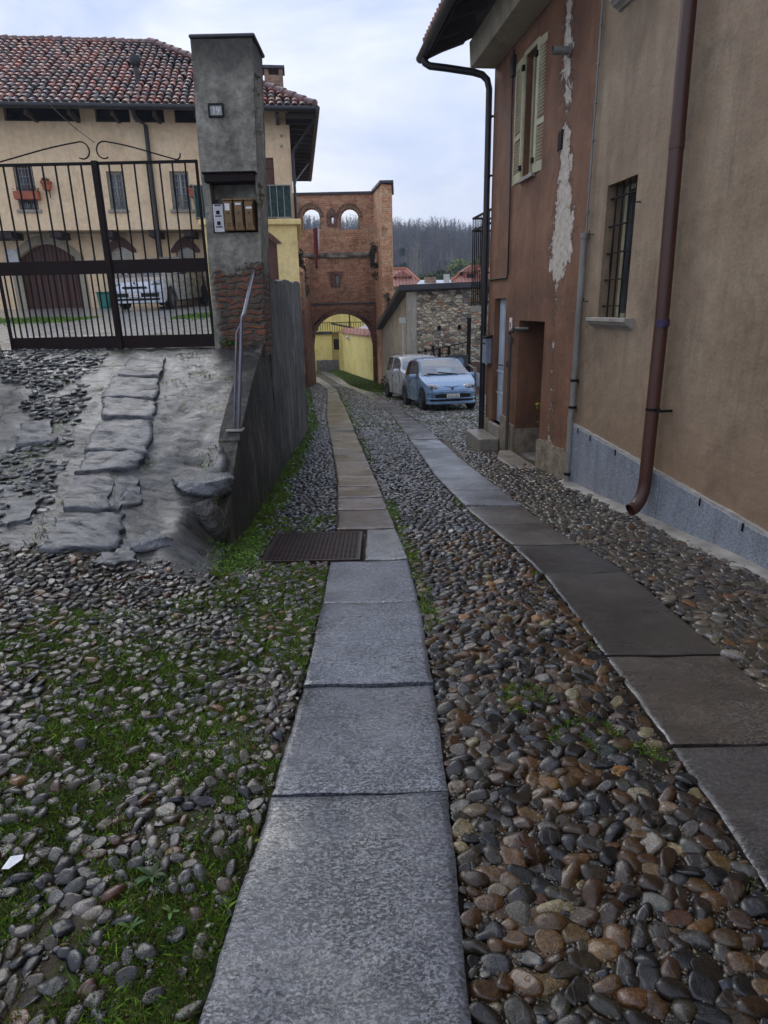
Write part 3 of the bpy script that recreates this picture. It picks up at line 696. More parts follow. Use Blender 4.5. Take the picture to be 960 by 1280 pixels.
# ------------------------------------------------------------------ stone wheel tracks, slab by slab
def slab_mesh(x0f, x1f, y0, y1, lift, seed, tilt=(0,0), gap=.004):
    r = np.random.RandomState(seed)
    st = .03 if y1 < 6 else .06 if y1 < 12 else .14
    nu = max(4, int(.65/st)); nv = max(4, int((y1-y0)/st))
    e = .012
    us = np.concatenate([[0, .006, .022], np.linspace(.05, .95, nu), [.978, .994, 1]])
    L = y1-y0
    vs = np.concatenate([[0, .005/L, .016/L], np.linspace(.04/L, 1-.04/L, nv), [1-.016/L, 1-.005/L, 1]])
    Uu, Vv = np.meshgrid(us, vs)
    yy = y0+gap + Vv*(L-2*gap)
    xl = ti(x0f, yy)+gap if not isinstance(x0f, float) else np.full_like(yy, x0f); xr = ti(x1f, yy)-gap
    jag = (vnoise(yy*7, yy*0+seed, seed)-.5)*.009 + (vnoise(yy*41, yy*0+seed, seed+1)-.5)*.006
    jag2 = (vnoise(yy*7, yy*0+seed, seed+5)-.5)*.009 + (vnoise(yy*43, yy*0+seed, seed+6)-.5)*.006
    xx = xl + (xr-xl)*Uu + jag*(1-Uu)**6 + jag2*Uu**6
    yj = (vnoise(xx*8, xx*0, seed+9)-.5)*.009
    yy = yy + yj*((1-Vv)**8 + Vv**8)
    du = np.minimum(Uu, 1-Uu)*.65; dv = np.minimum(Vv, 1-Vv)*L; d = np.minimum(du, dv)
    drop = -.013*np.exp(-d/.007) - .03*(d < 1e-6)
    base = streetz(xx, yy) + lift + tilt[0]*(Uu-.5) + tilt[1]*(Vv-.5)
    worn = -(.006*np.exp(-((Uu-.5)/.25)**2))
    zz = base + drop + worn + (fbm(xx*4, yy*4, seed, 3)-.5)*.008 + (fbm(xx*22, yy*22, seed+3, 2)-.5)*.003*(y1 < 6)
    zz = zz + rough(xx, yy)*.35
    w = len(us); h = len(vs)
    idx = np.arange(w*h).reshape(h, w)
    Fq = np.stack([idx[:-1,:-1].ravel(), idx[:-1,1:].ravel(), idx[1:,1:].ravel(), idx[1:,:-1].ravel()], 1)
    V = np.stack([xx.ravel(), yy.ravel(), zz.ravel()], 1)
    # skirt
    ring = np.concatenate([idx[0,:], idx[1:,-1], idx[-1,-2::-1], idx[-2:0:-1,0]])
    b = len(V); V = np.vstack([V, V[ring]-np.array([0,0,.07])]); n = len(ring)
    k = np.arange(n); Fs = np.stack([ring, b+k, b+(k+1) % n, ring[(k+1) % n]], 1)
    return V, np.vstack([Fq, Fs])
def track(name, TL, TR, joints, cols, seed):
    root = bpy.data.objects.new(name, None); COL.objects.link(root); props(root, kind='structure'); ORG[name] = Vector((0,0,0))
    r = np.random.RandomState(seed)
    for i in range(len(joints)-1):
        y0, y1 = joints[i], joints[i+1]
        x0f = TL
        if name == 'left_stone_track' and abs(y0-4.48) < .02: x0f = -.155
        V, Fq = slab_mesh(x0f, TR, y0, y1, .016+r.uniform(-.005, .006), seed*100+i, (r.uniform(-.008,.008), r.uniform(-.008,.008)))
        c = cols(y0, r); 
        o = np_mesh('paving_slab', V, Fq, M['slab'], np.tile(np.array([*c, 1.0]), (len(V), 1)), nside=4)
        o.data.set_sharp_from_angle(angle=math.radians(50))
        o.parent = root
jl = [.2, .95, 1.84, 2.61, 3.61, 4.48, 5.36, 6.08, 6.62, 7.28]
while jl[-1] < 46: jl.append(jl[-1]+float(RNG.uniform(.55, .8)))
jr = [.3, 1.22, 2.07, 2.83, 4.08, 4.76, 5.42, 6.15]
while jr[-1] < 48: jr.append(jr[-1]+float(RNG.uniform(.6, .85)))
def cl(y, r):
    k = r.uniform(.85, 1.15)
    if y < 4.4: c = (.18, .195, .235) if y > 2.5 else ((.12, .13, .155) if y > 1.5 else (.085, .093, .115))  # paler with distance: sky reflection put into the base colour
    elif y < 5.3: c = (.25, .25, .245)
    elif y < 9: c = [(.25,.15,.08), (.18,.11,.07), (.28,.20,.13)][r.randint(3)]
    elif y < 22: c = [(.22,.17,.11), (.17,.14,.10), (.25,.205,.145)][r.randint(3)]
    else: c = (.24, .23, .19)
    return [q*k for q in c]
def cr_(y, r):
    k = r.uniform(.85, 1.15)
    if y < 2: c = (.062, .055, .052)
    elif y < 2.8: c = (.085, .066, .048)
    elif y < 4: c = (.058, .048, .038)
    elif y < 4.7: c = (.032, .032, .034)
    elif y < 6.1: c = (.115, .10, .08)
    elif y < 11: c = (.29, .30, .33)  # pale bluish base colour carries painted sky sheen
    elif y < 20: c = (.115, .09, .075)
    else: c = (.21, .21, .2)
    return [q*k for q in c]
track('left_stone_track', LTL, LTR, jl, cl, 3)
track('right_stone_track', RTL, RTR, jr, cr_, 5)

# ------------------------------------------------------------------ pebbles
def dart(n_try, sampler, seed, pack=.86, start=None):
    r = np.random.RandomState(seed)
    P = sampler(r, n_try)           # columns x y radius
    P = P[np.argsort(-P[:,2] + r.uniform(0, .016, len(P)))]
    cell = .11; g = {}; keep = []
    for (x, y, rad) in P:
        cx, cy = int(x//cell), int(y//cell); ok = True
        for i in (cx-1, cx, cx+1):
            for j in (cy-1, cy, cy+1):
                for q in g.get((i, j), ()):
                    d = (q[0]-x)**2+(q[1]-y)**2
                    if d < ((q[2]+rad)*pack)**2: ok = False; break
                if not ok: break
            if not ok: break
        if ok: g.setdefault((cx, cy), []).append((x, y, rad)); keep.append((x, y, rad))
    return np.array(keep)
def ico(sub):
    bm = bmesh.new(); bmesh.ops.create_icosphere(bm, subdivisions=sub, radius=1)
    bmesh.ops.delete(bm, geom=[v for v in bm.verts if v.co.z < -.45], context='VERTS')
    bm.verts.ensure_lookup_table()
    V = np.array([v.co[:] for v in bm.verts]); F = np.array([[v.index for v in f.verts] for f in bm.faces]); bm.free()
    return V, F
ICO = {1: ico(2), 2: ico(3)}       # blender counts an icosahedron as 1
ICO[0] = ico(1)
PAL = {
 'mid': [((.075,.038,.015), 6), ((.022,.015,.010), 6), ((.15,.075,.025), 4.5), ((.060,.047,.029), 4), ((.009,.009,.011), 4), ((.17,.105,.042), 2), ((.36,.17,.05), .8), ((.40,.33,.19), .9), ((.12,.045,.022), .5), ((.095,.09,.075), 1.6), ((.03,.036,.048), 1.2)],
 'left': [((.038,.034,.032), 4), ((.088,.062,.038), 4.5), ((.10,.095,.084), 3), ((.015,.018,.025), 3.5), ((.18,.145,.095), 2.4), ((.14,.062,.034), 1.2), ((.34,.31,.25), 1.1), ((.32,.16,.05), .6), ((.058,.046,.034), 4)],
 'dark': [((.05,.052,.06), 5), ((.10,.105,.12), 4), ((.03,.032,.038), 3), ((.17,.175,.18), 2), ((.09,.075,.06), 2)],
 'right': [((.14,.11,.08), 5), ((.11,.095,.075), 4), ((.19,.15,.10), 3), ((.08,.075,.07), 3), ((.23,.20,.15), 1.5), ((.24,.12,.05), .7), ((.30,.28,.24), .6), ((.06,.058,.058), 2)],
 'ramp': [((.08,.08,.08), 5), ((.12,.125,.13), 4), ((.06,.06,.062), 3), ((.18,.175,.165), 2), ((.10,.085,.07), 2)],
 'far': [((.20,.195,.165), 5), ((.11,.11,.10), 4), ((.32,.31,.27), 3), ((.07,.065,.055), 4), ((.42,.41,.37), 1.5)],
}
DARK = {'mid': .62, 'left': .56, 'right': .62, 'dark': .8}
def pebbles(P, pal, lod, seed, sink=.25, ang=None, squash=.72, lift=0.0, zf=None):
    r = np.random.RandomState(seed); n = len(P)
    V0, F0 = ICO[lod]; m = len(V0)
    x, y, rad = P[:,0], P[:,1], P[:,2]
    asp = np.clip(r.normal(1.38, .26, n), 1.0, 2.4)
    th = (r.uniform(0, PI, n) if ang is None else r.normal(ang, .55, n))
    a = rad*asp**.5*1.06; b = rad/asp**.5*1.04; c = rad*np.clip(r.normal(squash, .12, n), .4, 1.0)
    v = np.sign(V0)*np.abs(V0)**.84
    v = np.repeat(v[None], n, 0)
    # lumps
    ph = r.uniform(0, 6.28, (n, 3)); am = r.uniform(.04, .15, (n, 3))
    v = v*(1 + am[:,None,0:1]*np.sin(V0[None,:,0:1]*2.6+ph[:,None,0:1]+V0[None,:,1:2]*1.7) + am[:,None,1:2]*np.sin(V0[None,:,1:2]*3.3+ph[:,None,1:2]) + am[:,None,2:3]*np.sin(V0[None,:,2:3]*2.9+ph[:,None,2:3]+V0[None,:,0:1]*2))
    # some have a flatter, angular top
    fl = r.uniform(.55, 1.15, n)
    v[:,:,2] = np.minimum(v[:,:,2], fl[:,None] + .12*v[:,:,0])
    v[:,:,0] *= a[:,None]; v[:,:,1] *= b[:,None]; v[:,:,2] *= c[:,None]
    t1 = r.normal(0, .16, n); t2 = r.normal(0, .16, n)
    vx, vy, vz = v[:,:,0], v[:,:,1], v[:,:,2]
    vz2 = vz + vx*t1[:,None] + vy*t2[:,None]
    ct, st = np.cos(th)[:,None], np.sin(th)[:,None]
    wx = vx*ct-vy*st + x[:,None]; wy = vx*st+vy*ct + y[:,None]
    gz = (zf or G)(x, y)
    wz = vz2 + (gz + c*(.5-sink) - c*.35 + r.uniform(-.004, .004, n) + lift)[:,None]
    V = np.stack([wx, wy, wz], 2).reshape(-1, 3)
    F = (F0[None]+ (np.arange(n)*m)[:,None,None]).reshape(-1, 3)
    w = np.array([q[1] for q in PAL[pal]], float); w /= w.sum()
    ci = r.choice(len(w), n, p=w); cc = np.array([q[0] for q in PAL[pal]])[ci]*DARK.get(pal, 1)*r.uniform(.65, 1.4, (n,1))*r.uniform(.93, 1.07, (n,3))
    al = (r.uniform(0, 1, n) > .72).astype(float)
    C = np.concatenate([np.repeat(cc, m, 0), np.repeat(al, m)[:,None]], 1)
    return V, F, C
def merge(lst):
    V = []; F = []; C = []; b = 0
    for v, f, c in lst: V.append(v); F.append(f+b); C.append(c); b += len(v)
    return np.vstack(V), np.vstack(F), np.vstack(C)
def samp(x0, x1, y0, y1, mask, rmin, rmax, pw=1.6):
    def f(r, n):
        x = r.uniform(x0, x1, n); y = r.uniform(y0, y1, n); rr = rmin+(rmax-rmin)*r.uniform(0, 1, n)**pw
        rr = rr*(1+.012*np.clip(y-6, 0, 40))
        k = mask(x, y, rr); return np.stack([x[k], y[k], rr[k]], 1)
    return f
def vis(x, y): return (x > -.60*y-.55) & (x < .62*y+.75)       # a step wider than the photograph
in_grate = lambda x, y: (x > GRATE[0]-.03) & (x < GRATE[1]+.03) & (y > GRATE[2]-.03) & (y < GRATE[3]+.03)
mk_mid = lambda x, y, r: (x-r*.8 > ti(LTR, y)) & (x+r*.8 < ti(RTL, y)) & vis(x, y)
mk_left = lambda x, y, r: (x+r*.9 < ti(LTL, y)) & vis(x, y) & ~in_grate(x, y) & ((y < 4.45) | (x > xwall(y)+.04)) & ((y < 4.0) | (y > 4.8) | (x > -1.12) | (x < -2.6)) & ((y < 3.5) | (y > 4.8) | (x > -1.1) | (RNG.uniform(0,1,len(x)) > sstep(3.4, 4.0, y)*.97))
mk_right = lambda x, y, r: (x-r*.7 > ti(RTR, y)) & (x+r*.5 < 3.10-.124*y) & vis(x, y)
mk_park = lambda x, y, r: (x-r*.7 > ti(RTR, y)) & vis(x, y)
sets = []
def thin(P, f, seed):      # drop stones where the moss has grown over
    r = np.random.RandomState(seed); return P[r.uniform(0, 1, len(P)) > f(P)]
P = dart(110000, samp(0, 1.2, .55, 5.2, mk_mid, .011, .037, 1.4), 1, .76); sets.append(pebbles(P[P[:,1] < 4], 'mid', 2, 1, .30, .25, .85)); sets.append(pebbles(P[P[:,1] >= 4], 'mid', 1, 2, .30, .25, .85))
P = dart(60000, samp(-1.3, 1.1, 5.2, 13, mk_mid, .019, .036), 3, .84); sets.append(pebbles(P, 'dark', 1, 3, .2))
P = dart(60000, samp(-3, 1, 13, 36, mk_mid, .024, .042), 4, .9); sets.append(pebbles(P, 'far', 0, 4, .2))
P = dart(110000, samp(-3.6, -.3, .55, 4.5, mk_left, .009, .028, 1.2), 5, .78)
P = thin(P, lambda P: .22*sstep(.3, .75, moss_f(P[:,0], P[:,1]))*sstep(3.0, 1.8, P[:,1]) + .25*sstep(.4, .8, moss_f(P[:,0], P[:,1])), 8)
sets.append(pebbles(P, 'left', 2, 5, .16)); 
P = dart(50000, samp(-1.8, -.3, 4.5, 14, mk_left, .017, .034), 6, .84); P = thin(P, lambda P: .7*sstep(.5, .8, moss_f(P[:,0], P[:,1])), 9); sets.append(pebbles(P, 'dark', 1, 6, .2))
P = dart(40000, samp(-4.2, -1.2, 14, 36, mk_left, .024, .042), 7, .9); P = thin(P, lambda P: .7*sstep(.5, .8, moss_f(P[:,0], P[:,1])), 9); sets.append(pebbles(P, 'far', 0, 7, .2))
P = dart(50000, samp(1.2, 3.1, 1.0, 11.2, mk_right, .018, .040, 2.0), 10, .84); sets.append(pebbles(P[P[:,1] < 5], 'right', 2, 10, .34, 2.7, .6)); sets.append(pebbles(P[P[:,1] >= 5], 'right', 1, 11, .28, 2.7, .6))
P = dart(90000, samp(-.6, 6.5, 11.2, 27, mk_park, .026, .044), 12, .92); sets.append(pebbles(P, 'far', 0, 12, .25))
# rough cobbles set in the cement of the ramp, left of the flagstones
mk_ramp = lambda x, y, r: (x < -2.35-.22*(y-4)) & vis(x, y) & (fbm(x*1.3, y*1.3, 91, 3) > .47)
P = dart(26000, samp(-4.6, -1.6, 3.7, 7.6, mk_ramp, .022, .042), 13, .92); sets.append(pebbles(P, 'ramp', 1, 13, .5, 0.1, .42))
V_, F_, C_ = merge(sets)
pb = np_mesh('cobblestones', V_, F_, M['pebble'], C_)
props(pb, kind='stuff')
print('pebble faces', len(F_))

# fine gravel between the stones
def gravel(n, sampler, pal, seed, r0, r1):
    r = np.random.RandomState(seed); P = sampler(r, n); P[:,2] = r.uniform(r0, r1, len(P))
    return pebbles(P, pal, 0, seed, .1, None, .8)
PAL['grit'] = [((.16,.12,.07), 3), ((.09,.08,.06), 4), ((.26,.21,.13), 1.5), ((.05,.045,.04), 4), ((.2,.19,.17), 1)]
gs = [gravel(26000, samp(0, 1.2, .6, 4.5, mk_mid, .01, .01), 'grit', 21, .0028, .0062), gravel(14000, samp(1.2, 3.1, 1.2, 6, mk_right, .01, .01), 'grit', 22, .003, .0065), gravel(16000, samp(-3.2, -.3, .6, 4.3, mk_left, .01, .01), 'grit', 23, .0028, .006)]
V_, F_, C_ = merge(gs)
V_[:,2] += .004
gv = np_mesh('gravel', V_, F_, M['pebble'], C_); props(gv, kind='stuff')

# ------------------------------------------------------------------ moss and grass blades
def blades(P, h0, h1, w, seed, cols, lean=.5, up=0.0, zf=None):
    r = np.random.RandomState(seed); n = len(P)
    x, y = P[:,0], P[:,1]; z = (zf or G)(x, y)+up
    a = r.uniform(0, 2*PI, n); h = r.uniform(h0, h1, n); ww = w*r.uniform(.6, 1.4, n)
    lx = r.normal(0, lean, n)*h; ly = r.normal(0, lean, n)*h
    dx, dy = np.cos(a)*ww, np.sin(a)*ww
    V = np.stack([np.stack([x-dx, y-dy, z-.003], 1), np.stack([x+dx, y+dy, z-.003], 1), np.stack([x+lx*.4+dx*.7, y+ly*.4+dy*.7, z+h*.6], 1), np.stack([x+lx, y+ly, z+h], 1)], 1).reshape(-1, 3)
    b = (np.arange(n)*4)[:,None]
    F = np.concatenate([b+np.array([[0,1,2]]), b+np.array([[0,2,3]])], 0)
    cc = np.array(cols)[r.randint(0, len(cols), n)]*r.uniform(.6, 1.5, (n,1))
    C = np.concatenate([np.repeat(cc, 4, 0), np.ones((n*4,1))], 1)
    return V, F, C
def leaflets(P, h0, h1, size, seed, cols):
    r = np.random.RandomState(seed); n = len(P); x, y = P[:,0], P[:,1]; z = G(x, y)+r.uniform(h0, h1, n)*r.uniform(.2, 1, n)
    a = r.normal(0, 1, (n, 3)); a[:,2] *= .5; a /= np.linalg.norm(a, axis=1)[:,None]; b = np.cross(a, np.array([0,0,1.])+r.normal(0, .45, (n, 3))); b /= np.linalg.norm(b, axis=1)[:,None]
    s = size*r.uniform(.5, 1.4, n)[:,None]; C0 = np.stack([x, y, z], 1)
    V = np.stack([C0-a*s, C0+b*s*.6, C0+a*s, C0-b*s*.6], 1).reshape(-1, 3); q = (np.arange(n)*4)[:,None]
    F = np.concatenate([q+np.array([[0,1,2]]), q+np.array([[0,2,3]])], 0)
    cc = np.array(cols)[r.randint(0, len(cols), n)]*r.uniform(.6, 1.5, (n,1))
    return V, F, np.concatenate([np.repeat(cc, 4, 0), np.ones((n*4,1))], 1)
def scatter(n, x0, x1, y0, y1, dens, seed):
    r = np.random.RandomState(seed); x = r.uniform(x0, x1, n); y = r.uniform(y0, y1, n)
    k = r.uniform(0, 1, n) < dens(x, y); return np.stack([x[k], y[k]], 1)
offtrack = lambda x, y: ~(((x > ti(LTL, y)-.01) & (x < ti(LTR, y)+.01)) | ((x > ti(RTL, y)-.01) & (x < ti(RTR, y)+.01))) & ~in_grate(x, y)
LEAFY = 1
GC = [(.085,.17,.014), (.05,.105,.011), (.14,.24,.02), (.09,.11,.02), (.11,.095,.025)]
mossd = lambda x, y: sstep(.42, .72, moss_f(x, y)+.55*(fbm(x*11, y*11, 61, 2)-.5))*offtrack(x, y)*vis(x, y)
bl = []
P = scatter(330000, -3.2, -.3, .6, 4.6, mossd, 31); bl.append(blades(P, .008, .024, .0022, 31, GC, .7))
P = scatter(130000, 0, 1.2, .6, 6.5, mossd, 32); bl.append(blades(P, .012, .032, .0025, 32, GC, .7))
P = scatter(26000, 1.2, 3.0, 1, 8, mossd, 33); bl.append(blades(P, .006, .018, .0025, 33, GC, .7))
mossd2 = lambda x, y: mossd(x, y)*(x > xwall(y)+.02)
P = scatter(120000, -1.7, -.3, 4.3, 12, mossd2, 34); bl.append(blades(P, .01, .035, .004, 34, GC, .6))
GB = [(.09,.20,.018), (.13,.25,.025), (.055,.12,.015), (.09,.10,.025)]
vd = lambda x, y: sstep(.36, .05, x-xwall(y))*sstep(.38, .6, fbm(x*3, y*3, 5, 3))*(x > xwall(y)+.01)*(y > 4.3)*~in_grate(x, y)
P = scatter(90000, -2.2, -.7, 4.2, 15, vd, 35); bl.append(leaflets(P, .004, .05, .008, 35, GB)); bl.append(blades(P[:5000], .015, .04, .003, 35, GB, .8))
# thick clump at the foot of the wall by the boulder
cd = lambda x, y: np.exp(-(((x+1.12)/.12)**2+((y-4.7)/.33)**2))*~in_grate(x, y)
P = scatter(60000, -1.6, -.5, 3.9, 5.8, cd, 36); bl.append(leaflets(P, .004, .075, .0075, 36, GB)); bl.append(blades(P[:1500], .015, .045, .003, 36, GB, .8))
fd = lambda x, y: sstep(.5, .7, moss_f(x, y))*offtrack(x, y)
P = scatter(110000, -6, 1.0, 9, 52, lambda x, y: fd(x, y)*(x > xwall(y)), 37); bl.append(blades(P, .02, .055, .014, 37, GC+GB, .6))
P = scatter(40000, .2, 6, 11, 27, lambda x, y: sstep(.45, .7, moss_f(x, y)+.25*(fbm(x, y, 3, 2)-.4)), 38); bl.append(blades(P, .02, .05, .014, 38, GC, .6))
# courtyard grass strips and ramp tufts
yd = lambda x, y: np.exp(-((y-15.3-.1*x)/.8)**2)*((x < -6.5) | ((x > -4.4) & (x < -2.2)))
P = scatter(110000, -14, -2, 12, 18, yd, 39); bl.append(blades(P, .02, .05, .012, 39, GB, .5))
rd_ = lambda x, y: (fbm(x*3, y*3, 15, 3) > .69)*.5*(x < -1.4)
P = scatter(20000, -4.5, -1.4, 3.8, 7.4, rd_, 40); bl.append(blades(P, .008, .028, .004, 40, GC, .6))
V_, F_, C_ = merge(bl)
ms = np_mesh('moss_and_grass', V_, F_, M['leaf'], C_, smooth=False); props(ms, kind='stuff')
print('blades', len(F_))

# ------------------------------------------------------------------ flagstones up the ramp
root = bpy.data.objects.new('ramp_path', None); COL.objects.link(root); props(root, kind='structure'); ORG['ramp_path'] = Vector((0,0,0))
def flag(pxs, seed, thick=.028):
    # outline on the ramp surface found from the ramp profile
    pts = []
    for (px, py) in pxs:
        d = ray(px, py); t = 2.5
        for k in range(500):
            q = EYE+d*t
            if q.z < float(G(q.x, q.y)): break
            t += .02
        pts.append((q.x, q.y))
    c = np.mean(pts, 0); P = []
    m = len(pts); r = random.Random(seed)
    for i in range(m):
        a = np.array(pts[i]); b = np.array(pts[(i+1) % m])
        for k in range(7):
            q = a+(b-a)*k/7; P.append(q+np.array([r.uniform(-.022, .022), r.uniform(-.022, .022)]))
    mb = MB(); n = len(P); rings = []
    for s_, dz in ((1.0, -.05), (.995, thick*.7), (.975, thick*.95), (.86, thick), (.7, thick), (.5, thick*1.05), (.3, thick), (.12, thick)):
        rings.append([(c[0]+(q[0]-c[0])*s_, c[1]+(q[1]-c[1])*s_, dz) for q in P])
    vs = []
    for rg in rings:
        for x, y, dz in rg:
            vs.append((x, y, float(G(x, y))+dz+(float(fbm(np.array([x*7]), np.array([y*7]), seed, 3)[0])-.5)*.028))
    vs.append((c[0], c[1], float(G(c[0], c[1]))+thick)); fs = []
    for k in range(len(rings)-1):
        for i in range(n): fs.append((k*n+i, k*n+(i+1) % n, (k+1)*n+(i+1) % n, (k+1)*n+i))
    k = len(rings)-1
    for i in range(n): fs.append((k*n+i, k*n+(i+1) % n, len(vs)-1))
    mb.add(vs, fs)
    part('flagstone', mb, M['flagstone'], root, smooth=50)
flag([(50,694),(150,690),(158,646),(72,650)], 1); flag([(76,640),(135,643),(145,602),(92,600)], 2); flag([(138,643),(178,632),(172,600),(148,598)], 3)
flag([(96,594),(170,590),(182,570),(110,570)], 4); flag([(104,568),(186,572),(194,532),(126,532)], 5); flag([(128,525),(192,526),(196,505),(130,500)], 6)
flag([(128,498),(196,502),(200,476),(140,474)], 7); flag([(148,472),(202,473),(208,450),(165,449)], 8); flag([(120,712),(172,706),(165,690),(125,696)], 9)
flag([(20,560),(70,556),(66,530),(28,532)], 11); flag([(5,660),(40,655),(50,628),(12,628)], 12)
# ================================================================== houses on the right
def cyl_noise(n, s=0): pass
BH = thing('beige_house', 'beige rendered house with grey granite plinth along the right of the lane', 'house', FR, (2, 0, 0))
wb = MB().plate(rect(-3, 7.42, -.9, 8.2), [rect(6.39, 6.98, 1.35, 2.59), rect(6.39, 6.98, 4.17, 5.5), rect(.4, 1.1, 1.6, 2.9)], -.45, 0)
part('wall', wb, M['beige_plaster'], BH)
def barred_window(u0, u1, z0, z1, parent):
    f = MB()
    for (a, b, c, d) in ((u0, u0+.045, z0, z1), (u1-.045, u1, z0, z1), (u0+.045, u1-.045, z0, z0+.045), (u0+.045, u1-.045, z1-.045, z1), ((u0+u1)/2-.025, (u0+u1)/2+.025, z0+.045, z1-.045)):
        f.box(a, b, -.24, -.19, c, d)
    fo = part('window', f, M['shutter'], parent, bevel=.003)
    part('pane', MB().box(u0+.045, u1-.045, -.225, -.22, z0+.045, z1-.045), M['window_glass'], fo)
    g = MB()
    for k in range(4):
        u = u0+.1+(u1-u0-.2)*k/3; g.tube([(u, -.05, z0+.0), (u, -.05, z1-.0)], .009, 8)
    for k in range(5):
        z = z0+.12+(z1-z0-.24)*k/4; g.box(u0-.0, u1, -.062, -.038, z-.006, z+.006)
    for u in (u0+.1, u1-.1): g.tube([(u, -.05, z0+.35), (u+.004, -.04, z0+.5), (u-.004, -.04, z0+.62), (u, -.05, z0+.75)], .007, 6)
    part('window_grille', g, M['iron'], parent, smooth=40)
barred_window(6.39, 6.98, 1.35, 2.59, BH); barred_window(6.39, 6.98, 4.17, 5.5, BH); barred_window(.4, 1.1, 1.6, 2.9, BH)
def sill(u0, u1, zt, parent, out=.14):
    prof = [(-.2, zt), (out, zt), (out, zt-.035), (out-.015, zt-.045), (out-.03, zt-.065), (out-.07, zt-.085), (out-.085, zt-.1), (0, zt-.105), (-.2, zt-.02)]
    part('window_sill', MB().prism(prof, u0, u1, axis='x'), M['stone_sill'], parent, bevel=.004)
sill(6.22, 7.05, 1.36, BH, .10); sill(6.22, 7.0, 4.13, BH, .11); sill(.3, 1.2, 1.6, BH)
# shutter hooks beside the window
for (u, z) in ((7.22, 2.18), (7.24, 1.52)):
    part('shutter_hook', MB().tube([(u, 0, z), (u, .05, z), (u, .05, z+.035)], .005, 6).tube([(u-.02, .05, z-.0), (u+.02, .05, z)], .004, 6), M['iron'], BH)
part('shutter_hook', MB().tube([(6.30, 0, 2.35), (6.30, .05, 2.35), (6.30, .05, 2.38)], .006, 6), M['iron'], BH)
ptop = lambda u: -.03+.062*(u-4.12)
pan = [-3, -1.2, .6, 2.4, 4.02, 5.45, 7.35]
for i in range(len(pan)-1):
    a, b = pan[i]+.003, pan[i+1]-.003
    part('plinth', MB().prism([(a, -.95), (b, -.95), (b, ptop(b)), (a, ptop(a))], -.0+.0, .032+.002*(i % 2), axis='y'), M['granite'], BH, bevel=.002)
mb = MB(); us = np.linspace(-3, 7.35, 160)
top = [(u, ptop(u)+.018+.012*float(vnoise(np.array([u*9]), np.array([3.]), 4)[0])) for u in us]
mb.prism([(u, ptop(u)-.0) for u in us[::-1]] + top, .0, .03, axis='y')
part('mortar_line', mb, M['mortar'], BH)
for u in (7.18, 6.86, 6.28, 4.85, 4.33, 3.5):
    part('clip', MB().box(u-.006, u+.006, .0, .042, ptop(u)-.055, ptop(u)+.004), M['iron'], BH)
# cement fillet at the foot
us = np.linspace(-3, 7.45, 150); vv = [0, .03, .07, .12, .17]
def fil(u, k):
    n = float(vnoise(np.array([u*5.]), np.array([1.]), 9)[0]); w = .7+.6*n
    p = FR.w(u, vv[int(k)]*w, 0); g = float(G(p.x, p.y))
    return (u, vv[int(k)]*w, g + [.045, .035, .028, .016, -.02][int(k)])
part('base_strip', MB().grid(fil, us, range(5)), M['concrete'], BH, smooth=180)
# brown rainwater pipe with elbow shoe
dp = [(5.72, .105, 8.2), (5.69, .105, 5), (5.64, .105, 3.2), (5.565, .105, 1.4), (5.555, .105, -.02), (5.55, .115, -.11), (5.53, .15, -.19), (5.51, .20, -.245), (5.50, .25, -.265)]
pm = part('downpipe', MB().tube(dp, .056, 18, cap=False).tube([dp[-1], dp[-2]], .0575, 18, cap=False), M['copper_pipe'], BH, smooth=60)
part('pipe_joint', MB().tube([(5.688, .105, 4.86), (5.69, .105, 5.0)], .0595, 18), M['copper_pipe'], pm, smooth=60)
part('pipe_joint', MB().tube([(5.615, .105, 2.62), (5.62, .105, 2.72)], .0595, 18), M['copper_pipe'], pm, smooth=60)
for (u, z) in ((5.558, .62), (5.68, 4.6)):
    part('pipe_clamp', MB().tube([(u-.0, .105, z-.012), (u, .105, z+.012)], .061, 18).box(u-.13, u-.05, .098, .112, z-.01, z+.01).box(u-.13, u-.115, 0, .105, z-.01, z+.01), M['iron'], BH, smooth=40)
part('sticker', MB().tube([(5.548, .105, 1.30), (5.55, .105, 1.36)], .0568, 18), mottle('purple_paint', (.035, .02, .06), 40, .5, (.5, .7), .1, .001), pm, smooth=60)
for z in (3.9, 6.6): part('pipe_joint', MB().tube([(5.66+(z-3.9)*.02, .105, z), (5.66+(z-3.9)*.02, .105, z+.05)], .0595, 18), M['copper_pipe'], pm, smooth=60)
# service pipe at the joint of the two houses
sp = part('conduit', MB().tube([(7.35, .05, -.72), (7.35, .05, .1), (7.37, .05, .25), (7.335, .05, .42), (7.33, .05, 2.15)], .036, 12).tube([(7.33, .05, 2.15), (7.33, .05, 2.2)], .044, 12), M['grey_pipe'], BH, smooth=50)
part('thin_pipe', MB().tube([(7.33, .035, 2.15), (7.32, .035, 3.6), (7.32, .035, 8)], .013, 8), M['grey_pipe'], sp, smooth=50)
for z in (.38, .68, -.4): part('pipe_clamp', MB().tube([(7.34, .05, z-.014), (7.34, .05, z+.014)], .045, 12).box(7.36, 7.40, 0, .05, z-.01, z+.01), M['iron'], BH, smooth=40)
for z in np.arange(2.4, 7, .33): part('pipe_clamp', MB().tube([(7.32, .035, z-.008), (7.32, .035, z+.008)], .019, 8), M['grey_pipe'], BH, smooth=40)

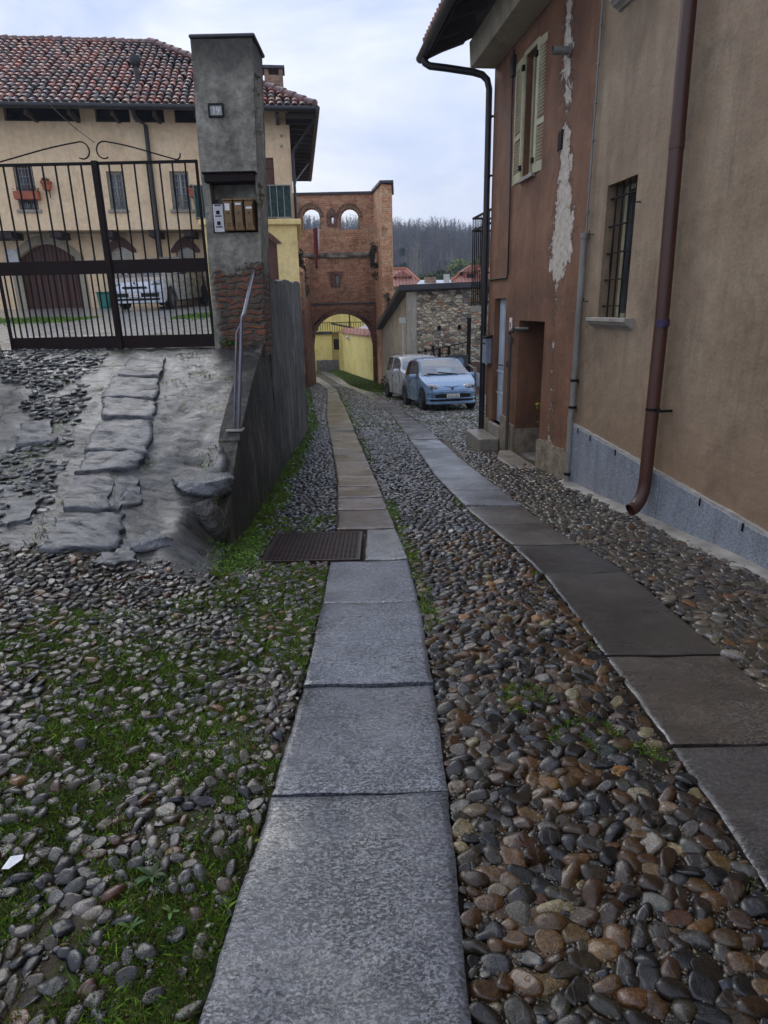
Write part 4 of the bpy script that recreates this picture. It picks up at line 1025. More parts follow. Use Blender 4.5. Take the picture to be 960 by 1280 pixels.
# ---------------------------------------------------------------- brown house
XE = 10.98
BR = thing('brown_house', 'tall reddish brown plastered house with flaking render and dark timber eaves', 'house', FR, (7.44, 0, 0))
d1 = (10.07, 10.64, -.32, 1.60); d2 = (8.46, 9.44, -.75, 1.29); wn = (9.13, 9.55, 3.10, 4.50)
outl = [(7.44, -1.1), (d2[0], -1.1), (d2[0], d2[3]), (d2[1], d2[3]), (d2[1], -1.1), (XE, -1.1), (XE, 5.3), (7.44, 5.3)]
part('wall', MB().plate(outl, [rect(*d1), rect(*wn)], -.55, 0), M['brown_plaster'], BR)
bw = part('side_wall', MB().plate([(-6, -1.4), (-.553, -1.4), (-.553, 5.3), (-6, 7.0)], [], XE-.35, XE-.003), M['brown_plain'], BR)
me = bw.data      # plate was drawn in x-z; turn it to stand across the wall line
org = ORG[BR.name]
for v in me.vertices:
    a, b, c = v.co.x+org.x, v.co.y+org.y, v.co.z
    v.co = (b-org.x, a-org.y, c)
# passage behind the open doorway
pas = MB()
pas.box(d2[0]-.15, d2[0]-.003, -4.6, -.552, -1.1, 1.6).box(d2[1]+.003, d2[1]+.15, -4.6, -.552, -1.1, 1.6).box(d2[0]-.15, d2[1]+.15, -4.75, -4.602, -1.1, 1.6).box(d2[0], d2[1], -4.6, -.552, 1.30, 1.5)
part('passage', pas, M['brown_plain'], BR)
part('passage_floor', MB().box(d2[0], d2[1], -4.6, -.1, -.9, -.60), M['concrete'], BR)
# pale blue door in its deep frame
dr = MB().box(d1[0]+.0, d1[1], -.13, -.09, d1[2], d1[3])
do = part('door', dr, M['blue_door'], BR)
m = MB()
for (z0, z1) in ((-.24, .12), (.19, .46), (.53, 1.52)):
    for (a, b) in ((d1[0]+.05, d1[0]+.27), (d1[0]+.30, d1[1]-.05)):
        m.box(a, b, -.092, -.078, z0, z1)
part('door_panel', m, M['blue_door'], do, bevel=.006)
for q_ in ((.13, .17), (.47, .51)): part('door_rail', MB().box(d1[0], d1[1], -.09, -.07, *q_), M['blue_door'], do, bevel=.003)
part('door_handle', MB().tube([(d1[0]+.28, -.08, .6), (d1[0]+.28, -.04, .6), (d1[0]+.38, -.04, .6)], .009, 8), M['iron'], do, smooth=50)
part('threshold', MB().box(d1[0]-.02, d1[1]+.02, -.55, .05, -.62, -.32), M['wet_step'], BR, bevel=.01)
# bare stone at the foot of the wall
def foot(u0, u1, zt, amp, seed, v1=.035, zb=-1.1, name='base_stone'):
    us = np.linspace(u0, u1, max(4, int((u1-u0)/.03)))
    tp = [(u, zt(u)+amp*(float(fbm(np.array([u*6.]), np.array([seed*1.]), seed, 4)[0])-.5)*2) for u in us]
    mb = MB().prism([(u1, zb), (u0, zb)] + tp, -.001, v1, axis='y')
    part(name, mb, M['foot_stone'], BR)
M['gas_grey'] = mottle('gas_grey', (.075, .07, .06), 5, .35, (.35, .6), .2, .002, 50)
M['foot_stone'] = mottle('foot_stone', (.26, .20, .13), 7, .45, (.6, .85), 1, .025, 26, c2=(.33, .27, .19))
foot(7.44, 8.46, lambda u: -.16-.05*(u-7.4), .09, 5)
foot(9.47, 9.70, lambda u: -.2, .02, 7, .03); foot(9.74, 10.05, lambda u: -.12, .02, 8, .04); foot(10.66, 10.96, lambda u: -.30, .02, 9, .03)
part('jamb_stone', MB().box(d2[1]-.012, d2[1]+.001, -.53, .0, -1.0, -.24), M['foot_stone'], BR)
# window with open louvred shutters
u0, u1, z0, z1 = wn
f = MB()
for (a, b, c, d) in ((u0, u0+.05, z0, z1), (u1-.05, u1, z0, z1), (u0+.05, u1-.05, z0, z0+.05), (u0+.05, u1-.05, z1-.05, z1), ((u0+u1)/2-.02, (u0+u1)/2+.02, z0+.05, z1-.05)):
    f.box(a, b, -.13, -.08, c, d)
fo = part('window', f, M['shutter'], BR, bevel=.004)
part('pane', MB().box(u0+.05, u1-.05, -.115, -.11, z0+.05, z1-.05), M['window_glass'], fo)
part('window_sill', MB().box(u0-.06, u1+.06, -.16, .05, z0-.05, z0-.003), M['stone_sill'], BR, bevel=.005)
part('window_reveal', MB().plate(rect(u0-.055, u1+.055, z0-.001, z1+.055), [rect(u0-.001, u1+.001, z0, z1+.001)], .001, .02), M['shutter'], BR)
def shutter(hinge, width, open_deg, label=None):
    # built shut along +x from the hinge, then swung
    S = MB(); w = abs(width); sg = 1 if width > 0 else -1; t = .032
    def bx(a, b, y0, y1, c, d): S.box(min(sg*a, sg*b), max(sg*a, sg*b), y0, y1, c, d)
    za, zb = z0-.02, z1+.03; zm = za+.52
    bx(0, .065, 0, t, za, zb); bx(w-.06, w, 0, t, za, zb); bx(.065, w-.06, 0, t, za, za+.12); bx(.065, w-.06, 0, t, zb-.08, zb); bx(.065, w-.06, 0, t, zm, zm+.07)
    z = za+.13
    while z < zb-.1:
        if not (zm-.03 < z < zm+.07):
            S.add([(sg*.065, .004, z+.026), (sg*(w-.06), .004, z+.026), (sg*(w-.06), .027, z), (sg*.065, .027, z), (sg*.065, .0, z+.020), (sg*(w-.06), .0, z+.020), (sg*(w-.06), .023, z-.006), (sg*.065, .023, z-.006)], [(0,1,2,3),(7,6,5,4),(0,3,7,4),(1,5,6,2),(3,2,6,7),(0,4,5,1)])
        z += .038
    a = math.radians(open_deg); R = Matrix.Rotation(a, 3, 'Z')
    S.v = [tuple(R @ Vector(v) + Vector((hinge, .03, 0))) for v in S.v]
    o = part('shutter', S, M['shutter'], BR, bevel=.0025)
    for z in (za+.15, zb-.15): part('hinge', MB().box(hinge-.03, hinge+.03, .022, .05, z-.03, z+.03), M['iron'], o)
    h = MB(); c = R @ Vector((sg*(w-.07), .045, 0)) + Vector((hinge, .03, 0)); h.box(c.x-.02, c.x+.02, c.y-.012, c.y+.012, zm+.0, zm+.08)
    part('shutter_catch', h, M['iron'], o)
shutter(u1+.03, -.42, 176-360+0); shutter(u0-.03, .44, 187)
# pale flue stub, vent, cable
part('flue_stub', MB().tube([(8.14, -.01, 4.10), (8.14, .2, 4.10)], .042, 16, cap=False).tube([(8.14, .005, 4.10), (8.14, .02, 4.10)], .065, 16), M['grey_pipe'], BR, smooth=50)
vg = MB().box(8.2, 8.33, 0, .012, 3.17, 3.37)
vo = part('vent', vg, M['iron'], BR)
vl = MB()
for k in range(8): vl.box(8.21, 8.32, .012, .022, 3.18+k*.023, 3.19+k*.023)
part('vent_louvre', vl, M['black_pipe'], vo)
part('cable', MB().tube([(10.06, .02, 4.74), (10.08, .02, 4.3), (10.0, .02, 3.0), (9.97, .02, 1.93), (10.02, .02, 1.88), (10.93, .02, 1.885)], .0125, 8).box(9.98, 10.1, 0, .05, 4.42, 4.66), M['black_pipe'], BR, smooth=50)
part('gas_pipe', MB().tube([(9.62, .06, -.68), (9.62, .06, 1.0)], .024, 12).tube([(9.62, .06, 1.0), (9.62, .065, 1.07), (9.66, .075, 1.12), (9.58, .06, 1.16), (9.46, .0, 1.175), (9.3, -.1, 1.18)], .024, 12).tube([(9.62, .06, .96), (9.62, .06, 1.05)], .038, 12).tube([(9.54, .07, 1.14), (9.48, .055, 1.165)], .034, 12), M['gas_grey'], BR, smooth=50, label='grey gas pipe bending into the open doorway')
part('wall_tap', MB().box(9.80, 9.86, 0, .03, .62, .70), M['iron'], BR)
# eaves: plastered box cornice, boarded overhang, gutter
part('cornice', MB().prism([(0, 4.79), (.38, 4.79), (.40, 5.12), (0, 5.12)], 7.44, XE-.02, axis='x'), M['soffit'], BR, bevel=.01)
rf = MB()
for k in range(26):
    a = 7.3+k*.16; rf.prism([(-6, 8.05), (-6, 8.1), (.93, 5.18), (.93, 5.13)], a, min(a+.157, 11.36), axis='x')
ro = part('roof', rf, M['dark_wood'], BR)
for k in range(7):
    a = 7.6+k*.6; part('rafter', MB().prism([(.0, 5.16), (.88, 4.97+.1), (.88, 4.99), (.0, 5.06)] if False else [(.40, 5.345), (.90, 5.135), (.90, 5.03), (.40, 5.2)], a, a+.09, axis='x'), M['dark_wood'], ro)
part('fascia', MB().box(7.3, 11.36, .93, .955, 5.0, 5.19), M['dark_wood'], ro)
part('barge_board', MB().prism([(-6, 7.95), (-6, 8.13), (.95, 5.2), (.95, 5.02)], 11.36, 11.40, axis='x'), M['dark_wood'], ro)
ts = MB()
for k in range(30):
    a = 7.3+k*.14; ts.tube([(-6, a-a+0, 0)]*2, .01, 3) if False else None
    pts = [(a, -6, 8.15), (a, .98, 5.235)]; ts.tube(pts, .062, 8)
part('roof_tiles', ts, M['terracotta_roof'] if 'terracotta_roof' in M else M['far_tile'], ro, smooth=60)
gp = []
for k in range(9):
    q = PI+PI*k/8; gp.append((1.02+.072*math.cos(q), 5.06+.072*math.sin(q)))
gp += [(p[0]*.0+1.02+.062*math.cos(PI+PI*k/8), 5.06+.062*math.sin(PI+PI*k/8)) for k, p in list(enumerate(gp))[::-1]]
part('gutter', MB().prism([(a, b) for a, b in gp], 7.2, 11.45, axis='x'), M['black_pipe'], BR, smooth=40)
def rp(px, py, u):          # pixel on the plane across the wall line at u -> (u, v, z)
    h = hit(px, py, FR.o+FR.X*u, FR.X)-FR.o; return (u, h.dot(FR.Y), h.z)
bp = [(11.22, 1.02, 4.99), (11.22, 1.0, 4.93), (11.2, .93, 4.885), (11.15, .7, 4.85), (11.1, .3, 4.79), (11.08, .16, 4.75), (11.06, .09, 4.68), (11.05, .06, 4.56), (11.05, .055, 2), (11.05, .05, -.62)]
bo = part('downpipe', MB().tube(bp, .049, 14), M['black_pipe'], BR, smooth=60)
for z in (4.2, 3.4, 2.0, .6): part('pipe_clamp', MB().tube([(11.05, .055, z-.01), (11.05, .055, z+.01)], .054, 14).box(10.99, 11.05, -.05, .06, z-.01, z+.01), M['black_pipe'], bo, smooth=40)
# balcony on the far gable
part('balcony', MB().box(11.0, 12.3, -2.6, -.05, 1.40, 1.50), M['concrete'], BR)
rl = MB()
for z in (2.95, 2.75, 1.56): rl.box(11.0, 12.3, -.075, -.05, z-.015, z+.015); rl.box(12.27, 12.3, -2.6, -.05, z-.015, z+.015)
for k in range(11): u = 11.03+k*.125; rl.box(u-.008, u+.008, -.07, -.055, 1.5, 2.95)
for k in range(20): v = -.1-k*.128; rl.box(12.278, 12.292, v-.008, v+.008, 1.5, 2.95)
part('balcony_railing', rl, M['iron'], BR)

# things that belong to nobody's wall
ST = single('stone_step', MB().box(10.02, 10.92, .052, .36, -1.05, -.50), M['wet_step'], FR, (10.4, .2, -.7), 'low worn stone step under the pale blue door', 'step', bevel=.015)
TH = single('stone_slab_step', MB().prism([(8.30, .02), (9.5, .02), (9.52, .2), (9.1, .36), (8.5, .34), (8.28, .2)], -.95, -.575), M['wet_step'], FR, (8.9, .1, -.7), 'thin grey stone slab lying before the dark open doorway', 'step', bevel=.012)
nb = thing('house_number_sign', 'small white number tile on the brown wall between the two doorways', 'sign', FR, (9.79, 0, 1.21))
part('plate', MB().box(9.735, 9.845, .001, .012, 1.11, 1.32), M['white_paint'], nb, bevel=.003)
part('numeral', MB().box(9.77, 9.782, .012, .015, 1.17, 1.26).box(9.80, 9.812, .012, .015, 1.17, 1.26).box(9.792, 9.82, .012, .015, 1.21, 1.222), M['black'], nb)
lb = thing('mailbox', 'blue grey letterbox on the brown wall beside the black downpipe', 'mailbox', FR, (10.83, 0, .82))
part('body', MB().box(10.72, 10.93, .002, .10, .60, 1.0), mottle('bluegrey_box', (.20, .23, .29), 5, .2, (.35, .5), .1, .001), lb, bevel=.006)
part('lid', MB().prism([(0.001, 1.0), (.12, 1.0), (.12, 1.015), (.001, 1.05)], 10.70, 10.95, axis='x'), M['iron'], lb)
part('slot', MB().box(10.75, 10.9, .10, .104, .9, .925), M['black'], lb)

def leaf_cloud(name, centers, n, size, cols, parent=None, seed=0, frame=FW, mat='leaf', flat=.6):
    r = np.random.RandomState(seed); k = r.randint(0, len(centers), n); C0 = np.array(centers)[k]
    d = r.normal(0, 1, (n, 3)); d /= np.linalg.norm(d, axis=1)[:,None]; rad = r.uniform(0, 1, n)**.45
    P = C0[:,:3] + d*(rad*C0[:,3])[:,None]*np.array([1,1,flat if C0.shape[1] < 5 else 1])
    a = r.normal(0, 1, (n, 3)); a /= np.linalg.norm(a, axis=1)[:,None]; b = np.cross(a, r.normal(0, 1, (n, 3))); b /= np.linalg.norm(b, axis=1)[:,None]
    s = size*r.uniform(.5, 1.4, n)[:,None]
    V = np.stack([P-a*s, P+b*s*.45, P+a*s, P-b*s*.45], 1).reshape(-1, 3)
    F = np.arange(n*4).reshape(n, 4)
    cc = np.array(cols)[r.randint(0, len(cols), n)]*r.uniform(.6, 1.4, (n, 1))
    Cc = np.concatenate([np.repeat(cc, 4, 0), np.ones((n*4, 1))], 1)
    if parent is not None: V = V - np.array(ORG[parent.name])
    o = np_mesh(name, V, F, M[mat], Cc, smooth=False, nside=4)
    if parent is not None: o.parent = parent
    ORG[o.name] = Vector((0,0,0))
    return o
pz = -.60
pt = thing('potted_plant', 'black pot with a straggly yellow green plant in the dark doorway', 'potted plant', FR, (8.62, -.22, pz))
part('pot', MB().lathe([(0, pz), (.10, pz), (.15, pz+.30), (.165, pz+.30), (.165, pz+.33), (.14, pz+.33), (.12, pz+.25), (0, pz+.25)], 20, (8.62, -.22, 0)), M['rubber'], pt, smooth=40)
part('stem', MB().tube([(8.62, -.22, pz+.25), (8.64, -.2, pz+.6), (8.6, -.24, pz+1.0)], [.012, .009, .004], 6).tube([(8.62, -.22, pz+.5), (8.72, -.16, pz+.8)], [.008, .003], 6), M['bark'], pt)
leaf_cloud('foliage', [(8.64, -.18, pz+.62, .14), (8.72, -.14, pz+.78, .12), (8.62, -.22, pz+1.02, .10), (8.60, -.2, pz+.48, .13)], 420, .026, [(.06, .10, .02), (.16, .15, .02), (.03, .06, .015), (.22, .17, .02)], pt, 3)
# ================================================================== left side: ramp wall, pillar, gate
PY = 7.5
RW_ = thing('retaining_wall', 'dark mossy concrete retaining wall holding up the ramp beside the lane', 'wall', FW, (-1.24, 4.8, -.35))
ysw = np.concatenate([np.arange(4.76, 8.06, .07), [8.06]])
def rw_top(y): return float(np.interp(y, [4.7, 5.0, 5.25, 5.65, 6.5, 7.5, 8.1], [-.16, .02, .20, .47, .80, 1.12, 1.2]))+.02
mb = MB(); zz = np.linspace(0, 1, 14)
def rwp(y, k):
    # cross-section: outer face bottom -> top -> inner
    xo = float(xwall(y)); b = streetz(0, y)-.12; tz = rw_top(y); n = lambda z: (float(vnoise(np.array([y*2.3]), np.array([z*2.3]), 8)[0])-.5)*.03
    if k <= 10:
        z = b+(tz-b)*k/10; return (xo+n(z)+.03*(1-k/10), y, z)
    if k == 11: return (xo-.16, y, tz)
    return (xo-.16, y, b)
w = 13
vs = [rwp(y, k) for y in ysw for k in range(w)]
fs = [(j*w+i, j*w+i+1, (j+1)*w+i+1, (j+1)*w+i) for j in range(len(ysw)-1) for i in range(w-1)] + [tuple(range(w)), tuple((len(ysw)-1)*w+i for i in range(w))[::-1]]
mb.add(vs, fs)
part('wall', mb, M['retaining'], RW_, smooth=40)
cop = MB()
def copf(y, k):
    xo = float(xwall(y)); tz = rw_top(y)
    return [(xo+.015, y, tz-.03), (xo+.015, y, tz+.012), (xo-.17, y, tz+.014), (xo-.17, y, tz-.03)][k]
vs = [copf(y, k) for y in ysw if 5.5 < y < 7.6 for k in range(4)]; n = len(vs)//4
cop.add(vs, [(j*4+i, j*4+i+1, (j+1)*4+i+1, (j+1)*4+i) for j in range(n-1) for i in range(3)] + [(0,1,2,3), (n*4-1, n*4-2, n*4-3, n*4-4)])
part('coping', cop, M['retaining'], RW_)

SW = thing('slab_wall', 'wall of tall upright grey stone slabs behind the gate pillar', 'wall', FW, (-1.45, 10, -.75))
for (a, b, tp) in ((8.07, 9.5, 1.86), (9.52, 11.2, 1.92), (11.22, 13.25, 1.97)):
    g = MB(); yy = np.linspace(a, b, 14)
    def sp_(y, k):
        xo = float(xwall(y)); bz = float(streetz(0, y))-.15; z = bz+(tp+.03*math.sin(y*3.1)-bz)*min(k, 10)/10
        n = (float(vnoise(np.array([y*1.7]), np.array([z*1.1]), 12)[0])-.5)*.05
        return (xo+n, y, z) if k <= 10 else (xo-.12, y, z if k == 11 else bz)
    vs = [sp_(y, k) for y in yy for k in range(13)]
    g.add(vs, [(j*13+i, j*13+i+1, (j+1)*13+i+1, (j+1)*13+i) for j in range(13) for i in range(12)] + [tuple(range(13)), tuple(13*13+i for i in range(13))[::-1]])
    part('stone_slab', g, M['stone_slab'], SW, smooth=40)

# rock at the foot of the ramp
def blob(name, c, r, mat, seed, sub=4, flat=None, **kw):
    bm = bmesh.new(); bmesh.ops.create_icosphere(bm, subdivisions=sub, radius=1)
    rr = np.random.RandomState(seed); ph = rr.uniform(0, 6, 9)
    for v in bm.verts:
        p = v.co.copy(); k = 1+.16*math.sin(p.x*2.3+ph[0])*math.sin(p.y*2.7+ph[1])+.10*math.sin(p.z*4+ph[2]+p.x*3)+.05*math.sin(p.x*9+ph[3])*math.sin(p.y*8+p.z*7+ph[4])
        k += .05*(float(fbm(np.array([p.x*4+p.z*3+9]), np.array([p.y*4+p.z*2]), seed, 3)[0])-.5)*2
        p = p*k
        if flat: p.z = min(p.z, flat+.12*p.x)
        v.co = Vector((p.x*r[0], p.y*r[1], p.z*r[2]))+Vector(c)
    me = MB(); bm.verts.ensure_lookup_table(); me.add([v.co[:] for v in bm.verts], [[v.index for v in f.verts] for f in bm.faces]); bm.free()
    return me
single('boulder', blob('b', (-1.42, 4.86, -.12), (.17, .19, .27), None, 4, flat=.8), M['rock'], FW, (-1.43, 4.80, -.35), 'dark hollow looking boulder built into the foot of the ramp wall', 'rock', smooth=35)
single('boulder', blob('b', (-1.47, 5.08, .17), (.25, .24, .10), None, 9, flat=.5), M['rock_top'], FW, (-1.47, 5.08, .1), 'flat wet grey stone lying on top of the dark boulder', 'rock', smooth=35)
single('boulder', blob('b', (-1.72, 4.22, -.03), (.20, .15, .07), None, 15, flat=.5), M['rock_top'], FW, (-1.72, 4.22, -.1), 'low stone half sunk in cement left of the dark boulder', 'rock', smooth=35)

# gate pillar
PX0, PX1 = -1.875, -1.31
GP = thing('gate_pillar', 'tall weathered render and brick gate pillar with a niche for mailboxes', 'pillar', FW, (-1.6, PY, 1.1))
nz0, nz1 = hitY(290, 291, PY).z, hitY(290, 217, PY).z; nx0, nx1 = PX0+.075, PX1-.025
def warp(mb, amp=.012, seed=2):
    out = []
    for (x, y, z) in mb.v:
        out.append((x+(float(vnoise(np.array([z*2.2+y]), np.array([y*3.1]), seed)[0])-.5)*amp*2 + (z-1.1)*(.018+.016*min(1, max(0, (x-PX0)/(PX1-PX0)))), y+(float(vnoise(np.array([z*2.7]), np.array([x*3.3]), seed+1)[0])-.5)*amp, z))
    mb.v = out; return mb
# shaft as a fine grid of faces with the niche left out
sh = MB()
nxs = np.concatenate([np.linspace(PX0, nx0, 5), np.linspace(nx0, nx1, 12)[1:], np.linspace(nx1, PX1, 4)[1:]])
nzs = np.concatenate([np.linspace(1.0, nz0, 22), np.linspace(nz0, nz1, 14)[1:], np.linspace(nz1, 4.08, 22)[1:]])
def pj(x, y, z):
    if z < 1.95:   # brick part with plaster lost: stands back unevenly
        k = sstep(2.0, 1.85, z)*sstep(-1.80, -1.74, x); j = (float(fbm(np.array([x*9]), np.array([z*12]), 3, 3)[0])-.45)*.02
        return (x, y+(.02+j)*float(k), z)
    j = (float(fbm(np.array([x*5]), np.array([z*5]), 6, 3)[0])-.5)*.02
    return (x, y+j, z)
vs = [pj(x, PY, z) if not (nx0-1e-6 <= x <= nx1+1e-6 and nz0-1e-6 <= z <= nz1+1e-6) else (x, PY, z) for z in nzs for x in nxs]
w = len(nxs); fs = []
for j in range(len(nzs)-1):
    for i in range(w-1):
        if nx0-1e-6 <= nxs[i] and nxs[i+1] <= nx1+1e-6 and nz0-1e-6 <= nzs[j] and nzs[j+1] <= nz1+1e-6: continue
        fs.append((j*w+i, j*w+i+1, (j+1)*w+i+1, (j+1)*w+i))
sh.add(vs, fs)
zs_ = list(nzs); ysd = np.linspace(PY, PY+.55, 8)
for X0 in (PX0, PX1):
    vv_ = []
    for z in zs_:
        for q, y in enumerate(ysd):
            bx = pj(X0, PY, z)
            vv_.append((X0, bx[1] if q == 0 else y, z))
    sh.add(vv_, [(j*8+i, j*8+i+1, (j+1)*8+i+1, (j+1)*8+i) for j in range(len(zs_)-1) for i in range(7)])
sh.add([(PX0, PY+.55, 1.0), (PX1, PY+.55, 1.0), (PX1, PY+.55, 4.08), (PX0, PY+.55, 4.08)], [(0,1,2,3)])
sh.add([(PX0, PY, 4.08), (PX1, PY, 4.08), (PX1, PY+.55, 4.08), (PX0, PY+.55, 4.08)], [(0,1,2,3)])
part('shaft', warp(sh), M['pillar'], GP, smooth=35)
ni = MB(); nb_ = PY+.2
ni.add([(nx0, PY, nz0), (nx1, PY, nz0), (nx1, PY, nz1), (nx0, PY, nz1), (nx0, nb_, nz0), (nx1, nb_, nz0), (nx1, nb_, nz1), (nx0, nb_, nz1)], [(4,5,6,7), (0,1,5,4), (1,2,6,5), (2,3,7,6), (3,0,4,7)])
part('niche', warp(ni, 0), M['pillar'], GP)
part('lintel', warp(MB().box(nx0-.03, nx1+.0, PY-.09, PY+.1, nz1-.09, nz1-.012).box(nx0-.05, nx1+.02, PY-.11, PY+.08, nz1-.012, nz1+.004), 0), M['rust_iron'], GP, bevel=.004)
capm = MB().box(PX0-.012, PX1+.03, PY-.02, PY+.57, 4.085, 4.12)
part('cap', warp(capm, .006), M['slate_edge'], GP, bevel=.01)

SG = thing('house_number_sign', 'small framed number 19 plate high on the gate pillar', 'sign', FW, (-1.6, PY-.02, 3.42))
_q = hitY(270, 138, PY-.02); x_, z_ = _q.x, _q.z
part('frame', MB().plate(rect(x_-.078, x_+.078, z_-.062, z_+.062), [rect(x_-.062, x_+.062, z_-.046, z_+.046)], PY-.035, PY-.005), M['black'], SG)
part('plate', MB().box(x_-.062, x_+.062, PY-.02, PY-.006, z_-.046, z_+.046), mottle('grey_enamel', (.36, .36, .34), 20, .4, (.3, .5), .1, .001), SG)
def text_part(txt, size, loc, mat, parent, rot=(PI/2, 0, 0), ext=.002, sx=1):
    cu = bpy.data.curves.new('txt', 'FONT'); cu.body = txt; cu.size = size; cu.align_x = 'CENTER'; cu.align_y = 'CENTER'; cu.extrude = ext
    o = bpy.data.objects.new('tmp', cu); COL.objects.link(o)
    dg = bpy.context.evaluated_depsgraph_get(); me = bpy.data.meshes.new_from_object(o.evaluated_get(dg)); bpy.data.objects.remove(o)
    p = bpy.data.objects.new('numeral', me); COL.objects.link(p); me.materials.clear(); me.materials.append(mat)
    p.parent = parent; p.rotation_euler = rot; p.location = Vector(loc)-ORG[parent.name]; p.scale = (sx, 1, 1)
    ORG[p.name] = Vector((0,0,0)); return p
text_part('19', .088, (x_, PY-.023, z_-.002), M['white_paint'], SG, sx=.95)
# mailboxes and bell panel
zb0, zb1 = hitY(300, 288, PY-.06).z, hitY(300, 249, PY-.06).z
bx0 = hitY(280, 268, PY-.06).x
MK = (hitY(319, 268, PY-.06).x-bx0)/.375; MZ = (zb1-zb0)/.385
def mbox(x0, lab, card):
    x0 = bx0+(x0-bx0)*MK
    t = thing('mailbox', lab, 'mailbox', FW, (x0+.05, PY-.02, zb0), 'brass mailboxes in the pillar niche')
    part('body', MB().box(x0, x0+.112*MK, PY-.06, PY+.16, zb0, zb1-.01), M['brass'], t, bevel=.004)
    part('door', MB().box(x0+.012*MK, x0+.096*MK, PY-.072, PY-.06, zb0+.015, zb1-.04), M['brass'], t, bevel=.002)
    part('roof', MB().box(x0-.002, x0+.114*MK, PY-.085, PY+.16, zb1-.01, zb1+.004), M['brass'], t)
    part('shadow_gap', MB().box(x0+.099*MK, x0+.109*MK, PY-.063, PY-.0605, zb0+.04, zb1-.03), M['black'], t)
    if card: part('name_card', MB().box(x0+card[0]*MK, x0+card[1]*MK, PY-.0745, PY-.0722, zb0+card[2]*MZ, zb0+card[3]*MZ), M['paper'], t)
    part('keyhole', MB().tube([(x0+.053*MK, PY-.076, zb0+.17), (x0+.053*MK, PY-.072, zb0+.17)], .009, 10), M['black'], t)
    part('grille', MB().box(x0+.03*MK, x0+.08*MK, PY-.0745, PY-.0722, zb0+.035, zb0+.04).box(x0+.03*MK, x0+.08*MK, PY-.0745, PY-.0722, zb0+.05, zb0+.055).box(x0+.03*MK, x0+.08*MK, PY-.0745, PY-.0722, zb0+.065, zb0+.07), M['black'], t)
mbox(bx0+.0, 'brass mailbox with a crumpled pale card, next to the white bell panel', (.02, .075, .25, .335))
mbox(bx0+.125, 'middle brass mailbox with one thin white strip at its top', (.02, .09, .315, .34))
mbox(bx0+.25, 'brass mailbox with a white name strip, furthest from the bell panel', (.02, .09, .265, .29))
BP = thing('bell_panel', 'narrow white intercom panel left of the brass mailboxes', 'intercom', FW, (bx0-.06, PY-.02, zb0))
part('panel', MB().box(bx0-.118, bx0-.012, PY-.04, PY+.02, zb0-.01, zb1-.04), M['white_panel'], BP, bevel=.004)
for k in range(3):
    z = zb0+.06+k*.105
    part('button', MB().box(bx0-.085, bx0-.05, PY-.046, PY-.04, z, z+.035), M['iron'], BP)
    part('name_strip', MB().box(bx0-.1, bx0-.03, PY-.0425, PY-.04, z-.025, z-.012), M['slate_edge'], BP)
# ivy tufts growing from the pillar
t = thing('wall_weed', 'small dry weed sprouting from the right edge of the gate pillar', 'weed', FW, (PX1+.02, PY, 3.3))
leaf_cloud('foliage', [(PX1+.11, PY, 3.62, .05), (PX1+.105, PY, 3.42, .06), (PX1+.10, PY+.02, 3.28, .07), (PX1+.12, PY, 3.75, .03)], 130, .014, [(.05, .05, .03), (.09, .08, .04), (.03, .04, .02)], t, 8, flat=1)
part('stem', MB().tube([(PX1+.06, PY, 3.25), (PX1+.10, PY, 3.5), (PX1+.12, PY, 3.78)], [.004, .003, .001], 5), M['bark'], t)
t = thing('wall_weed', 'yellowish weed beside the balcony on the pillar edge above the mailboxes', 'weed', FW, (PX1+.02, PY, 2.6))
leaf_cloud('foliage', [(PX1+.07, PY, 2.66, .05), (PX1+.07, PY, 2.58, .045), (PX1+.07, PY, 2.76, .035)], 110, .015, [(.10, .09, .03), (.05, .07, .02), (.14, .11, .04)], t, 9, flat=1)
t = thing('fern', 'small green fern at the foot of the gate pillar', 'fern', FW, (-1.74, PY-.05, 1.12))
leaf_cloud('foliage', [(-1.74, PY-.05, 1.17, .07), (-1.68, PY-.05, 1.15, .05), (-1.6, PY-.05, 1.14, .04)], 200, .018, [(.03, .07, .015), (.05, .10, .02)], t, 10)

# left pillar stump
GP2 = thing('gate_pillar', 'mossy left gate pillar only just in view at the edge', 'pillar', FW, (-4.6, PY, 1.1))
part('shaft', MB().box(-5.2, -4.62, PY-.05, PY+.5, .7, 3.9), M['retaining'], GP2, bevel=.03)
part('foot', blob('b', (-4.47, PY-.05, 1.16), (.17, .2, .16), None, 12), M['rock'], GP2, smooth=60)
part('cap', MB().box(-5.25, -4.57, PY-.1, PY+.55, 3.9, 3.96), M['slate_edge'], GP2)

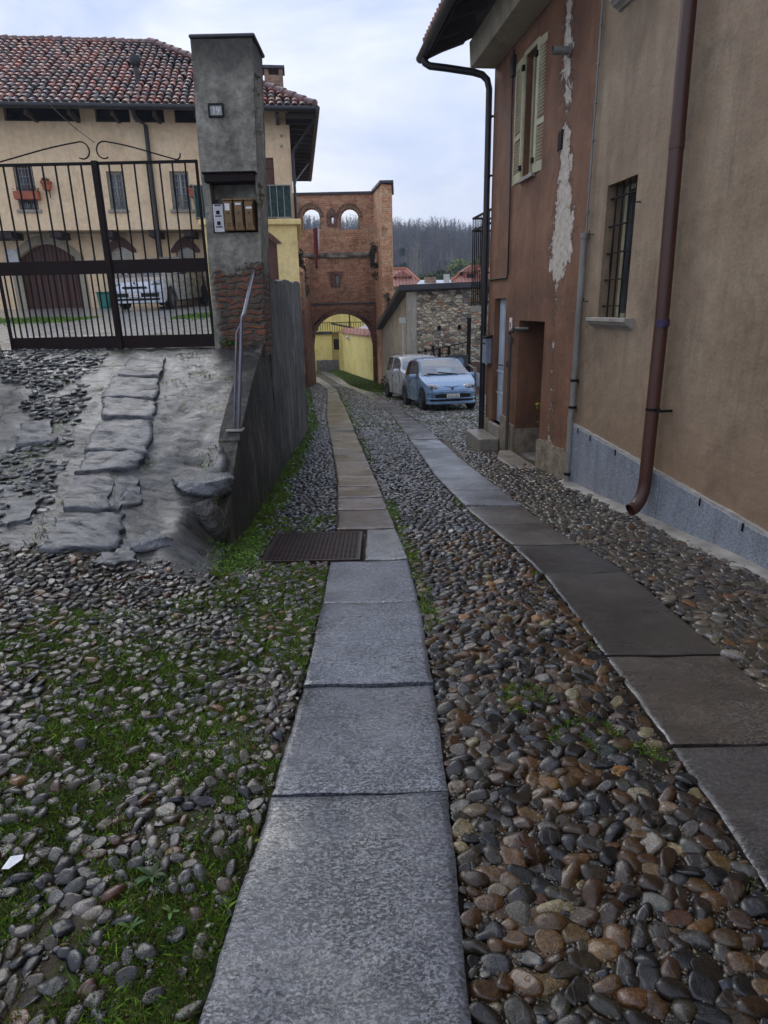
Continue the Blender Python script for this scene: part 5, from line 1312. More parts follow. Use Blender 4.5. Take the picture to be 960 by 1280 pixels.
# gate
GY = PY+.12; gz0, gzt = 1.20, 3.06; zm0, zm1 = 1.80, 1.93
zk0, zk1 = 1.20, 1.32
xl0, xm, xr1 = -4.24, -2.99, -1.90
GT = thing('iron_gate', 'two leaf wrought iron driveway gate with scrolls on top', 'gate', FW, (-3, GY, 1.18))
zmid0, zmid1 = 1.5+GY*math.tan(math.radians(-.0))+0, 0
def gz(py, px=140): return hitY(px, py, GY).z
zT, zM1, zM0, zK1, zK0 = gz(202), gz(325), gz(342), gz(420), gz(436)
for side, (a, b) in enumerate(((xl0, xm-.012), (xm+.012, xr1))):
    lf = MB().box(a, b, GY-.012, GY+.012, zT-.028, zT)
    fo = part('gate_leaf', lf, M['iron'], GT)
    part('kick_band', MB().box(a, b, GY-.008, GY+.008, zM0, zM1), M['rust_iron'], fo)
    part('bottom_band', MB().box(a, b, GY-.008, GY+.008, zK0, zK1), M['rust_iron'], fo)
    ub = MB(); n = max(6, round((b-a)/.131))
    for k in range(1, n): x = a+(b-a)*k/n; ub.box(x-.0075, x+.0075, GY-.0075, GY+.0075, zM1, zT-.028)
    part('upper_bars', ub, M['iron'], fo)
    lbm = MB(); n *= 2
    for k in range(1, n): x = a+(b-a)*k/n; lbm.box(x-.007, x+.007, GY-.007, GY+.007, zK1, zM0)
    part('lower_bars', lbm, M['iron'], fo)
    for q_ in (a, b-.025): part('stile', MB().box(q_, q_+.025, GY-.016, GY+.016, zK0, zT), M['iron'], fo)
    # scroll
    sx = xm-.02 if side == 0 else xm+.02; sg = -1 if side == 0 else 1
    pts = []
    for k in range(15):          # curl by the middle
        an = math.radians(-200+k*22) ; rr = .075
        pts.append((sx+sg*(.095-rr*math.cos(an)*-1*-1), GY, zT+.095+rr*math.sin(an)))
    c = (sx+sg*.10, zT+.10); pts = []
    for k in range(13):
        an = math.radians(-60-k*19.5); rr = .066+.03*k/12
        pts.append((c[0]+sg*rr*math.cos(an), GY, c[1]+rr*math.sin(an)))
    end = (a+.18 if side == 0 else b-.22, GY, zT+.006); e = pts[-1]
    for k in range(1, 9):
        q = k/8; pts.append((e[0]+(end[0]-e[0])*q, GY, e[2]+(end[2]-e[2])*q+.02*math.sin(q*PI)*(1-q)))
    for k in range(1, 6):
        an = math.radians(-90+sg*0+k*24); pts.append((end[0]+sg*.045*math.cos(math.radians(-90+k*22))*1, GY, end[2]+.045+.045*math.sin(math.radians(-90+k*22))))
    part('scroll', MB().tube(pts, .0075, 6), M['iron'], fo, smooth=60)
part('centre_post', MB().box(xm-.03, xm+.03, GY-.028, GY+.028, zK0-.1, zT+.01), M['rust_iron'], GT, bevel=.003)

# handrail
HR = thing('handrail', 'bent grey steel handrail climbing to the gate pillar', 'handrail', FW, (-1.35, 5.66, .5))
hx = -1.285
p0 = (hx, 5.66, .42); MKX = 1; p2 = (-1.36, 7.44, 1.92)
part('rail', MB().tube([p0, (hx+.115, 5.66, 1.41), (hx+.12, 5.67, 1.445), (hx+.122, 5.74, 1.475), p2], .0145, 12), M['steel'], HR, smooth=60)
part('post', MB().tube([(hx-.045, 5.68, .42), (hx+.06, 5.68, 1.32), (hx+.115, 5.70, 1.42)], .010, 10), M['steel'], HR, smooth=60)
part('foot_plate', MB().box(hx-.10, hx+.05, 5.61, 5.73, .482, .50), M['concrete'], HR, bevel=.004)

# cast iron drain grating
x0, x1, y0, y1 = GRATE
DG = thing('drain_grate', 'rusty rectangular cast iron drain grating beside the left stone track', 'drain grate', FW, ((x0+x1)/2, (y0+y1)/2, float(streetz(0, (y0+y1)/2))))
sl = lambda y: float(streetz(0, y))
fr = MB()
def slbox(a, b, c, d, h0, h1, mb):
    mb.add([(a, c, sl(c)+h0), (b, c, sl(c)+h0), (a, d, sl(d)+h0), (b, d, sl(d)+h0), (a, c, sl(c)+h1), (b, c, sl(c)+h1), (a, d, sl(d)+h1), (b, d, sl(d)+h1)], [(0,2,3,1),(4,5,7,6),(0,1,5,4),(2,6,7,3),(0,4,6,2),(1,3,7,5)])
for q in ((x0, x1, y0, y0+.022), (x0, x1, y1-.022, y1), (x0, x0+.022, y0+.022, y1-.022), (x1-.022, x1, y0+.022, y1-.022)): slbox(*q, -.02, .012, fr)
part('frame', fr, M['grate'], DG)
gb = MB(); slbox(x0+.022, x1-.022, y0+.022, y1-.022, -.03, -.004, gb); part('pan', gb, M['black'], DG)
gb = MB(); n = 21
for k in range(n): x = x0+.03+(x1-x0-.06)*k/(n-1); slbox(x-.0075, x+.0075, y0+.022, y1-.022, -.004, .006, gb)
n = 23
for k in range(n): y = y0+.03+(y1-y0-.06)*k/(n-1); slbox(x0+.022, x1-.022, y-.0065, y+.0065, -.004, .0085, gb)
part('bars', gb, M['grate'], DG)
# little oval cover in the middle strip far down
sc_ = hit(458, 549, (0,0,0), (0,.07,1))
single('manhole_cover', MB().lathe([(0, .03), (.16, .03), (.17, .02), (.17, -.05), (0, -.05)], 24, (sc_.x, sc_.y, float(G(sc_.x, sc_.y)))), M['grate'], FW, (sc_.x, sc_.y, float(G(sc_.x, sc_.y))), 'small round iron cover among the cobbles in the middle of the lane', 'manhole cover', smooth=40)
# litter and weeds in the foreground
def gpt(px, py):
    h = hit(px, py, (0, 0, 0), (0, .07, 1)); 
    for _ in range(6):
        h = hit(px, py, (0, 0, float(G(h.x, h.y))), (0, 0, 1))
    return h.x, h.y, float(G(h.x, h.y))
x, y, z = gpt(18, 1088)
single('paper_scrap', MB().add([(x-.022, y-.02, z+.028), (x+.004, y-.026, z+.034), (x+.024, y+.01, z+.032), (x+.018, y+.03, z+.03), (x-.016, y+.02, z+.034), (x-.022, y-.02, z+.0265), (x+.004, y-.026, z+.0325), (x+.024, y+.01, z+.0305), (x+.018, y+.03, z+.0285), (x-.016, y+.02, z+.0325)], [(0,1,2,3,4), (9,8,7,6,5), (0,5,6,1), (1,6,7,2), (2,7,8,3), (3,8,9,4), (4,9,5,0)]), M['paper'], FW, (x, y, z), 'torn scrap of white paper on the mossy cobbles at lower left', 'litter')
def rosette(px, py, n, L, lab, cols, seed):
    x, y, z = gpt(px, py); z += .012; r = random.Random(seed)
    t = thing('weed', lab, 'weed', FW, (x, y, z)); mb = []
    V = []; F = []; C = []
    for k in range(n):
        a = 2*PI*k/n+r.uniform(-.35, .35); l = L*r.uniform(.35, 1.15); w = l*.13
        dx, dy = math.cos(a), math.sin(a); b = len(V); col = [q*r.uniform(.7, 1.3) for q in cols]
        for q, ww, h in ((0, .3, 0), (.35, .9, .30), (.7, 1, .42), (1, .05, .38)):
            V += [(dx*l*q-dy*w*ww, dy*l*q+dx*w*ww, h*l), (dx*l*q+dy*w*ww, dy*l*q-dx*w*ww, h*l)]; C += [(*col, 1)]*2
        for q in range(3): F.append((b+q*2, b+q*2+1, b+q*2+3, b+q*2+2))
    o = np_mesh('leaves', np.array(V), np.array(F), M['leaf'], np.array(C), nside=4); o.parent = t; ORG[o.name] = Vector((0,0,0))
rosette(190, 1100, 14, .050, 'rosette of narrow green leaves beside a pale stone at lower left', (.035, .07, .02), 1)
rosette(165, 1165, 7, .035, 'tiny bright green weed just below the narrow leaved rosette', (.06, .12, .02), 2)
rosette(215, 1145, 6, .035, 'tiny bright weed to the right of the narrow leaved rosette', (.06, .12, .02), 3)
x, y, z = gpt(700, 1010); x2, y2, z2 = gpt(668, 985)
single('twig', MB().tube([(x, y, z+.045), ((x+x2)/2, (y+y2)/2+.002, (z+z2)/2+.05), (x2, y2, z2+.046)], [.0018, .0022, .0015], 5), M['bark'], FW, (x, y, z), 'thin dark twig lying on the cobbles between the two stone tracks', 'twig')
# ================================================================== courtyard farmhouse
H = thing('farmhouse', 'cream farmhouse with red tiled hip roof behind the iron gate', 'house', FH, (-6, 0, 1.7))
hp = FH.px
ZF = 4.05                                  # underside of the overhanging upper floor
def wrect(px0, px1, py0, py1, y=0):
    x0, z1 = hp(px0, py0, y); x1, z0 = hp(px1, py1, y); return (x0, x1, z0, z1)
wins = [wrect(15, 49, 207, 262), wrect(132, 158, 214, 262), wrect(211, 240, 214, 262)]
dr_ = wrect(323, 344, 197, 236)
ZT = hp(180, 153)[1]; ZE = hp(180, 136)[1]
part('wall', MB().plate([(-16, ZF), (0, ZF), (0, ZT), (-16, ZT)], [rect(*w) for w in wins] + [rect(dr_[0], dr_[1], ZF+.25, dr_[3])], 0, .3), M['cream_render'], H)
part('side_wall', MB().box(-.3, 0, .302, 9.2, 1.2, ZE+.1), M['cream_render'], H)
# loft gap under the eaves: blocks and dark beams
lg = MB(); lg.box(-16, -.002, .25, .3, ZT, ZE+.25); part('loft_shade_sheet', lg, M['black'], H)  # black sheet stands in for the shade inside the open loft
for (a, b) in ((-5, 5), (100, 119), (162, 168), (205, 218), (300, 360)):
    x0 = hp(a, 145)[0]; x1 = min(0, hp(b, 145)[0]); part('wall_block', MB().box(x0, x1, .001, .24, ZT+.001, ZE+.2), M['cream_render'], H)
lb_ = MB(); lb_.box(-16, 0, .02, .1, ZT+.0005, ZT+.05); 
for k in range(9): x = -14.6+k*1.55; lb_.prism([(.1, ZT+.1), (.24, ZT+.3), (.24, ZT+.38), (.1, ZT+.2)], x, x+.12, axis='x')
part('loft_beams', lb_, M['dark_wood'], H)
# upper windows
for i, (x0, x1, z0, z1) in enumerate(wins):
    f = MB(); xm_ = (x0+x1)/2
    for (a, b, c, d) in ((x0, x0+.06, z0, z1), (x1-.06, x1, z0, z1), (x0+.06, x1-.06, z0, z0+.06), (x0+.06, x1-.06, z1-.06, z1), (xm_-.03, xm_+.03, z0+.06, z1-.06)): f.box(a, b, .16, .22, c, d)
    fo = part('window', f, M['wood_brown'] if i == 0 else M['white_shutter'], H)
    part('pane', MB().box(x0+.06, x1-.06, .19, .195, z0+.06, z1-.06), M['window_glass'], fo)
    g = MB()
    for k in range(6): x = x0+.05+(x1-x0-.1)*k/5; g.box(x-.009, x+.009, .03, .048, z0, z1)
    for k in range(6): z = z0+.08+(z1-z0-.16)*k/5; g.box(x0, x1, .03, .045, z-.008, z+.008)
    for k in range(10): x = x0+.03+(x1-x0-.06)*k/9; g.box(x-.006, x+.006, .015, .028, z0, z0+(z1-z0)*.36)
    part('window_grille', g, M['grey_pipe'], H)
    part('window_sill', MB().box(x0-.08, x1+.08, -.07, .15, z0-.09, z0-.003), M['stone_sill'], H, bevel=.01)
x0, x1, z0, z1 = dr_
so = part('balcony_door', MB().box(x0, x1, .06, .10, ZF+.25, z1), M['wood_brown'], H)
br_ = MB()
for z in (z1-.25, ZF+.6): br_.box(x0+.03, x1-.03, .035, .06, z-.05, z+.05)
br_.obox(((x0+x1)/2, .047, (z1+ZF)/2+.2), (.09, .022, 1.45), Matrix.Rotation(math.radians(24), 3, 'Y'))
part('door_brace', br_, M['wood_brown'], so)
for (a, b) in ((352, 170), (352, 183)):
    x, z = hp(a, b); part('wall_vent', MB().tube([(x, -.012, z), (x, .0, z)], .05, 10), M['soffit'], H)
# ground floor set back under the overhang
YB = 1.0; fl = 1.2
gx0, gz1 = hp(20, 305, YB); gx1, gz0 = hp(104, 386, YB); zs = hp(60, 322, YB)[1]
aw = [(137, 167, 309, 330), (219, 246, 309, 330)]
ghole = arch(gx0, gx1, fl, zs, gz1)
pts = [(-16, fl), (gx0, fl)] + [(gx0 + (gx1-gx0)*k/16, zs+(gz1-zs)*math.sin(PI*k/16)) for k in range(17)] + [(gx1, fl), (0-.05, fl), (-.05, ZF), (-16, ZF)]
wh = []
for (a, b, c, d) in aw:
    x0, z1 = hp(a, c, YB); x1, z0 = hp(b, d, YB); wh.append((x0, x1, z0-.55, z1-.18, z1))
part('ground_floor_wall', MB().plate(pts, [arch(x0, x1, z0, zs2, z1, 8) for (x0, x1, z0, zs2, z1) in wh], YB, YB+.3), M['cream_render'], H)
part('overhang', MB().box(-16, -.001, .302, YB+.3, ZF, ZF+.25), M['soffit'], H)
for px in (-12, 6, 68, 133, 192, 236): x = hp(px, 292)[0]; part('corbel', MB().box(x-.17, x+.17, .05, YB, ZF-.2, ZF-.002), M['dark_wood'], H)

# garage arch surround and door
sur = [(gx0-.28, fl), (gx0, fl)] + [(gx0+(gx1-gx0)*k/16, zs+(gz1-zs)*math.sin(PI*k/16)) for k in range(17)] + [(gx1, fl), (gx1+.28, fl)] + [(gx1+.28-(gx1-gx0+.56)*k/16, zs+.05+(gz1-zs+.22)*math.sin(PI*k/16)) for k in range(17)]
part('arch_surround', MB().plate(sur, [], YB-.03, YB-.001), M['old_render'] if 'old_render' in M else M['soffit'], H)
gd = MB().box(gx0, gx1, YB+.2, YB+.24, fl, gz1)
go = part('garage_door', gd, M['wood_brown'], H)
m = MB(); n = 14
for k in range(n+1): x = gx0+(gx1-gx0)*k/n; m.box(x-.012, x+.012, YB+.185, YB+.2, fl, gz1)
part('door_boards', m, M['dark_wood'], go)
x0, z1 = hp(6, 312, YB); x1, z0 = hp(25, 328, YB)
part('notice_panel', MB().box(x0, x1, YB-.09, YB-.06, z0-.1, z1), M['white_panel'], H)
for (x0, x1, z0, zs2, z1) in wh:
    part('arch_lintel', MB().plate([(x0-.15, zs2)] + [(x0-.15+(x1-x0+.3)*k/10, zs2+.1+(z1-zs2+.22)*math.sin(PI*k/10)) for k in range(11)] + [(x1+.15, zs2), (x1, zs2)] + [(x1-(x1-x0)*k/10, zs2+(z1-zs2)*math.sin(PI*k/10)) for k in range(1, 10)] + [(x0, zs2)], [], YB-.025, YB-.001), M['wood_brown'], H)
    xm_ = (x0+x1)/2
    for (a, b) in ((x0+.02, xm_-.01), (xm_+.01, x1-.02)):
        s_ = part('shutter', MB().box(a, b, YB+.1, YB+.14, z0, z1), M['white_shutter'], H)
        v = MB(); z = z0+.08
        while z < zs2: v.box(a+.06, b-.06, YB+.085, YB+.1, z, z+.02); z += .06
        part('louvres', v, M['soffit'], s_)
# rain gutter, downpipe
gu = MB(); ye = -.95
# ---- roof
ov = .95; ridx = hp(228, 45, 4.6)[0]
ze = hp(180, 132, -ov)[1]; yr = 4.6; zr = hp(200, 43, yr)[1]-.32; xe = .80; hx_ = xe-(yr+ov)
rs = MB()
rs.add([(-17, -ov, ze), (xe, -ov, ze), (hx_, yr, zr), (-17, yr, zr), (xe, yr*2+ov, ze), (-17, yr*2+ov, ze)], [(0,1,2,3), (1,4,2), (2,4,5,3)])
rs.add([(-17, -ov, ze-.10), (xe, -ov, ze-.10), (hx_, yr, zr-.12), (-17, yr, zr-.12), (xe, yr*2+ov, ze-.10), (-17, yr*2+ov, ze-.10)], [(0,3,2,1), (1,2,4), (2,3,5,4)])
rs.add([(-17, -ov, ze), (xe, -ov, ze), (xe, -ov, ze-.1), (-17, -ov, ze-.1), (xe, yr*2+ov, ze), (xe, yr*2+ov, ze-.1)], [(0,1,2,3), (1,4,5,2)])
ro = part('roof', rs, M['dark_wood'], H)
# overlapping barrel tiles
def tiles(name, o, ex, ey, W, L, x_of_end, cols, seed, pitch=.235, row=.33):
    r = np.random.RandomState(seed); V = []; F = []; C = []; b = 0
    nrm = ex.cross(ey).normalized(); nr = int(L/row)
    for j in range(nr+1):
        s = j*row
        for i in range(int(W/pitch)):
            u = (i+.5)*pitch
            if not x_of_end(u, s): continue
            q_ = float(fbm(np.array([u*.55]), np.array([s*.5]), 66, 3)[0]); pw = np.array(PW)*np.array([1, 1, 1+6*max(0, q_-.5), 1+3*max(0, q_-.5), 1, 1+5*max(0, .5-q_), 1+6*max(0, q_-.5)]); pw /= pw.sum()
            c = np.array(cols[r.choice(len(cols), p=pw)])*r.uniform(.75, 1.2)*.82*(1.15-.5*max(0, q_-.45)*2)
            ju = r.normal(0, .016); jr = r.normal(0, .05)
            k = 6
            for e, (ss, rad, lift) in enumerate(((s-.03, .098, .055), (s+row+.03, .078, .02))):
                for q in range(k+1):
                    a = PI*q/k; p = o + ex*(u+ju+jr*(ss-s)+rad*math.cos(a)) + ey*ss + nrm*(lift+rad*.85*math.sin(a)+.01)
                    V.append(p[:]); C.append((*c, 1))
            for q in range(k): F.append((b+q, b+q+1, b+k+2+q, b+k+1+q))
            # dark mouth of the tile
            b += 2*(k+1)
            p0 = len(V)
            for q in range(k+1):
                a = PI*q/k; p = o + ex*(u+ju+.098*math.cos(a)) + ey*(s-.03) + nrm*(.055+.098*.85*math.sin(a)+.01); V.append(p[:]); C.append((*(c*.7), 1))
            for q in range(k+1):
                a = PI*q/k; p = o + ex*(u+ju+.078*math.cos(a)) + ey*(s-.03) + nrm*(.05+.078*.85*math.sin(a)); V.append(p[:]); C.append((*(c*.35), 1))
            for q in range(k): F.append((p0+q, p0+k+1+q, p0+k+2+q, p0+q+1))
            b += 2*(k+1)
    return np.array(V), np.array(F), np.array(C)
TC = [(.27,.10,.075), (.33,.155,.115), (.13,.10,.10), (.22,.135,.115), (.42,.24,.185), (.33,.09,.05), (.09,.08,.085)]
PW = [.26, .2, .17, .13, .09, .07, .08]
o_ = Vector((-12.6, -ov, ze)); ey = Vector((0, yr+ov, zr-ze)); L = ey.length; ey.normalize()
v, f, c = tiles('t', o_, Vector((1,0,0)), ey, xe+12.6, L, lambda u, s: (-12.6+u) < xe - (xe-hx_)*s/L + .05, TC, 4)
org = np.array(ORG[H.name])
to = np_mesh('roof_tiles', v-org, f, M['tile'], c, nside=4); to.parent = ro; ORG[to.name] = Vector((0,0,0))
M['ridge'] = mottle('ridge_tile', (.16, .09, .085), 5, .5, (.4, .7), .4, .01)
rt = MB(); 
n = 26
for k in range(n):
    x = -12.6+(hx_+12.6)*k/n; rt.tube([(x, yr, zr+.05), (x+(hx_+12.6)/n+.04, yr, zr+.075+.02*math.sin(k))], [.105, .12], 10)
a0 = Vector((xe, -ov, ze+.06)); a1 = Vector((hx_, yr, zr+.08)); n = 19
for k in range(n):
    p = a0.lerp(a1, k/n); q = a0.lerp(a1, (k+1.12)/n); rt.tube([p+Vector((0,0,.05)), q+Vector((0,0,.03))], [.125, .10], 10)
part('ridge_tiles', rt, M['ridge'], ro, smooth=50)
# boarded eave on the right end
for k in range(17): y = -.8+k*.62; part('rafter', MB().box(-.1, xe-.05, y, y+.1, ze-.24, ze-.10), M['dark_wood'], ro)
for k in range(14): x = -16+k*1.2; part('rafter', MB().box(x, x+.1, -ov+.05, .2, ze-.24, ze-.10), M['dark_wood'], ro)
fg = MB().tube([(-16.5, -ov-.06, ze-.03), (xe+.03, -ov-.06, ze-.03)], .085, 10).tube([(xe+.06, -ov-.1, ze-.03), (xe+.06, yr*2+ov, ze-.03)], .085, 10)
part('gutter', fg, M['black_pipe'], H, smooth=50)
x_ = hp(180, 140, -.06)[0]
part('downpipe', MB().tube([(x_-.15, -ov-.06, ze-.1), (x_-.12, -ov+.1, ze-.3), (x_, -.08, ZT-.1), (x_, -.08, 1.6)], .065, 10), M['black_pipe'], H, smooth=50)
part('corner_downpipe', MB().tube([(xe+.0, -.3, ze-.1), (xe-.35, -.2, ze-.55), (.1, -.08, ze-.95), (.06, -.06, ze-1.1), (.06, -.06, 4.3)], .045, 10), M['black_pipe'], H, smooth=50)
part('side_downpipe', MB().tube([(xe-.1, 6, ze-.15), (.15, 4, ze-1.1), (.06, 3.5, ze-1.5)], .04, 8), M['black_pipe'], H, smooth=50)
# chimney and stove pipe
cp_ = FH.px(343, 108, 4.0); cx = cp_[0]
ch = part('chimney', MB().box(cx-.33, cx+.33, 3.7, 4.3, cp_[1]-2.2, hp(343, 97, 4)[1]).box(cx-.33, cx-.18, 3.7, 4.3, hp(343, 97, 4)[1]+.001, hp(343, 90, 4)[1]).box(cx+.18, cx+.33, 3.7, 4.3, hp(343, 97, 4)[1]+.001, hp(343, 90, 4)[1]), M['chimney_brick'], ro)
zc = hp(343, 90, 4)[1]
part('chimney_cap', MB().box(cx-.40, cx+.40, 3.6, 4.4, zc+.001, zc+.1), M['slate_edge'], ch, bevel=.01)
sx, sz = hp(173, 108, .6); sx2, sz2 = hp(171, 68, .6)
part('stove_pipe', MB().tube([(sx, .6, sz-.3), (sx, .6, sz2-.35)], .075, 12).lathe([(0, sz2), (.17, sz2-.05), (.19, sz2-.12), (.12, sz2-.3), (.09, sz2-.34)], 14, (sx, .6, 0)), M['black_pipe'], ro, smooth=50)

# terrace block with balcony at the right corner
YT = -1.7
bxl, btz = hp(254, 282, YT); bxr, _ = hp(371, 285, YT)
T = thing('terrace_wing', 'yellow wing with balcony on its roof at the right of the farmhouse', 'building', FH, ((bxl+bxr)/2, YT, .3))
dx0 = hp(330, 350, YT)[0]; dx1, dz1 = hp(346, 305, YT)
dz = hp(340, 294, YT)[1]
part('wall', MB().plate([(bxl, -.5), (dx0-.4, -.5), (dx0-.4, dz1)] + [(dx0-.4+(dx1-dx0+.4)*k/10, dz1+(dz-dz1)*math.sin(PI*k/10)) for k in range(1, 10)] + [(dx1, dz1), (dx1, -.5), (bxr, -.5), (bxr, btz), (bxl, btz)], [], YT, YT+.25), M['yellow_render'], T)
part('side_wall', MB().box(bxr-.25, bxr-.001, YT+.252, 3, -.5, btz).box(bxl+.001, bxl+.25, YT+.252, -.002, -.5, btz), M['yellow_render'], T)
part('door', MB().box(dx0-.4, dx1, YT+.15, YT+.2, -.5, dz), M['wood_brown'], T)
am = [(dx0-.55+(dx1-dx0+.7)*k/12, dz1+.02+(dz-dz1+.12)*math.sin(PI*k/12)) for k in range(13)]; am += [(dx1-(dx1-dx0+.4)*k/12, dz1+.0+(dz-dz1)*math.sin(PI*k/12)) for k in range(13)]
part('door_arch', MB().plate(am, [], YT-.04, YT-.001), M['wood_brown'], T)
ct = hp(350, 276, YT-.1)[1]; cbm = hp(350, 284, YT-.1)[1]
part('cornice', MB().box(bxl-.12, bxr+.14, YT-.13, 3, btz+.001, btz+.16), M['yellow_render'], T, bevel=.02)
BL = T
rz0 = btz+.17; rz1 = hp(345, 231, YT)[1]
bL = hp(243, 250, YT)[0]; bR = hp(363.5, 250, YT)[0]
rl = MB().box(bL, bR, YT-.02, YT+.02, rz1-.03, rz1).box(bL, bR, YT-.015, YT+.015, rz0+.03, rz0+.06)
for yy_ in (YT+.02,):
    rl.box(bR-.02, bR+.02, YT+.02, -.05, rz1-.03, rz1).box(bR-.015, bR+.015, YT+.02, -.05, rz0+.03, rz0+.06)
    rl.box(bL-.02, bL+.02, YT+.02, -.05, rz1-.03, rz1).box(bL-.015, bL+.015, YT+.02, -.05, rz0+.03, rz0+.06)
n = int((bR-bL)/.19)
for k in range(n+1): x = bL+(bR-bL)*k/n; rl.box(x-.014, x+.014, YT-.014, YT+.014, rz0, rz1-.03)
for k in range(8): y = YT+.2+k*.19; rl.box(bR-.013, bR+.013, y-.013, y+.013, rz0, rz1-.03).box(bL-.013, bL+.013, y-.013, y+.013, rz0, rz1-.03)
ra = part('balcony_railing', rl, M['grey_pipe'], T)
nt = MB(); us = np.linspace(bL, bR, 60)
nt.grid(lambda u, v: (u, YT+.035+.02*math.sin(u*9+v*4), rz0+.04+(rz1-rz0-.05)*v), us, np.linspace(0, 1, 8))
nt.grid(lambda u, v: (bR-.03, u, rz0+.04+(rz1-rz0-.05)*v), np.linspace(YT+.05, -.06, 20), np.linspace(0, 1, 8))
nt.grid(lambda u, v: (bL+.03, u, rz0+.04+(rz1-rz0-.05)*v), np.linspace(YT+.05, -.06, 20), np.linspace(0, 1, 8))
part('green_netting', nt, M['netting'], ra, smooth=180)

# flower pots and boxes on the facade
def pot(name, px, py, w, lab, y=-.2, plant=True, seed=1):
    x, z = hp(px, py, y); t = thing(name, lab, 'flower pot' if w < .5 else 'flower box', FH, (x, y, z-.15), 'terracotta planters on the farmhouse front')
    if w < .5: part('pot', MB().lathe([(0, z-.15), (.11, z-.15), (.15, z+.04), (.175, z+.04), (.175, z+.09), (.14, z+.09), (.12, z+.02), (0, z+.02)], 16, (x, y, 0)), M['terracotta'], t, smooth=40); C = [(x, y, z+.12, .13)]
    else: part('trough', MB().prism([(y-.11, z-.1), (y+.11, z-.1), (y+.14, z+.12), (y-.14, z+.12)], x-w/2, x+w/2, axis='x'), M['terracotta'], t, bevel=.01); C = [(x+q*w*.35, y, z+.17, .14) for q in (-1, 0, 1)]
    part('bracket', MB().box(x-.01, x+.01, y-.1, 0, z-.17, z-.15).box(x-.01, x+.01, -.012, 0, z-.35, z-.15), M['iron'], t)
    leaf_cloud('foliage', C, 90 if plant else 25, .04, [(.04, .05, .02), (.08, .05, .03), (.10, .03, .03)], t, seed)
    return t
pot('flower_pot', 58, 231, .3, 'small terracotta pot on the wall just right of the left window', seed=2)
pot('flower_pot', 240, 240, .3, 'terracotta pot hung beside the rightmost window near the pillar', -.25, seed=3)
pot('flower_box', 34, 245, .72, 'long terracotta flower box on the ledge of the left window', -.16, seed=4)

# bin, red cloth, overhead cable
def courtp(px, py):
    for Y in np.arange(10, 30, .02):
        p = hitY(px, py, float(Y))
        if p.z < float(G(p.x, p.y)): return p
    return p
# things at the facade: stand them in front of the back wall
x, z = hp(133, 384, YB-.4); p = FH.w(x, YB-.4, 0); gz_ = float(G(p.x, p.y))
t = thing('waste_bin', 'green plastic bin beside the silver car against the farmhouse', 'bin', FH, (x, YB-.4, gz_))
part('body', MB().prism([(x-.17, gz_), (x+.17, gz_), (x+.21, gz_+.46), (x-.21, gz_+.46)], YB-.6, YB-.22, axis='y'), M['green_plastic'], t, bevel=.02)
part('lid', MB().box(x-.23, x+.23, YB-.64, YB-.18, gz_+.461, gz_+.5), M['green_plastic'], t, bevel=.015)
x, z = hp(250, 352, YB-.03); x2, z2 = hp(250, 368, YB-.03)
t = thing('red_cloth', 'folded red cloth hanging on the back wall right of the silver car', 'cloth', FH, (x, YB-.05, z2))
part('cloth', MB().prism([(x-.05, z), (x+.06, z+.02), (x+.12, z2+.1), (x+.02, z2-.02), (x-.10, z2+.12)], YB-.08, YB-.03, axis='y'), M['red_cloth2'] if 'red_cloth2' in M else M['terracotta'], t, bevel=.015)
e = FH.w(*( (hp(118, 178)[0], -.03, hp(118, 178)[1]) )); s0 = hitY(-60, -20, 13.0); s0.x -= 0
pts = [s0.lerp(e, k/14) - Vector((0, 0, .5*math.sin(PI*k/14)*.6)) for k in range(15)]
single('overhead_cable', MB().tube(pts, .011, 6), M['black_pipe'], FW, tuple(pts[-1]), 'thin black cable slanting across the roof to the farmhouse wall', 'cable', smooth=60)

# ================================================================== brick gate tower
YW = 37.0
M['mortar_brick'] = mottle('weathered_brick_edge', (.24, .16, .10), 5, .5, (.8, .95), .8, .02, 30)
TW = thing('gate_tower', 'tall ruined red brick gate tower with a vaulted arch over the lane', 'tower', FW, (-2.1, YW, -2.6))
def wpx(px, py, Y=YW): h = hitY(px, py, Y); return h.x, h.z
a0, a1 = -3.76, -.43; zsp = -.45; zcr = 1.22
ap = [(a0+(a1-a0)*k/24, zsp+(zcr-zsp)*math.sin(math.acos(max(-1, min(1, 1-2*k/24))))**.92) for k in range(25)]
XL, XR = -5.6, -.22; ZTT = 7.2
outl = [(XL, -3.4), (a0, -3.4)] + ap + [(a1, -3.4), (XR, -3.4), (XR, ZTT), (XL, ZTT)]
w1 = arch(-4.01, -3.07, 5.54, 6.12, 6.60, 12); w2 = arch(-1.97, -1.03, 5.50, 6.08, 6.56, 12)
n1 = arch(-2.50, -2.32, 5.78, 6.1, 6.2, 6); n2 = rect(-2.36, -2.20, 2.72, 3.22)
h1 = rect(-2.70, -2.56, 4.72, 4.86)
part('wall', MB().plate(outl, [w1, w2, n1, n2], YW, YW+.75), M['tower_brick'], TW)
lowo = [(XL, -3.4), (a0, -3.4)] + ap + [(a1, -3.4), (XR, -3.4), (XR, 1.72), (XL, 1.72)]
part('lower_wall', MB().plate(lowo, [], YW-.14, YW-.001), M['tower_brick'], TW)
part('ledge', MB().box(XL, XR, YW-.2, YW-.001, 1.722, 1.80), M['slate_edge'], TW)
M['ledge'] = mottle('mossy_mortar', (.13, .11, .08), 3, .5, (.8, .95), .8, .03, 20, c2=(.34, .30, .23))
lm = MB(); us = np.linspace(XL, XR-.05, 90)
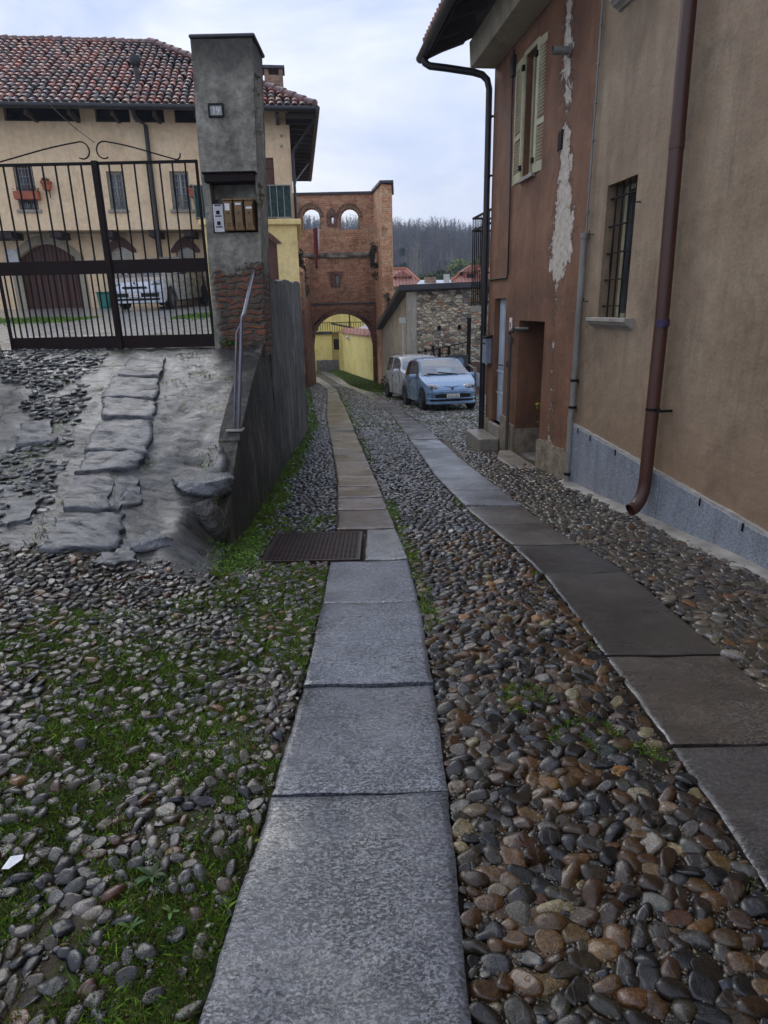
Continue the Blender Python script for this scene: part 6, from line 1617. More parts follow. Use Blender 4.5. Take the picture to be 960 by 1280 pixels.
lm.grid(lambda u, v: (u, YW-.002-[0, .12, .15, .13, 0][int(v)]*(.6+.7*float(vnoise(np.array([u*3.]), np.array([v*1.]), 3)[0])), 4.05+[.30, .26, .14, .04, 0][int(v)]+.06*float(vnoise(np.array([u*2.]), np.array([9.]), 5)[0])), us, range(5))
part('mortar_ledge', lm, M['ledge'], TW, smooth=60)
# arched brick surrounds, arch ring, dark recesses
def ring(x0, x1, zs, zc, w, y0, y1, zb):
    o = [(x0-w, zb)] + [(x0-w+(x1-x0+2*w)*(1-math.cos(PI*k/14))/2, zs+(zc-zs+w)*math.sin(PI*k/14)) for k in range(15)] + [(x1+w, zb), (x1, zb)] + [(x1-(x1-x0)*(1-math.cos(PI*k/14))/2, zs+(zc-zs)*math.sin(PI*k/14)) for k in range(15)] + [(x0, zb)]
    return MB().plate(o, [], y0, y1)
part('window_surround', ring(-4.01, -3.07, 6.12, 6.60, .08, YW-.02, YW+.2, 5.54), M['mortar_brick'], TW)
part('window_surround', ring(-1.97, -1.03, 6.08, 6.56, .08, YW-.02, YW+.2, 5.50), M['mortar_brick'], TW)
vb = MB()
for (c0, c1, zs3, zc3) in ((-4.01, -3.07, 6.12, 6.60), (-1.97, -1.03, 6.08, 6.56)):
    for k in range(15):
        a = PI*(k+.5)/15; cx_ = (c0+c1)/2; hw = (c1-c0)/2+.17; x = cx_-hw*math.cos(a); z = zs3+(zc3-zs3+.17)*math.sin(a)
        vb.obox((x, YW-.02, z), (.14, .06, .085), Matrix.Rotation(-(a-PI/2)+PI/2, 3, 'Y'))
part('window_arch_bricks', vb, M['old_brick'], TW)
vo_ = MB()
for k in range(40):
    t_ = (k+.5)/40*PI; x = (a0+a1)/2-((a1-a0)/2+.18)*math.cos(t_); z = zsp+(zcr-zsp+.18)*math.sin(t_)**.92
    vo_.obox((x, YW-.155, z), (.30, .05, .095), Matrix.Rotation(-t_, 3, 'Y'))
part('arch_voussoirs', vo_, M['old_brick'], TW)
nc = MB()
r_ = random.Random(4)
for (c0, c1, z0, z1) in ((-2.62, -2.2, 5.65, 6.5), (-2.75, -1.85, 3.22, 3.42), (-2.62, -2.36, 2.6, 3.2)):
    nc.box(c0, c1, YW-.006, YW-.0015, z0, z1)
# recesses drawn as real hollows: rough dark frames set into the wall
part('niche_surround', MB().plate([(-2.68, 5.66), (-2.14, 5.62), (-2.12, 6.2), (-2.25, 6.48), (-2.42, 6.58), (-2.6, 6.45), (-2.72, 6.2)], [n1], YW-.035, YW-.001), M['old_brick'], TW)
part('niche_surround', MB().plate([(-2.62, 2.62), (-2.1, 2.62), (-2.0, 3.28), (-1.86, 3.42), (-2.8, 3.42), (-2.72, 3.24)], [n2], YW-.035, YW-.001), M['burnt'] if 'burnt' in M else M['old_brick'], TW)
part('coping', MB().box(XL, XR+.05, YW-.1, YW+.85, ZTT+.001, ZTT+.11), M['slate_edge'], TW)
zz0 = 7.1
pl = [(-.22, YW+.75), (-.22, YW-.001), (.22, 34.4), (.70, 34.4), (.80, YW+.75)]
pr = MB(); b0 = pl; 
zt_ = [7.2, 7.2, 7.22, 7.16, 7.2]
pr.add([(x, y, -3.3) for x, y in pl] + [(x, y, z) for (x, y), z in zip(pl, zt_)], [tuple(range(5))[::-1], tuple(range(5, 10))] + [(i, (i+1) % 5, 5+(i+1) % 5, 5+i) for i in range(5)])
pr.v[2] = (.10, 34.3, -3.3); pr.v[3] = (.72, 34.2, -3.3)
part('pier', pr, M['pier_brick'], TW)
part('pier_coping', MB().prism([(-.30, YW+.8), (-.30, YW-.05), (.14, 34.28), (.80, 34.28), (.9, YW+.8)], 7.24, 7.36), M['slate_edge'], TW)
pl = [(-3.74, YW-.142), (-3.70, 33.2), (-4.5, 33.2), (-5.2, YW-.142)]
lp = MB(); r2 = np.random.RandomState(5)
lp.add([(x, y, -3.2) for x, y in pl] + [(pl[0][0], pl[0][1], 4.1), (pl[1][0], pl[1][1], 3.2), (pl[2][0], pl[2][1], 3.6), (pl[3][0], pl[3][1], 4.3)], [(0,1,2,3)[::-1], (4,5,6,7)] + [(i, (i+1) % 4, 4+(i+1) % 4, 4+i) for i in range(4)])
part('broken_pier', lp, M['tower_brick'], TW)
# flag on a pole
x, z = wpx(397, 285, YW-.5); x2, z2 = wpx(396.5, 336, YW-.4)
FL = thing('flag', 'furled dark red and white flag hanging on the brick tower', 'flag', FW, (x, YW-.45, z2))
part('pole', MB().tube([(x-.02, YW-.16, z-.1), (x+.02, YW-.62, z+.06)], .02, 8), M['white_paint'], FL)
fl = MB(); fl.grid(lambda u, v: (x-.24+.24*u*(1-.3*v)+.02*math.sin(v*9+u*3), YW-.5+.05*math.sin(u*9+v*2), z-(z-z2)*v), np.linspace(0, 1, 9), np.linspace(0, 1, 12)); part('red_cloth', fl, M['red_cloth'], FL, smooth=180)
fl = MB(); fl.grid(lambda u, v: (x+.0+.10*u*(1-.5*v), YW-.55+.03*math.sin(u*7+v*5), z-(z-z2)*.55*v), np.linspace(0, 1, 5), np.linspace(0, 1, 8)); part('white_cloth', fl, M['fluff'], FL, smooth=180)
# ivy on the tower
def ivy(pxs, Y, lab, n, cols, seed, r=.3, size=.07):
    C = []
    for (px, py) in pxs:
        h = hitY(px, py, Y); C.append((h.x, Y, h.z, r*.7))
    rr = random.Random(seed); C0 = list(C)
    for a, b in zip(C0, C0[1:]):
        for k in range(4): q = rr.random(); C.append((a[0]+(b[0]-a[0])*q+rr.uniform(-.3, .3)*r, Y+rr.uniform(-.1, .1), a[2]+(b[2]-a[2])*q, r*rr.uniform(.25, .6)))
    t = thing('ivy', lab, 'ivy', FW, C[0][:3])
    leaf_cloud('foliage', C, n, size, cols, t, seed, flat=1)
    part('stem', MB().tube([c[:3] for c in C0] if len(C0) > 1 else [C[0][:3], (C[0][0], C[0][1], C[0][2]-.5)], .02, 5), M['bark'], t)
IV = [(.05,.045,.03), (.03,.04,.02), (.09,.08,.06), (.07,.05,.035)]
ivy([(374, 316), (377, 328), (376, 342), (379, 352), (380, 368)], 34.2, 'dry dark ivy draped over the left pier of the brick tower', 1400, IV, 3, .42, .075)
ivy([(468, 306), (466, 316), (467, 328), (469, 345)], 35.9, 'tuft of dark ivy in the inner right corner of the tower', 800, IV, 5, .32, .07)
ivy([(483, 370), (487, 385), (480, 395)], 34.2, 'thin ivy between the tower and the stone building roof', 300, IV, 6, .25, .07)

# ================================================================== rubble stone building
YS = 27.0
SB = thing('stone_building', 'low rubble stone building with slate edged roof behind the parked cars', 'building', FW, (3, YS, -1.9))
sx0 = hitY(508, 400, YS).x; zt0 = 2.12
holes = []
for (px, py) in ((549, 410), (574.5, 409), (602, 410), (513.7, 409.5)):
    h = hitY(px, py, YS); holes.append(rect(h.x-.075, h.x+.075, h.z-.09, h.z+.09))
sxp = hitY(521, 420, YS).x
part('front_wall', MB().plate([(sxp, -2.4), (7.2, -2.4), (7.2, zt0+.14), (sxp, zt0)], holes[:3], YS, YS+.5), M['rubble'], SB)
part('dark_backing', MB().box(sxp+.01, 7.1, YS+.501, YS+.56, -2.3, zt0-.02), M['black'], SB)  # black sheet added behind the holes, painting the shade inside them
part('corner_pier', MB().box(sx0, sxp-.001, YS-.02, YS+.5, -2.4, zt0), M['pale_plaster'], SB, bevel=.01)
bk = hitY(478, 412, 34.3)
sw = MB(); xa, ya, xb, yb = sx0, YS+.501, bk.x+.0, 34.25
sw.add([(xa, ya, -2.6), (xb, yb, -2.9), (xb, yb, bk.z), (xa, ya, zt0-.05), (xa+.4, ya, -2.6), (xb+.4, yb, -2.9), (xb+.4, yb, bk.z), (xa+.4, ya, zt0-.05)], [(0,1,2,3),(7,6,5,4),(3,2,6,7),(0,4,5,1),(0,3,7,4),(1,5,6,2)])
part('side_wall', sw, M['side_plaster'], SB)
rfm = MB(); e = .22
rfm.add([(sx0-.28, YS-.35, zt0+.02), (7.6, YS-.35, zt0+.16), (7.6, 35, .75), (bk.x-.32, 34.6, bk.z-.02), (sx0-.28, YS-.35, zt0+e), (7.6, YS-.35, zt0+.14+e), (7.6, 35, .75+e), (bk.x-.32, 34.6, bk.z+e)], [(0,1,2,3)[::-1],(4,5,6,7),(0,1,5,4),(1,2,6,5),(2,3,7,6),(3,0,4,7)])
part('roof', rfm, M['slate_edge'], SB)
rb2 = MB()
for k in range(6): x = sx0+.9+k*1.15; rb2.box(x, x+.09, YS-.3, YS-.001, zt0-.18, zt0+.03)
part('roof_brackets', rb2, M['dark_wood'], SB)
h0 = hitY(503.5, 455, YS-.12); h1_ = hitY(503, 404, YS-.12)
part('downpipe', MB().tube([(h0.x, YS-.12, -1.7), (h1_.x, YS-.12, h1_.z)], .05, 8).box(h1_.x-.14, h1_.x+.14, YS-.2, YS-.06, h1_.z, h1_.z+.22), M['white_shutter'], SB, smooth=40)

# fence, posts, panels and chain round the stairs behind the cars
def P(px, py, Y): h = hitY(px, py, Y); return (h.x, Y, h.z)
def gY(x, y): return float(G(x, y))
IF = thing('iron_fence', 'rusty iron railing with short posts behind the two parked cars', 'fence', FW, (2.2, 25.2, -1.8))
q = MB()
for px, yt in ((532, 436), (541, 432), (549.5, 436), (561, 432)):
    x, y, z = P(px, yt, 25.2); part('post', MB().box(x-.05, x+.05, 25.15, 25.25, gY(x, y)-.05, z), M['iron'], IF)
a = P(522, 441, 25.2); b = P(586, 427, 25.2); a2 = P(522, 449, 25.2)
part('rail', MB().tube([a, P(560, 433, 25.2), b], .025, 6).tube([P(522, 447, 25.2), P(562, 441, 25.2)], .015, 6), M['iron'], IF)
mbx = MB()
for k in range(12): x, y, z = P(523+k*5, 441-k*1.15, 25.2); mbx.box(x-.008, x+.008, 25.19, 25.21, z-.9, z)
part('bars', mbx, M['rust_iron'], IF)
x, y, z = P(586.5, 397, 24.4)
MP = single('metal_post', MB().box(x-.07, x+.07, 24.33, 24.47, gY(x, 24.4)-.1, z), M['iron'], FW, (x, 24.4, gY(x, 24.4)), 'tall dark square post right of the blue car in front of the stone wall', 'post', bevel=.01)
p0_ = P(556, 444, 23.2); p1_ = P(585, 458, 23.2)
PN = thing('grey_panel', 'grey metal panel with a round pale blue mark behind the blue car', 'panel', FW, ((p0_[0]+p1_[0])/2, 23.2, gY(2.6, 23.2)))
part('panel', MB().box(p0_[0], p1_[0], 23.18, 23.22, p1_[2], p0_[2]), M['bluegrey'] if 'bluegrey' in M else M['slate_edge'], PN, bevel=.01)
c_ = P(575, 452, 23.17); part('round_mark', MB().tube([(c_[0], 23.165, c_[2]), (c_[0], 23.179, c_[2])], .14, 20), M['blue_paint'], PN)
part('support', MB().box(p0_[0]+.05, p0_[0]+.11, 23.18, 23.22, gY(p0_[0], 23.2)-.05, p1_[2]-.001).box(p1_[0]-.11, p1_[0]-.05, 23.18, 23.22, gY(p1_[0], 23.2)-.05, p1_[2]-.001), M['iron'], PN)
SR = thing('stair_railing', 'low metal railing with pale perforated panels right of the blue car', 'railing', FW, (3, 20, -1.4))
ya_ = 20.0
for px, top in ((594.0, 459), (602.5, 462)):
    x, y, z = P(px, top, ya_-.6*(px > 600)); part('post', MB().box(x-.045, x+.045, y-.045, y+.045, gY(x, y)-.05, z), M['grey_pipe'], SR)
a = P(594.5, 464, ya_); b = P(602, 468, ya_-.6); c_ = P(602, 484, ya_-.6); d = P(594.5, 482, ya_)
part('panel', MB().add([a, b, c_, d, (a[0], a[1]+.03, a[2]), (b[0], b[1]+.03, b[2]), (c_[0], c_[1]+.03, c_[2]), (d[0], d[1]+.03, d[2])], [(0,1,2,3),(7,6,5,4),(0,4,5,1),(1,5,6,2),(2,6,7,3),(3,7,4,0)]), M['sheet_metal'], SR)
a = P(586, 456, 22.5); b = P(594, 461, ya_); part('rail', MB().tube([a, b], .02, 6).tube([P(586, 470, 22.5), P(594, 474, ya_)], .02, 6), M['grey_pipe'], SR)
for i, (y0_, y1_, s) in enumerate(((433, 441, 'upper'), (446, 455, 'lower'))):
    a = Vector(P(588, y0_, 24.4)); b = Vector(P(612, y1_, 24.0)); b.x += .3
    pts = [a.lerp(b, k/10)-Vector((0, 0, .12*math.sin(PI*k/10))) for k in range(11)]
    single('chain', MB().tube(pts, .02, 6), M['white_shutter'], FW, tuple(a), '%s of two pale sagging cords strung to the tall dark post' % s, 'cord', 'cords strung from the tall post', smooth=60)
BW = single('brick_low_wall', MB().box(3.45, 5.5, 24.9, 25.3, -2.1, -.55), M['old_brick'], FW, (4, 25, -1.8), 'low red brick wall at the foot of the stone wall behind the brown house', 'wall')
# brushwood and junk at the corner between tower and white car
h = gpt(492, 470) if False else None
t = thing('shrub', 'scrubby low bush at the corner of the stone building behind the white car', 'shrub', FW, (.85, 26.3, -1.8))
leaf_cloud('foliage', [(.75, 26.3, -1.45, .45), (1.2, 26.2, -1.5, .4), (.35, 27.5, -1.6, .45)], 1300, .06, [(.05,.06,.02), (.10,.08,.04), (.08,.05,.03)], t, 14, flat=1)
part('stem', MB().tube([(.8, 26.3, -1.9), (.85, 26.3, -1.4)], .02, 5), M['bark'], t)
# ================================================================== beyond the arch
YH = 50.0
YB_ = thing('yellow_house', 'bright yellow house seen through the tower arch with a long balcony rail', 'house', FW, (-4, YH, -3))
def Q(px, py, Y): h = hitY(px, py, Y); return h.x, h.z
x0, z0 = Q(380, 470, YH); x1, z1 = Q(500, 380, YH)
wx0, wz1 = Q(417, 424, YH); wx1, wz0 = Q(424, 437, YH)
part('wall', MB().plate([(-9.5, -3.4), (.2, -3.4), (.2, 2.2), (-9.5, 2.2)], [rect(wx0, wx1, wz0, wz1)], YH, YH+.4), M['bright_yellow'], YB_)
fo = part('window', MB().plate(rect(wx0, wx1, wz0, wz1), [rect(wx0+.06, wx1-.06, wz0+.06, wz1-.06)], YH+.05, YH+.12), M['iron'], YB_)
part('pane', MB().box(wx0+.06, wx1-.06, YH+.08, YH+.09, wz0+.06, wz1-.06), M['window_glass'], fo)
zr0 = Q(430, 413, YH-.8)[1]; zr1 = Q(430, 402.5, YH-.8)[1]
rl = MB().box(-7.2, .1, YH-.82, YH-.78, zr1-.05, zr1)
for k in range(42): x = -7.2+k*.175; rl.box(x-.018, x+.018, YH-.81, YH-.79, zr0, zr1-.05)
part('balcony_slab', MB().box(-7.2, .1, YH-.85, YH-.001, zr0-.12, zr0-.001), M['bright_yellow'], YB_)
part('balcony_railing', rl, M['iron'], YB_)
part('drainpipe', MB().tube([(Q(397, 420, YH-.1)[0], YH-.1, -3), (Q(397, 420, YH-.1)[0], YH-.1, 3.5)], .05, 6).tube([(Q(401.5, 420, YH-.1)[0], YH-.1, -2.4), (Q(401.5, 420, YH-.1)[0], YH-.1, Q(400, 416, YH)[1])], .035, 6), M['iron'], YB_)
yl = YH-1.2
PB = thing('yellow_porch', 'yellow porch wall with stone slab coping in front of the yellow house', 'porch', FW, (-3.4, yl, -3))
xa = Q(414, 410, yl)[0]; xb = Q(428, 410, yl)[0]; zc = Q(420, 407, yl)[1]
part('wall', MB().box(xa-1.3, xa-.001, yl, yl+.3, -3.5, Q(405, 418, yl)[1]), M['bright_yellow'], PB)
part('coping', MB().box(xa-1.2, xa+.03, yl-.12, yl+.4, Q(405, 418, yl)[1]+.001, Q(405, 414.5, yl)[1]), M['stone_slab'], PB)
part('gable_coping', MB().prism([(xa-.0, zc+.22), (xb+.9, zc-.18), (xb+.9, zc-.28), (xa-.0, zc+.1)], yl-.15, yl+.4, axis='y'), M['slate_edge'], PB)
zb1_ = Q(410, 450, yl)[1]
mbb = []
for k in range(4): part('stone_block', MB().box(xa-1.2+k*.42, xa-.80+k*.42, yl-.12, yl-.001, -3.4, zb1_+.02*(k % 2)), M['plinth_block'], PB, bevel=.01)
xg = Q(427.5, 440, yl-.3)[0]
part('gate_post', MB().box(xg-.16, xg+.13, yl-.6, yl-.3, -3.4, Q(427, 416, yl-.3)[1]), M['bright_yellow'], PB, bevel=.02)
# curved yellow garden wall with tile coping
GWL = thing('garden_wall', 'curved yellow garden wall topped with brick and tile coping beyond the arch', 'wall', FW, (-1.5, 41, -2.9))
cv = []
for k in range(17):
    q = k/16; py = 482-q*19; px = 467-37*(q**.8); 
    Y = 38.2+q*9.5; h = hitY(px, py, Y); cv.append((h.x, Y))
wl = MB(); 
def top_at(q): return Q(460, 421, 38.2)[1]*(1-q) + Q(430, 417, 47.7)[1]*q
vs = []
for k, (x, y) in enumerate(cv):
    q = k/16; vs += [(x, y, -3.8), (x, y, top_at(q)), (x+.32, y+.12, top_at(q)), (x+.32, y+.12, -3.8)]
wl.add(vs, [(j*4+i, j*4+i+1, (j+1)*4+i+1, (j+1)*4+i) for j in range(16) for i in range(3)] + [(0,1,2,3), (67,66,65,64)])
part('wall', wl, M['bright_yellow'], GWL, smooth=40)
cp = MB(); vs = []
for k, (x, y) in enumerate(cv):
    q = k/16; t_ = top_at(q); vs += [(x-.10, y-.02, t_+.002), (x-.10, y-.02, t_+.08), (x+.14, y+.05, t_+.42), (x+.42, y+.14, t_+.08), (x+.42, y+.14, t_+.002)]
cp.add(vs, [(j*5+i, j*5+i+1, (j+1)*5+i+1, (j+1)*5+i) for j in range(16) for i in range(4)] + [(0,1,2,3,4), (84,83,82,81,80)])
part('coping', cp, M['old_brick2'] if 'old_brick2' in M else M['far_tile'], GWL)
cx, cz = Q(458, 414, 46)
single('canopy', MB().add([(cx-1.4, 45, cz-.35), (cx+1.2, 45, cz-.6), (cx+1.2, 47, cz-.5), (cx-1.4, 47, cz-.3), (cx+.1, 46, cz+.55), (cx-1.4, 45, cz-.45), (cx+1.2, 45, cz-.7), (cx+1.2, 47, cz-.6), (cx-1.4, 47, cz-.4)], [(0,1,4),(1,2,4),(2,3,4),(3,0,4),(8,7,6,5),(0,5,6,1),(1,6,7,2),(2,7,8,3),(3,8,5,0)]).tube([(cx, 46, cz), (cx, 46, -3.2)], .03, 6), M['fluff'], FW, (cx, 46, -3), 'pale canopy above the curved yellow wall beyond the arch', 'canopy')
ux, uz = Q(437, 400, YH-2)
single('utility_pole', MB().tube([(ux, YH-2, -3), (ux, YH-2, 3.5)], .045, 8), M['iron'], FW, (ux, YH-2, -3), 'thin dark pole in front of the yellow house beyond the arch', 'pole')

# ================================================================== roofs beyond the stone building
def roofhouse(lab, Y, pxl, pxr, py_eave, py_ridge, pxrl, pxrr, depth, dormer=None, name='house'):
    xl, ze_ = Q(pxl, py_eave, Y); xr, _ = Q(pxr, py_eave, Y); xrl, zr_ = Q(pxrl, py_ridge, Y+depth); xrr, _ = Q(pxrr, py_ridge, Y+depth)
    t = thing(name, lab, 'house', FW, ((xl+xr)/2, Y, -5))
    part('wall', MB().box(xl+.4, xr-.4, Y+.4, Y+2*depth-.4, -6, ze_+.05), M['pale_plaster'], t)
    r = MB().add([(xl, Y, ze_), (xr, Y, ze_), (xrr, Y+depth, zr_), (xrl, Y+depth, zr_), (xl, Y+2*depth, ze_), (xr, Y+2*depth, ze_), (xl, Y, ze_-.12), (xr, Y, ze_-.12), (xr, Y+2*depth, ze_-.12), (xl, Y+2*depth, ze_-.12)], [(0,1,2,3), (1,5,2), (5,4,3,2), (4,0,3), (6,9,8,7), (0,6,7,1), (1,7,8,5), (5,8,9,4), (4,9,6,0)])
    ro = part('roof', r, M['far_tile'], t)
    rt = MB().tube([(xrl, Y+depth, zr_+.03), (xrr, Y+depth, zr_+.03)], .12, 8).tube([(xr, Y, ze_+.05), (xrr, Y+depth, zr_+.03)], .1, 8).tube([(xl, Y, ze_+.05), (xrl, Y+depth, zr_+.03)], .1, 8)
    part('ridge', rt, M['terracotta'], ro, smooth=50)
    if dormer:
        dx, dz_ = Q(*dormer, Y+depth*.45)
        d = part('dormer', MB().box(dx-.55, dx+.55, Y+depth*.42, Y+depth*.9, dz_-.5, dz_+.25).prism([(dx-.8, dz_+.25), (dx+.8, dz_+.25), (dx, dz_+.75)], Y+depth*.38, Y+depth, axis='y'), M['far_tile'], ro)
        part('opening', MB().box(dx-.3, dx+.3, Y+depth*.415, Y+depth*.42-.005, dz_-.35, dz_+.1), M['black'], d)
    return t, (xl, xr, ze_, zr_)
roofhouse('distant house with plain red tiled roof right beside the brick tower', 55, 470, 530, 358, 337, 484, 508, 4, (503, 350))
t, _b = roofhouse('distant house with red hipped roof and dormer behind the brown house', 52, 556, 640, 358, 334, 586, 630, 5, (588, 344))
cxx, czz = Q(556, 352, 50)
sh = thing('shed_roof', 'low pale sheet metal roof between the two red roofs', 'shed', FW, (cxx-.8, 48, -5))
part('roof', MB().add([(Q(520, 356, 47)[0], 47, Q(520, 356, 47)[1]), (Q(566, 356, 47)[0], 47, Q(566, 356, 47)[1]), (Q(563, 350, 50)[0], 50, Q(563, 350, 50)[1]+.0), (Q(526, 350, 50)[0], 50, Q(526, 350, 50)[1]), (Q(520, 356, 47)[0], 47, Q(520, 356, 47)[1]-.1), (Q(566, 356, 47)[0], 47, Q(566, 356, 47)[1]-.1), (Q(563, 350, 50)[0], 50, Q(563, 350, 50)[1]-.1), (Q(526, 350, 50)[0], 50, Q(526, 350, 50)[1]-.1)], [(0,1,2,3),(7,6,5,4),(0,4,5,1),(1,5,6,2),(2,6,7,3),(3,7,4,0)]), M['sheet_metal'], sh)
part('wall', MB().box(Q(521, 356, 47)[0]+.1, Q(565, 356, 47)[0]-.1, 47.2, 49.8, -5, Q(540, 356.5, 47)[1]-.12), M['pale_plaster'], sh)
part('chimney', MB().box(cxx-.2, cxx+.2, 48.5, 48.9, 0, czz+.45), M['white_shutter'], sh)
part('brick_chimney', MB().box(Q(539, 350, 48)[0]-.45, Q(539, 350, 48)[0]+.35, 48, 48.6, 0, Q(539, 348, 48)[1]+.1), M['chimney_brick'], sh)

# ================================================================== hill and woods
def hillz(x, y):
    x = np.asarray(x, float); y = np.asarray(y, float)
    base = -8 + 47*sstep(120, 420, y) + 10*(fbm(x*.006+3, y*.006, 71, 3)-.5)*sstep(150, 300, y) - 14*sstep(10, 130, x)*sstep(150, 400, y) + 7*sstep(0, -120, x)*sstep(200, 400, y)
    return base
xs2 = np.linspace(-420, 420, 90); ys2 = np.linspace(92, 640, 70)
X2, Y2 = np.meshgrid(xs2, ys2); Z2 = hillz(X2, Y2)
idx = np.arange(X2.size).reshape(X2.shape)
hl = np_mesh('hill', np.stack([X2.ravel(), Y2.ravel(), Z2.ravel()], 1), np.stack([idx[:-1,:-1].ravel(), idx[:-1,1:].ravel(), idx[1:,1:].ravel(), idx[1:,:-1].ravel()], 1), M['hill'], nside=4)
props(hl, kind='structure')
def bare_trees(n, seed, x0, x1, y0, y1, h0, h1, cols, per=70):
    r = np.random.RandomState(seed)
    x = r.uniform(x0, x1, n); y = r.uniform(y0, y1, n); z = hillz(x, y); h = r.uniform(h0, h1, n)*(1+.4*(fbm(x*.05, y*.05, 4, 2)-.5))
    cc = np.array(cols)[r.randint(0, len(cols), n)]*r.uniform(.7, 1.3, (n, 1))
    # branches: thin triangles fanning up from the trunk
    m = per
    t = r.uniform(.15, .95, (n, m)); ang = r.uniform(0, 2*PI, (n, m)); ln = h[:,None]*.42*(1-t*.65)*r.uniform(.5, 1.1, (n, m))
    up = r.uniform(.45, .95, (n, m))
    bx = x[:,None]+0*t; by = y[:,None]+0*t; bz = z[:,None]+h[:,None]*t
    ex = bx+np.cos(ang)*ln*np.sqrt(1-up**2)*1.1; ey = by+np.sin(ang)*ln*np.sqrt(1-up**2)*1.1; ez = bz+ln*up*.9
    w = (.05+.10*(1-t))*(h[:,None]/12)
    V = np.stack([np.stack([bx-w, by, bz], -1), np.stack([bx+w, by, bz], -1), np.stack([ex, ey, ez], -1)], 2).reshape(-1, 3)
    tw = .07*h/12
    VT = np.stack([np.stack([x-tw, y, z-.5], -1), np.stack([x+tw, y, z-.5], -1), np.stack([x, y, z+h], -1)], 1).reshape(-1, 3)
    V = np.vstack([V, VT]); F = np.arange(len(V)).reshape(-1, 3)
    C = np.vstack([np.repeat(cc, m*3, 0), np.repeat(cc, 3, 0)]); C = np.concatenate([C, np.ones((len(C), 1))], 1)
    return V, F, C
BC = [(.07,.047,.042), (.055,.04,.038), (.085,.062,.05), (.04,.036,.04), (.055,.065,.03)]
sets2 = [bare_trees(1500, 3, -70, 90, 330, 450, 8, 13, BC, 46), bare_trees(1300, 4, -60, 80, 220, 335, 7, 12, BC, 46), bare_trees(500, 5, -40, 60, 140, 225, 6, 11, [(.05,.065,.03), (.07,.065,.04), (.045,.07,.028)], 50)]
V_, F_, C_ = merge(sets2)
wd = np_mesh('bare_woods', V_, F_, M['wood_far'], C_, smooth=False); props(wd, kind='stuff')

def tree(name, lab, px, py_top, Y, h, crown, n, size, cols, seed, conical=False, wd=None, group=None):
    g = hitY(px, py_top, Y); top = g.z; base = top-h
    t = thing(name, lab, 'tree', FW, (g.x, Y, base), group)
    r = random.Random(seed); C = []
    tr = MB().tube([(g.x, Y, base), (g.x+.1, Y, base+h*.5), (g.x, Y, top-.1*h)], [h*.022, h*.014, h*.004], 7)
    for k in range(18):
        q = r.uniform(.18, .92); a = r.uniform(0, 2*PI)
        w = crown*(1-q)*1.15 if conical else crown*math.sin(PI*min(1, q*.9+.1))**.6
        d = r.uniform(.2, 1)*w; c = (g.x+math.cos(a)*d, Y+math.sin(a)*d, base+h*(q*.85+.12)); C.append((*c, crown*(.32 if not conical else .30*(1.2-q))))
        tr.tube([(g.x, Y, base+h*q*.6+h*.1), c], [h*.006, h*.002], 4)
    part('trunk', tr, M['bark'], t, smooth=60)
    leaf_cloud('crown', C, n, size, cols, t, seed, flat=.8)
    return t
EG = [(.035,.06,.02), (.055,.085,.025), (.02,.04,.018), (.07,.09,.03)]
tree('evergreen_tree', 'dark green rounded evergreen behind the pale shed roof', 537, 333, 75, 7, 2.3, 5200, .16, EG, 1)
tree('evergreen_tree', 'second dark green evergreen to the right of the rounded one, above the roofs', 552, 335, 78, 7, 1.9, 3600, .16, EG, 2)
tree('evergreen_tree', 'small dark evergreen just left of the rounded one, above the roofs', 523, 338, 74, 6, 1.4, 2400, .15, EG, 7)
tree('yellow_green_tree', 'bright yellow green leafy tree on the slope by the brown house', 592, 315, 110, 10, 4.4, 9000, .22, [(.14,.19,.05), (.20,.23,.07), (.09,.14,.04)], 3)
tree('yellow_green_tree', 'smaller yellow green bush left of the bright tree on the slope', 577, 325, 108, 6, 2.0, 2600, .2, [(.12,.16,.05), (.17,.19,.07), (.08,.12,.04)], 4)
tree('conifer', 'tall dark conifer on the slope right of the brick tower', 503, 302, 150, 15, 3.6, 4200, .30, [(.03,.055,.035), (.04,.065,.04), (.022,.042,.03)], 5, True)
tree('conifer', 'broader dark conifer just right of the tower, lower on the slope', 494, 318, 140, 11, 3.2, 3200, .3, [(.035,.06,.04), (.05,.07,.045)], 6, True)
def bare_tree(lab, px, pyt, Y, h, col, seed, name='bare_tree'):
    g = hitY(px, pyt, Y); base = g.z-h; r = random.Random(seed)
    t = thing(name, lab, 'tree', FW, (g.x, Y, base)); mb = MB()
    tp = [(g.x, Y, base), (g.x+.1, Y, base+h*.5), (g.x, Y, base+h)]; 
    part('trunk', MB().tube(tp, [h*.016, h*.01, h*.002], 6), col, t, smooth=60)
    for k in range(46):
        q = r.uniform(.2, .95); a = r.uniform(0, 2*PI); l = h*.30*(1.1-q*.8)
        p = Vector((g.x, Y, base+h*q)); e = p+Vector((math.cos(a)*l*.38, math.sin(a)*l*.38, l*.9)); mid = p.lerp(e, .45)+Vector((math.cos(a)*l*.08, 0, -l*.05))
        mb.tube([p, mid, e], [h*.0045, h*.003, h*.001], 4, cap=False)
        for j in range(3):
            s = mid.lerp(e, r.random()); mb.tube([s, s+Vector((r.uniform(-.4,.4), r.uniform(-.3,.3), .9))*l*.35], [h*.002, h*.0008], 3, cap=False)
    part('branches', mb, col, t)
M['pale_bark'] = mottle('pale_bark', (.22, .205, .17), 6, .3, (.7, .9), .2, .02)
bare_tree('tall pale bare poplar above the roofs between the conifers', 521, 302, 118, 12, M['pale_bark'], 1)
bare_tree('slimmer pale bare tree just left of the tall poplar', 516, 308, 120, 11, M['pale_bark'], 2)
bare_tree('yellowish bare tree left of the bright green bush on the slope', 565, 314, 125, 8, M['pale_bark'], 3)

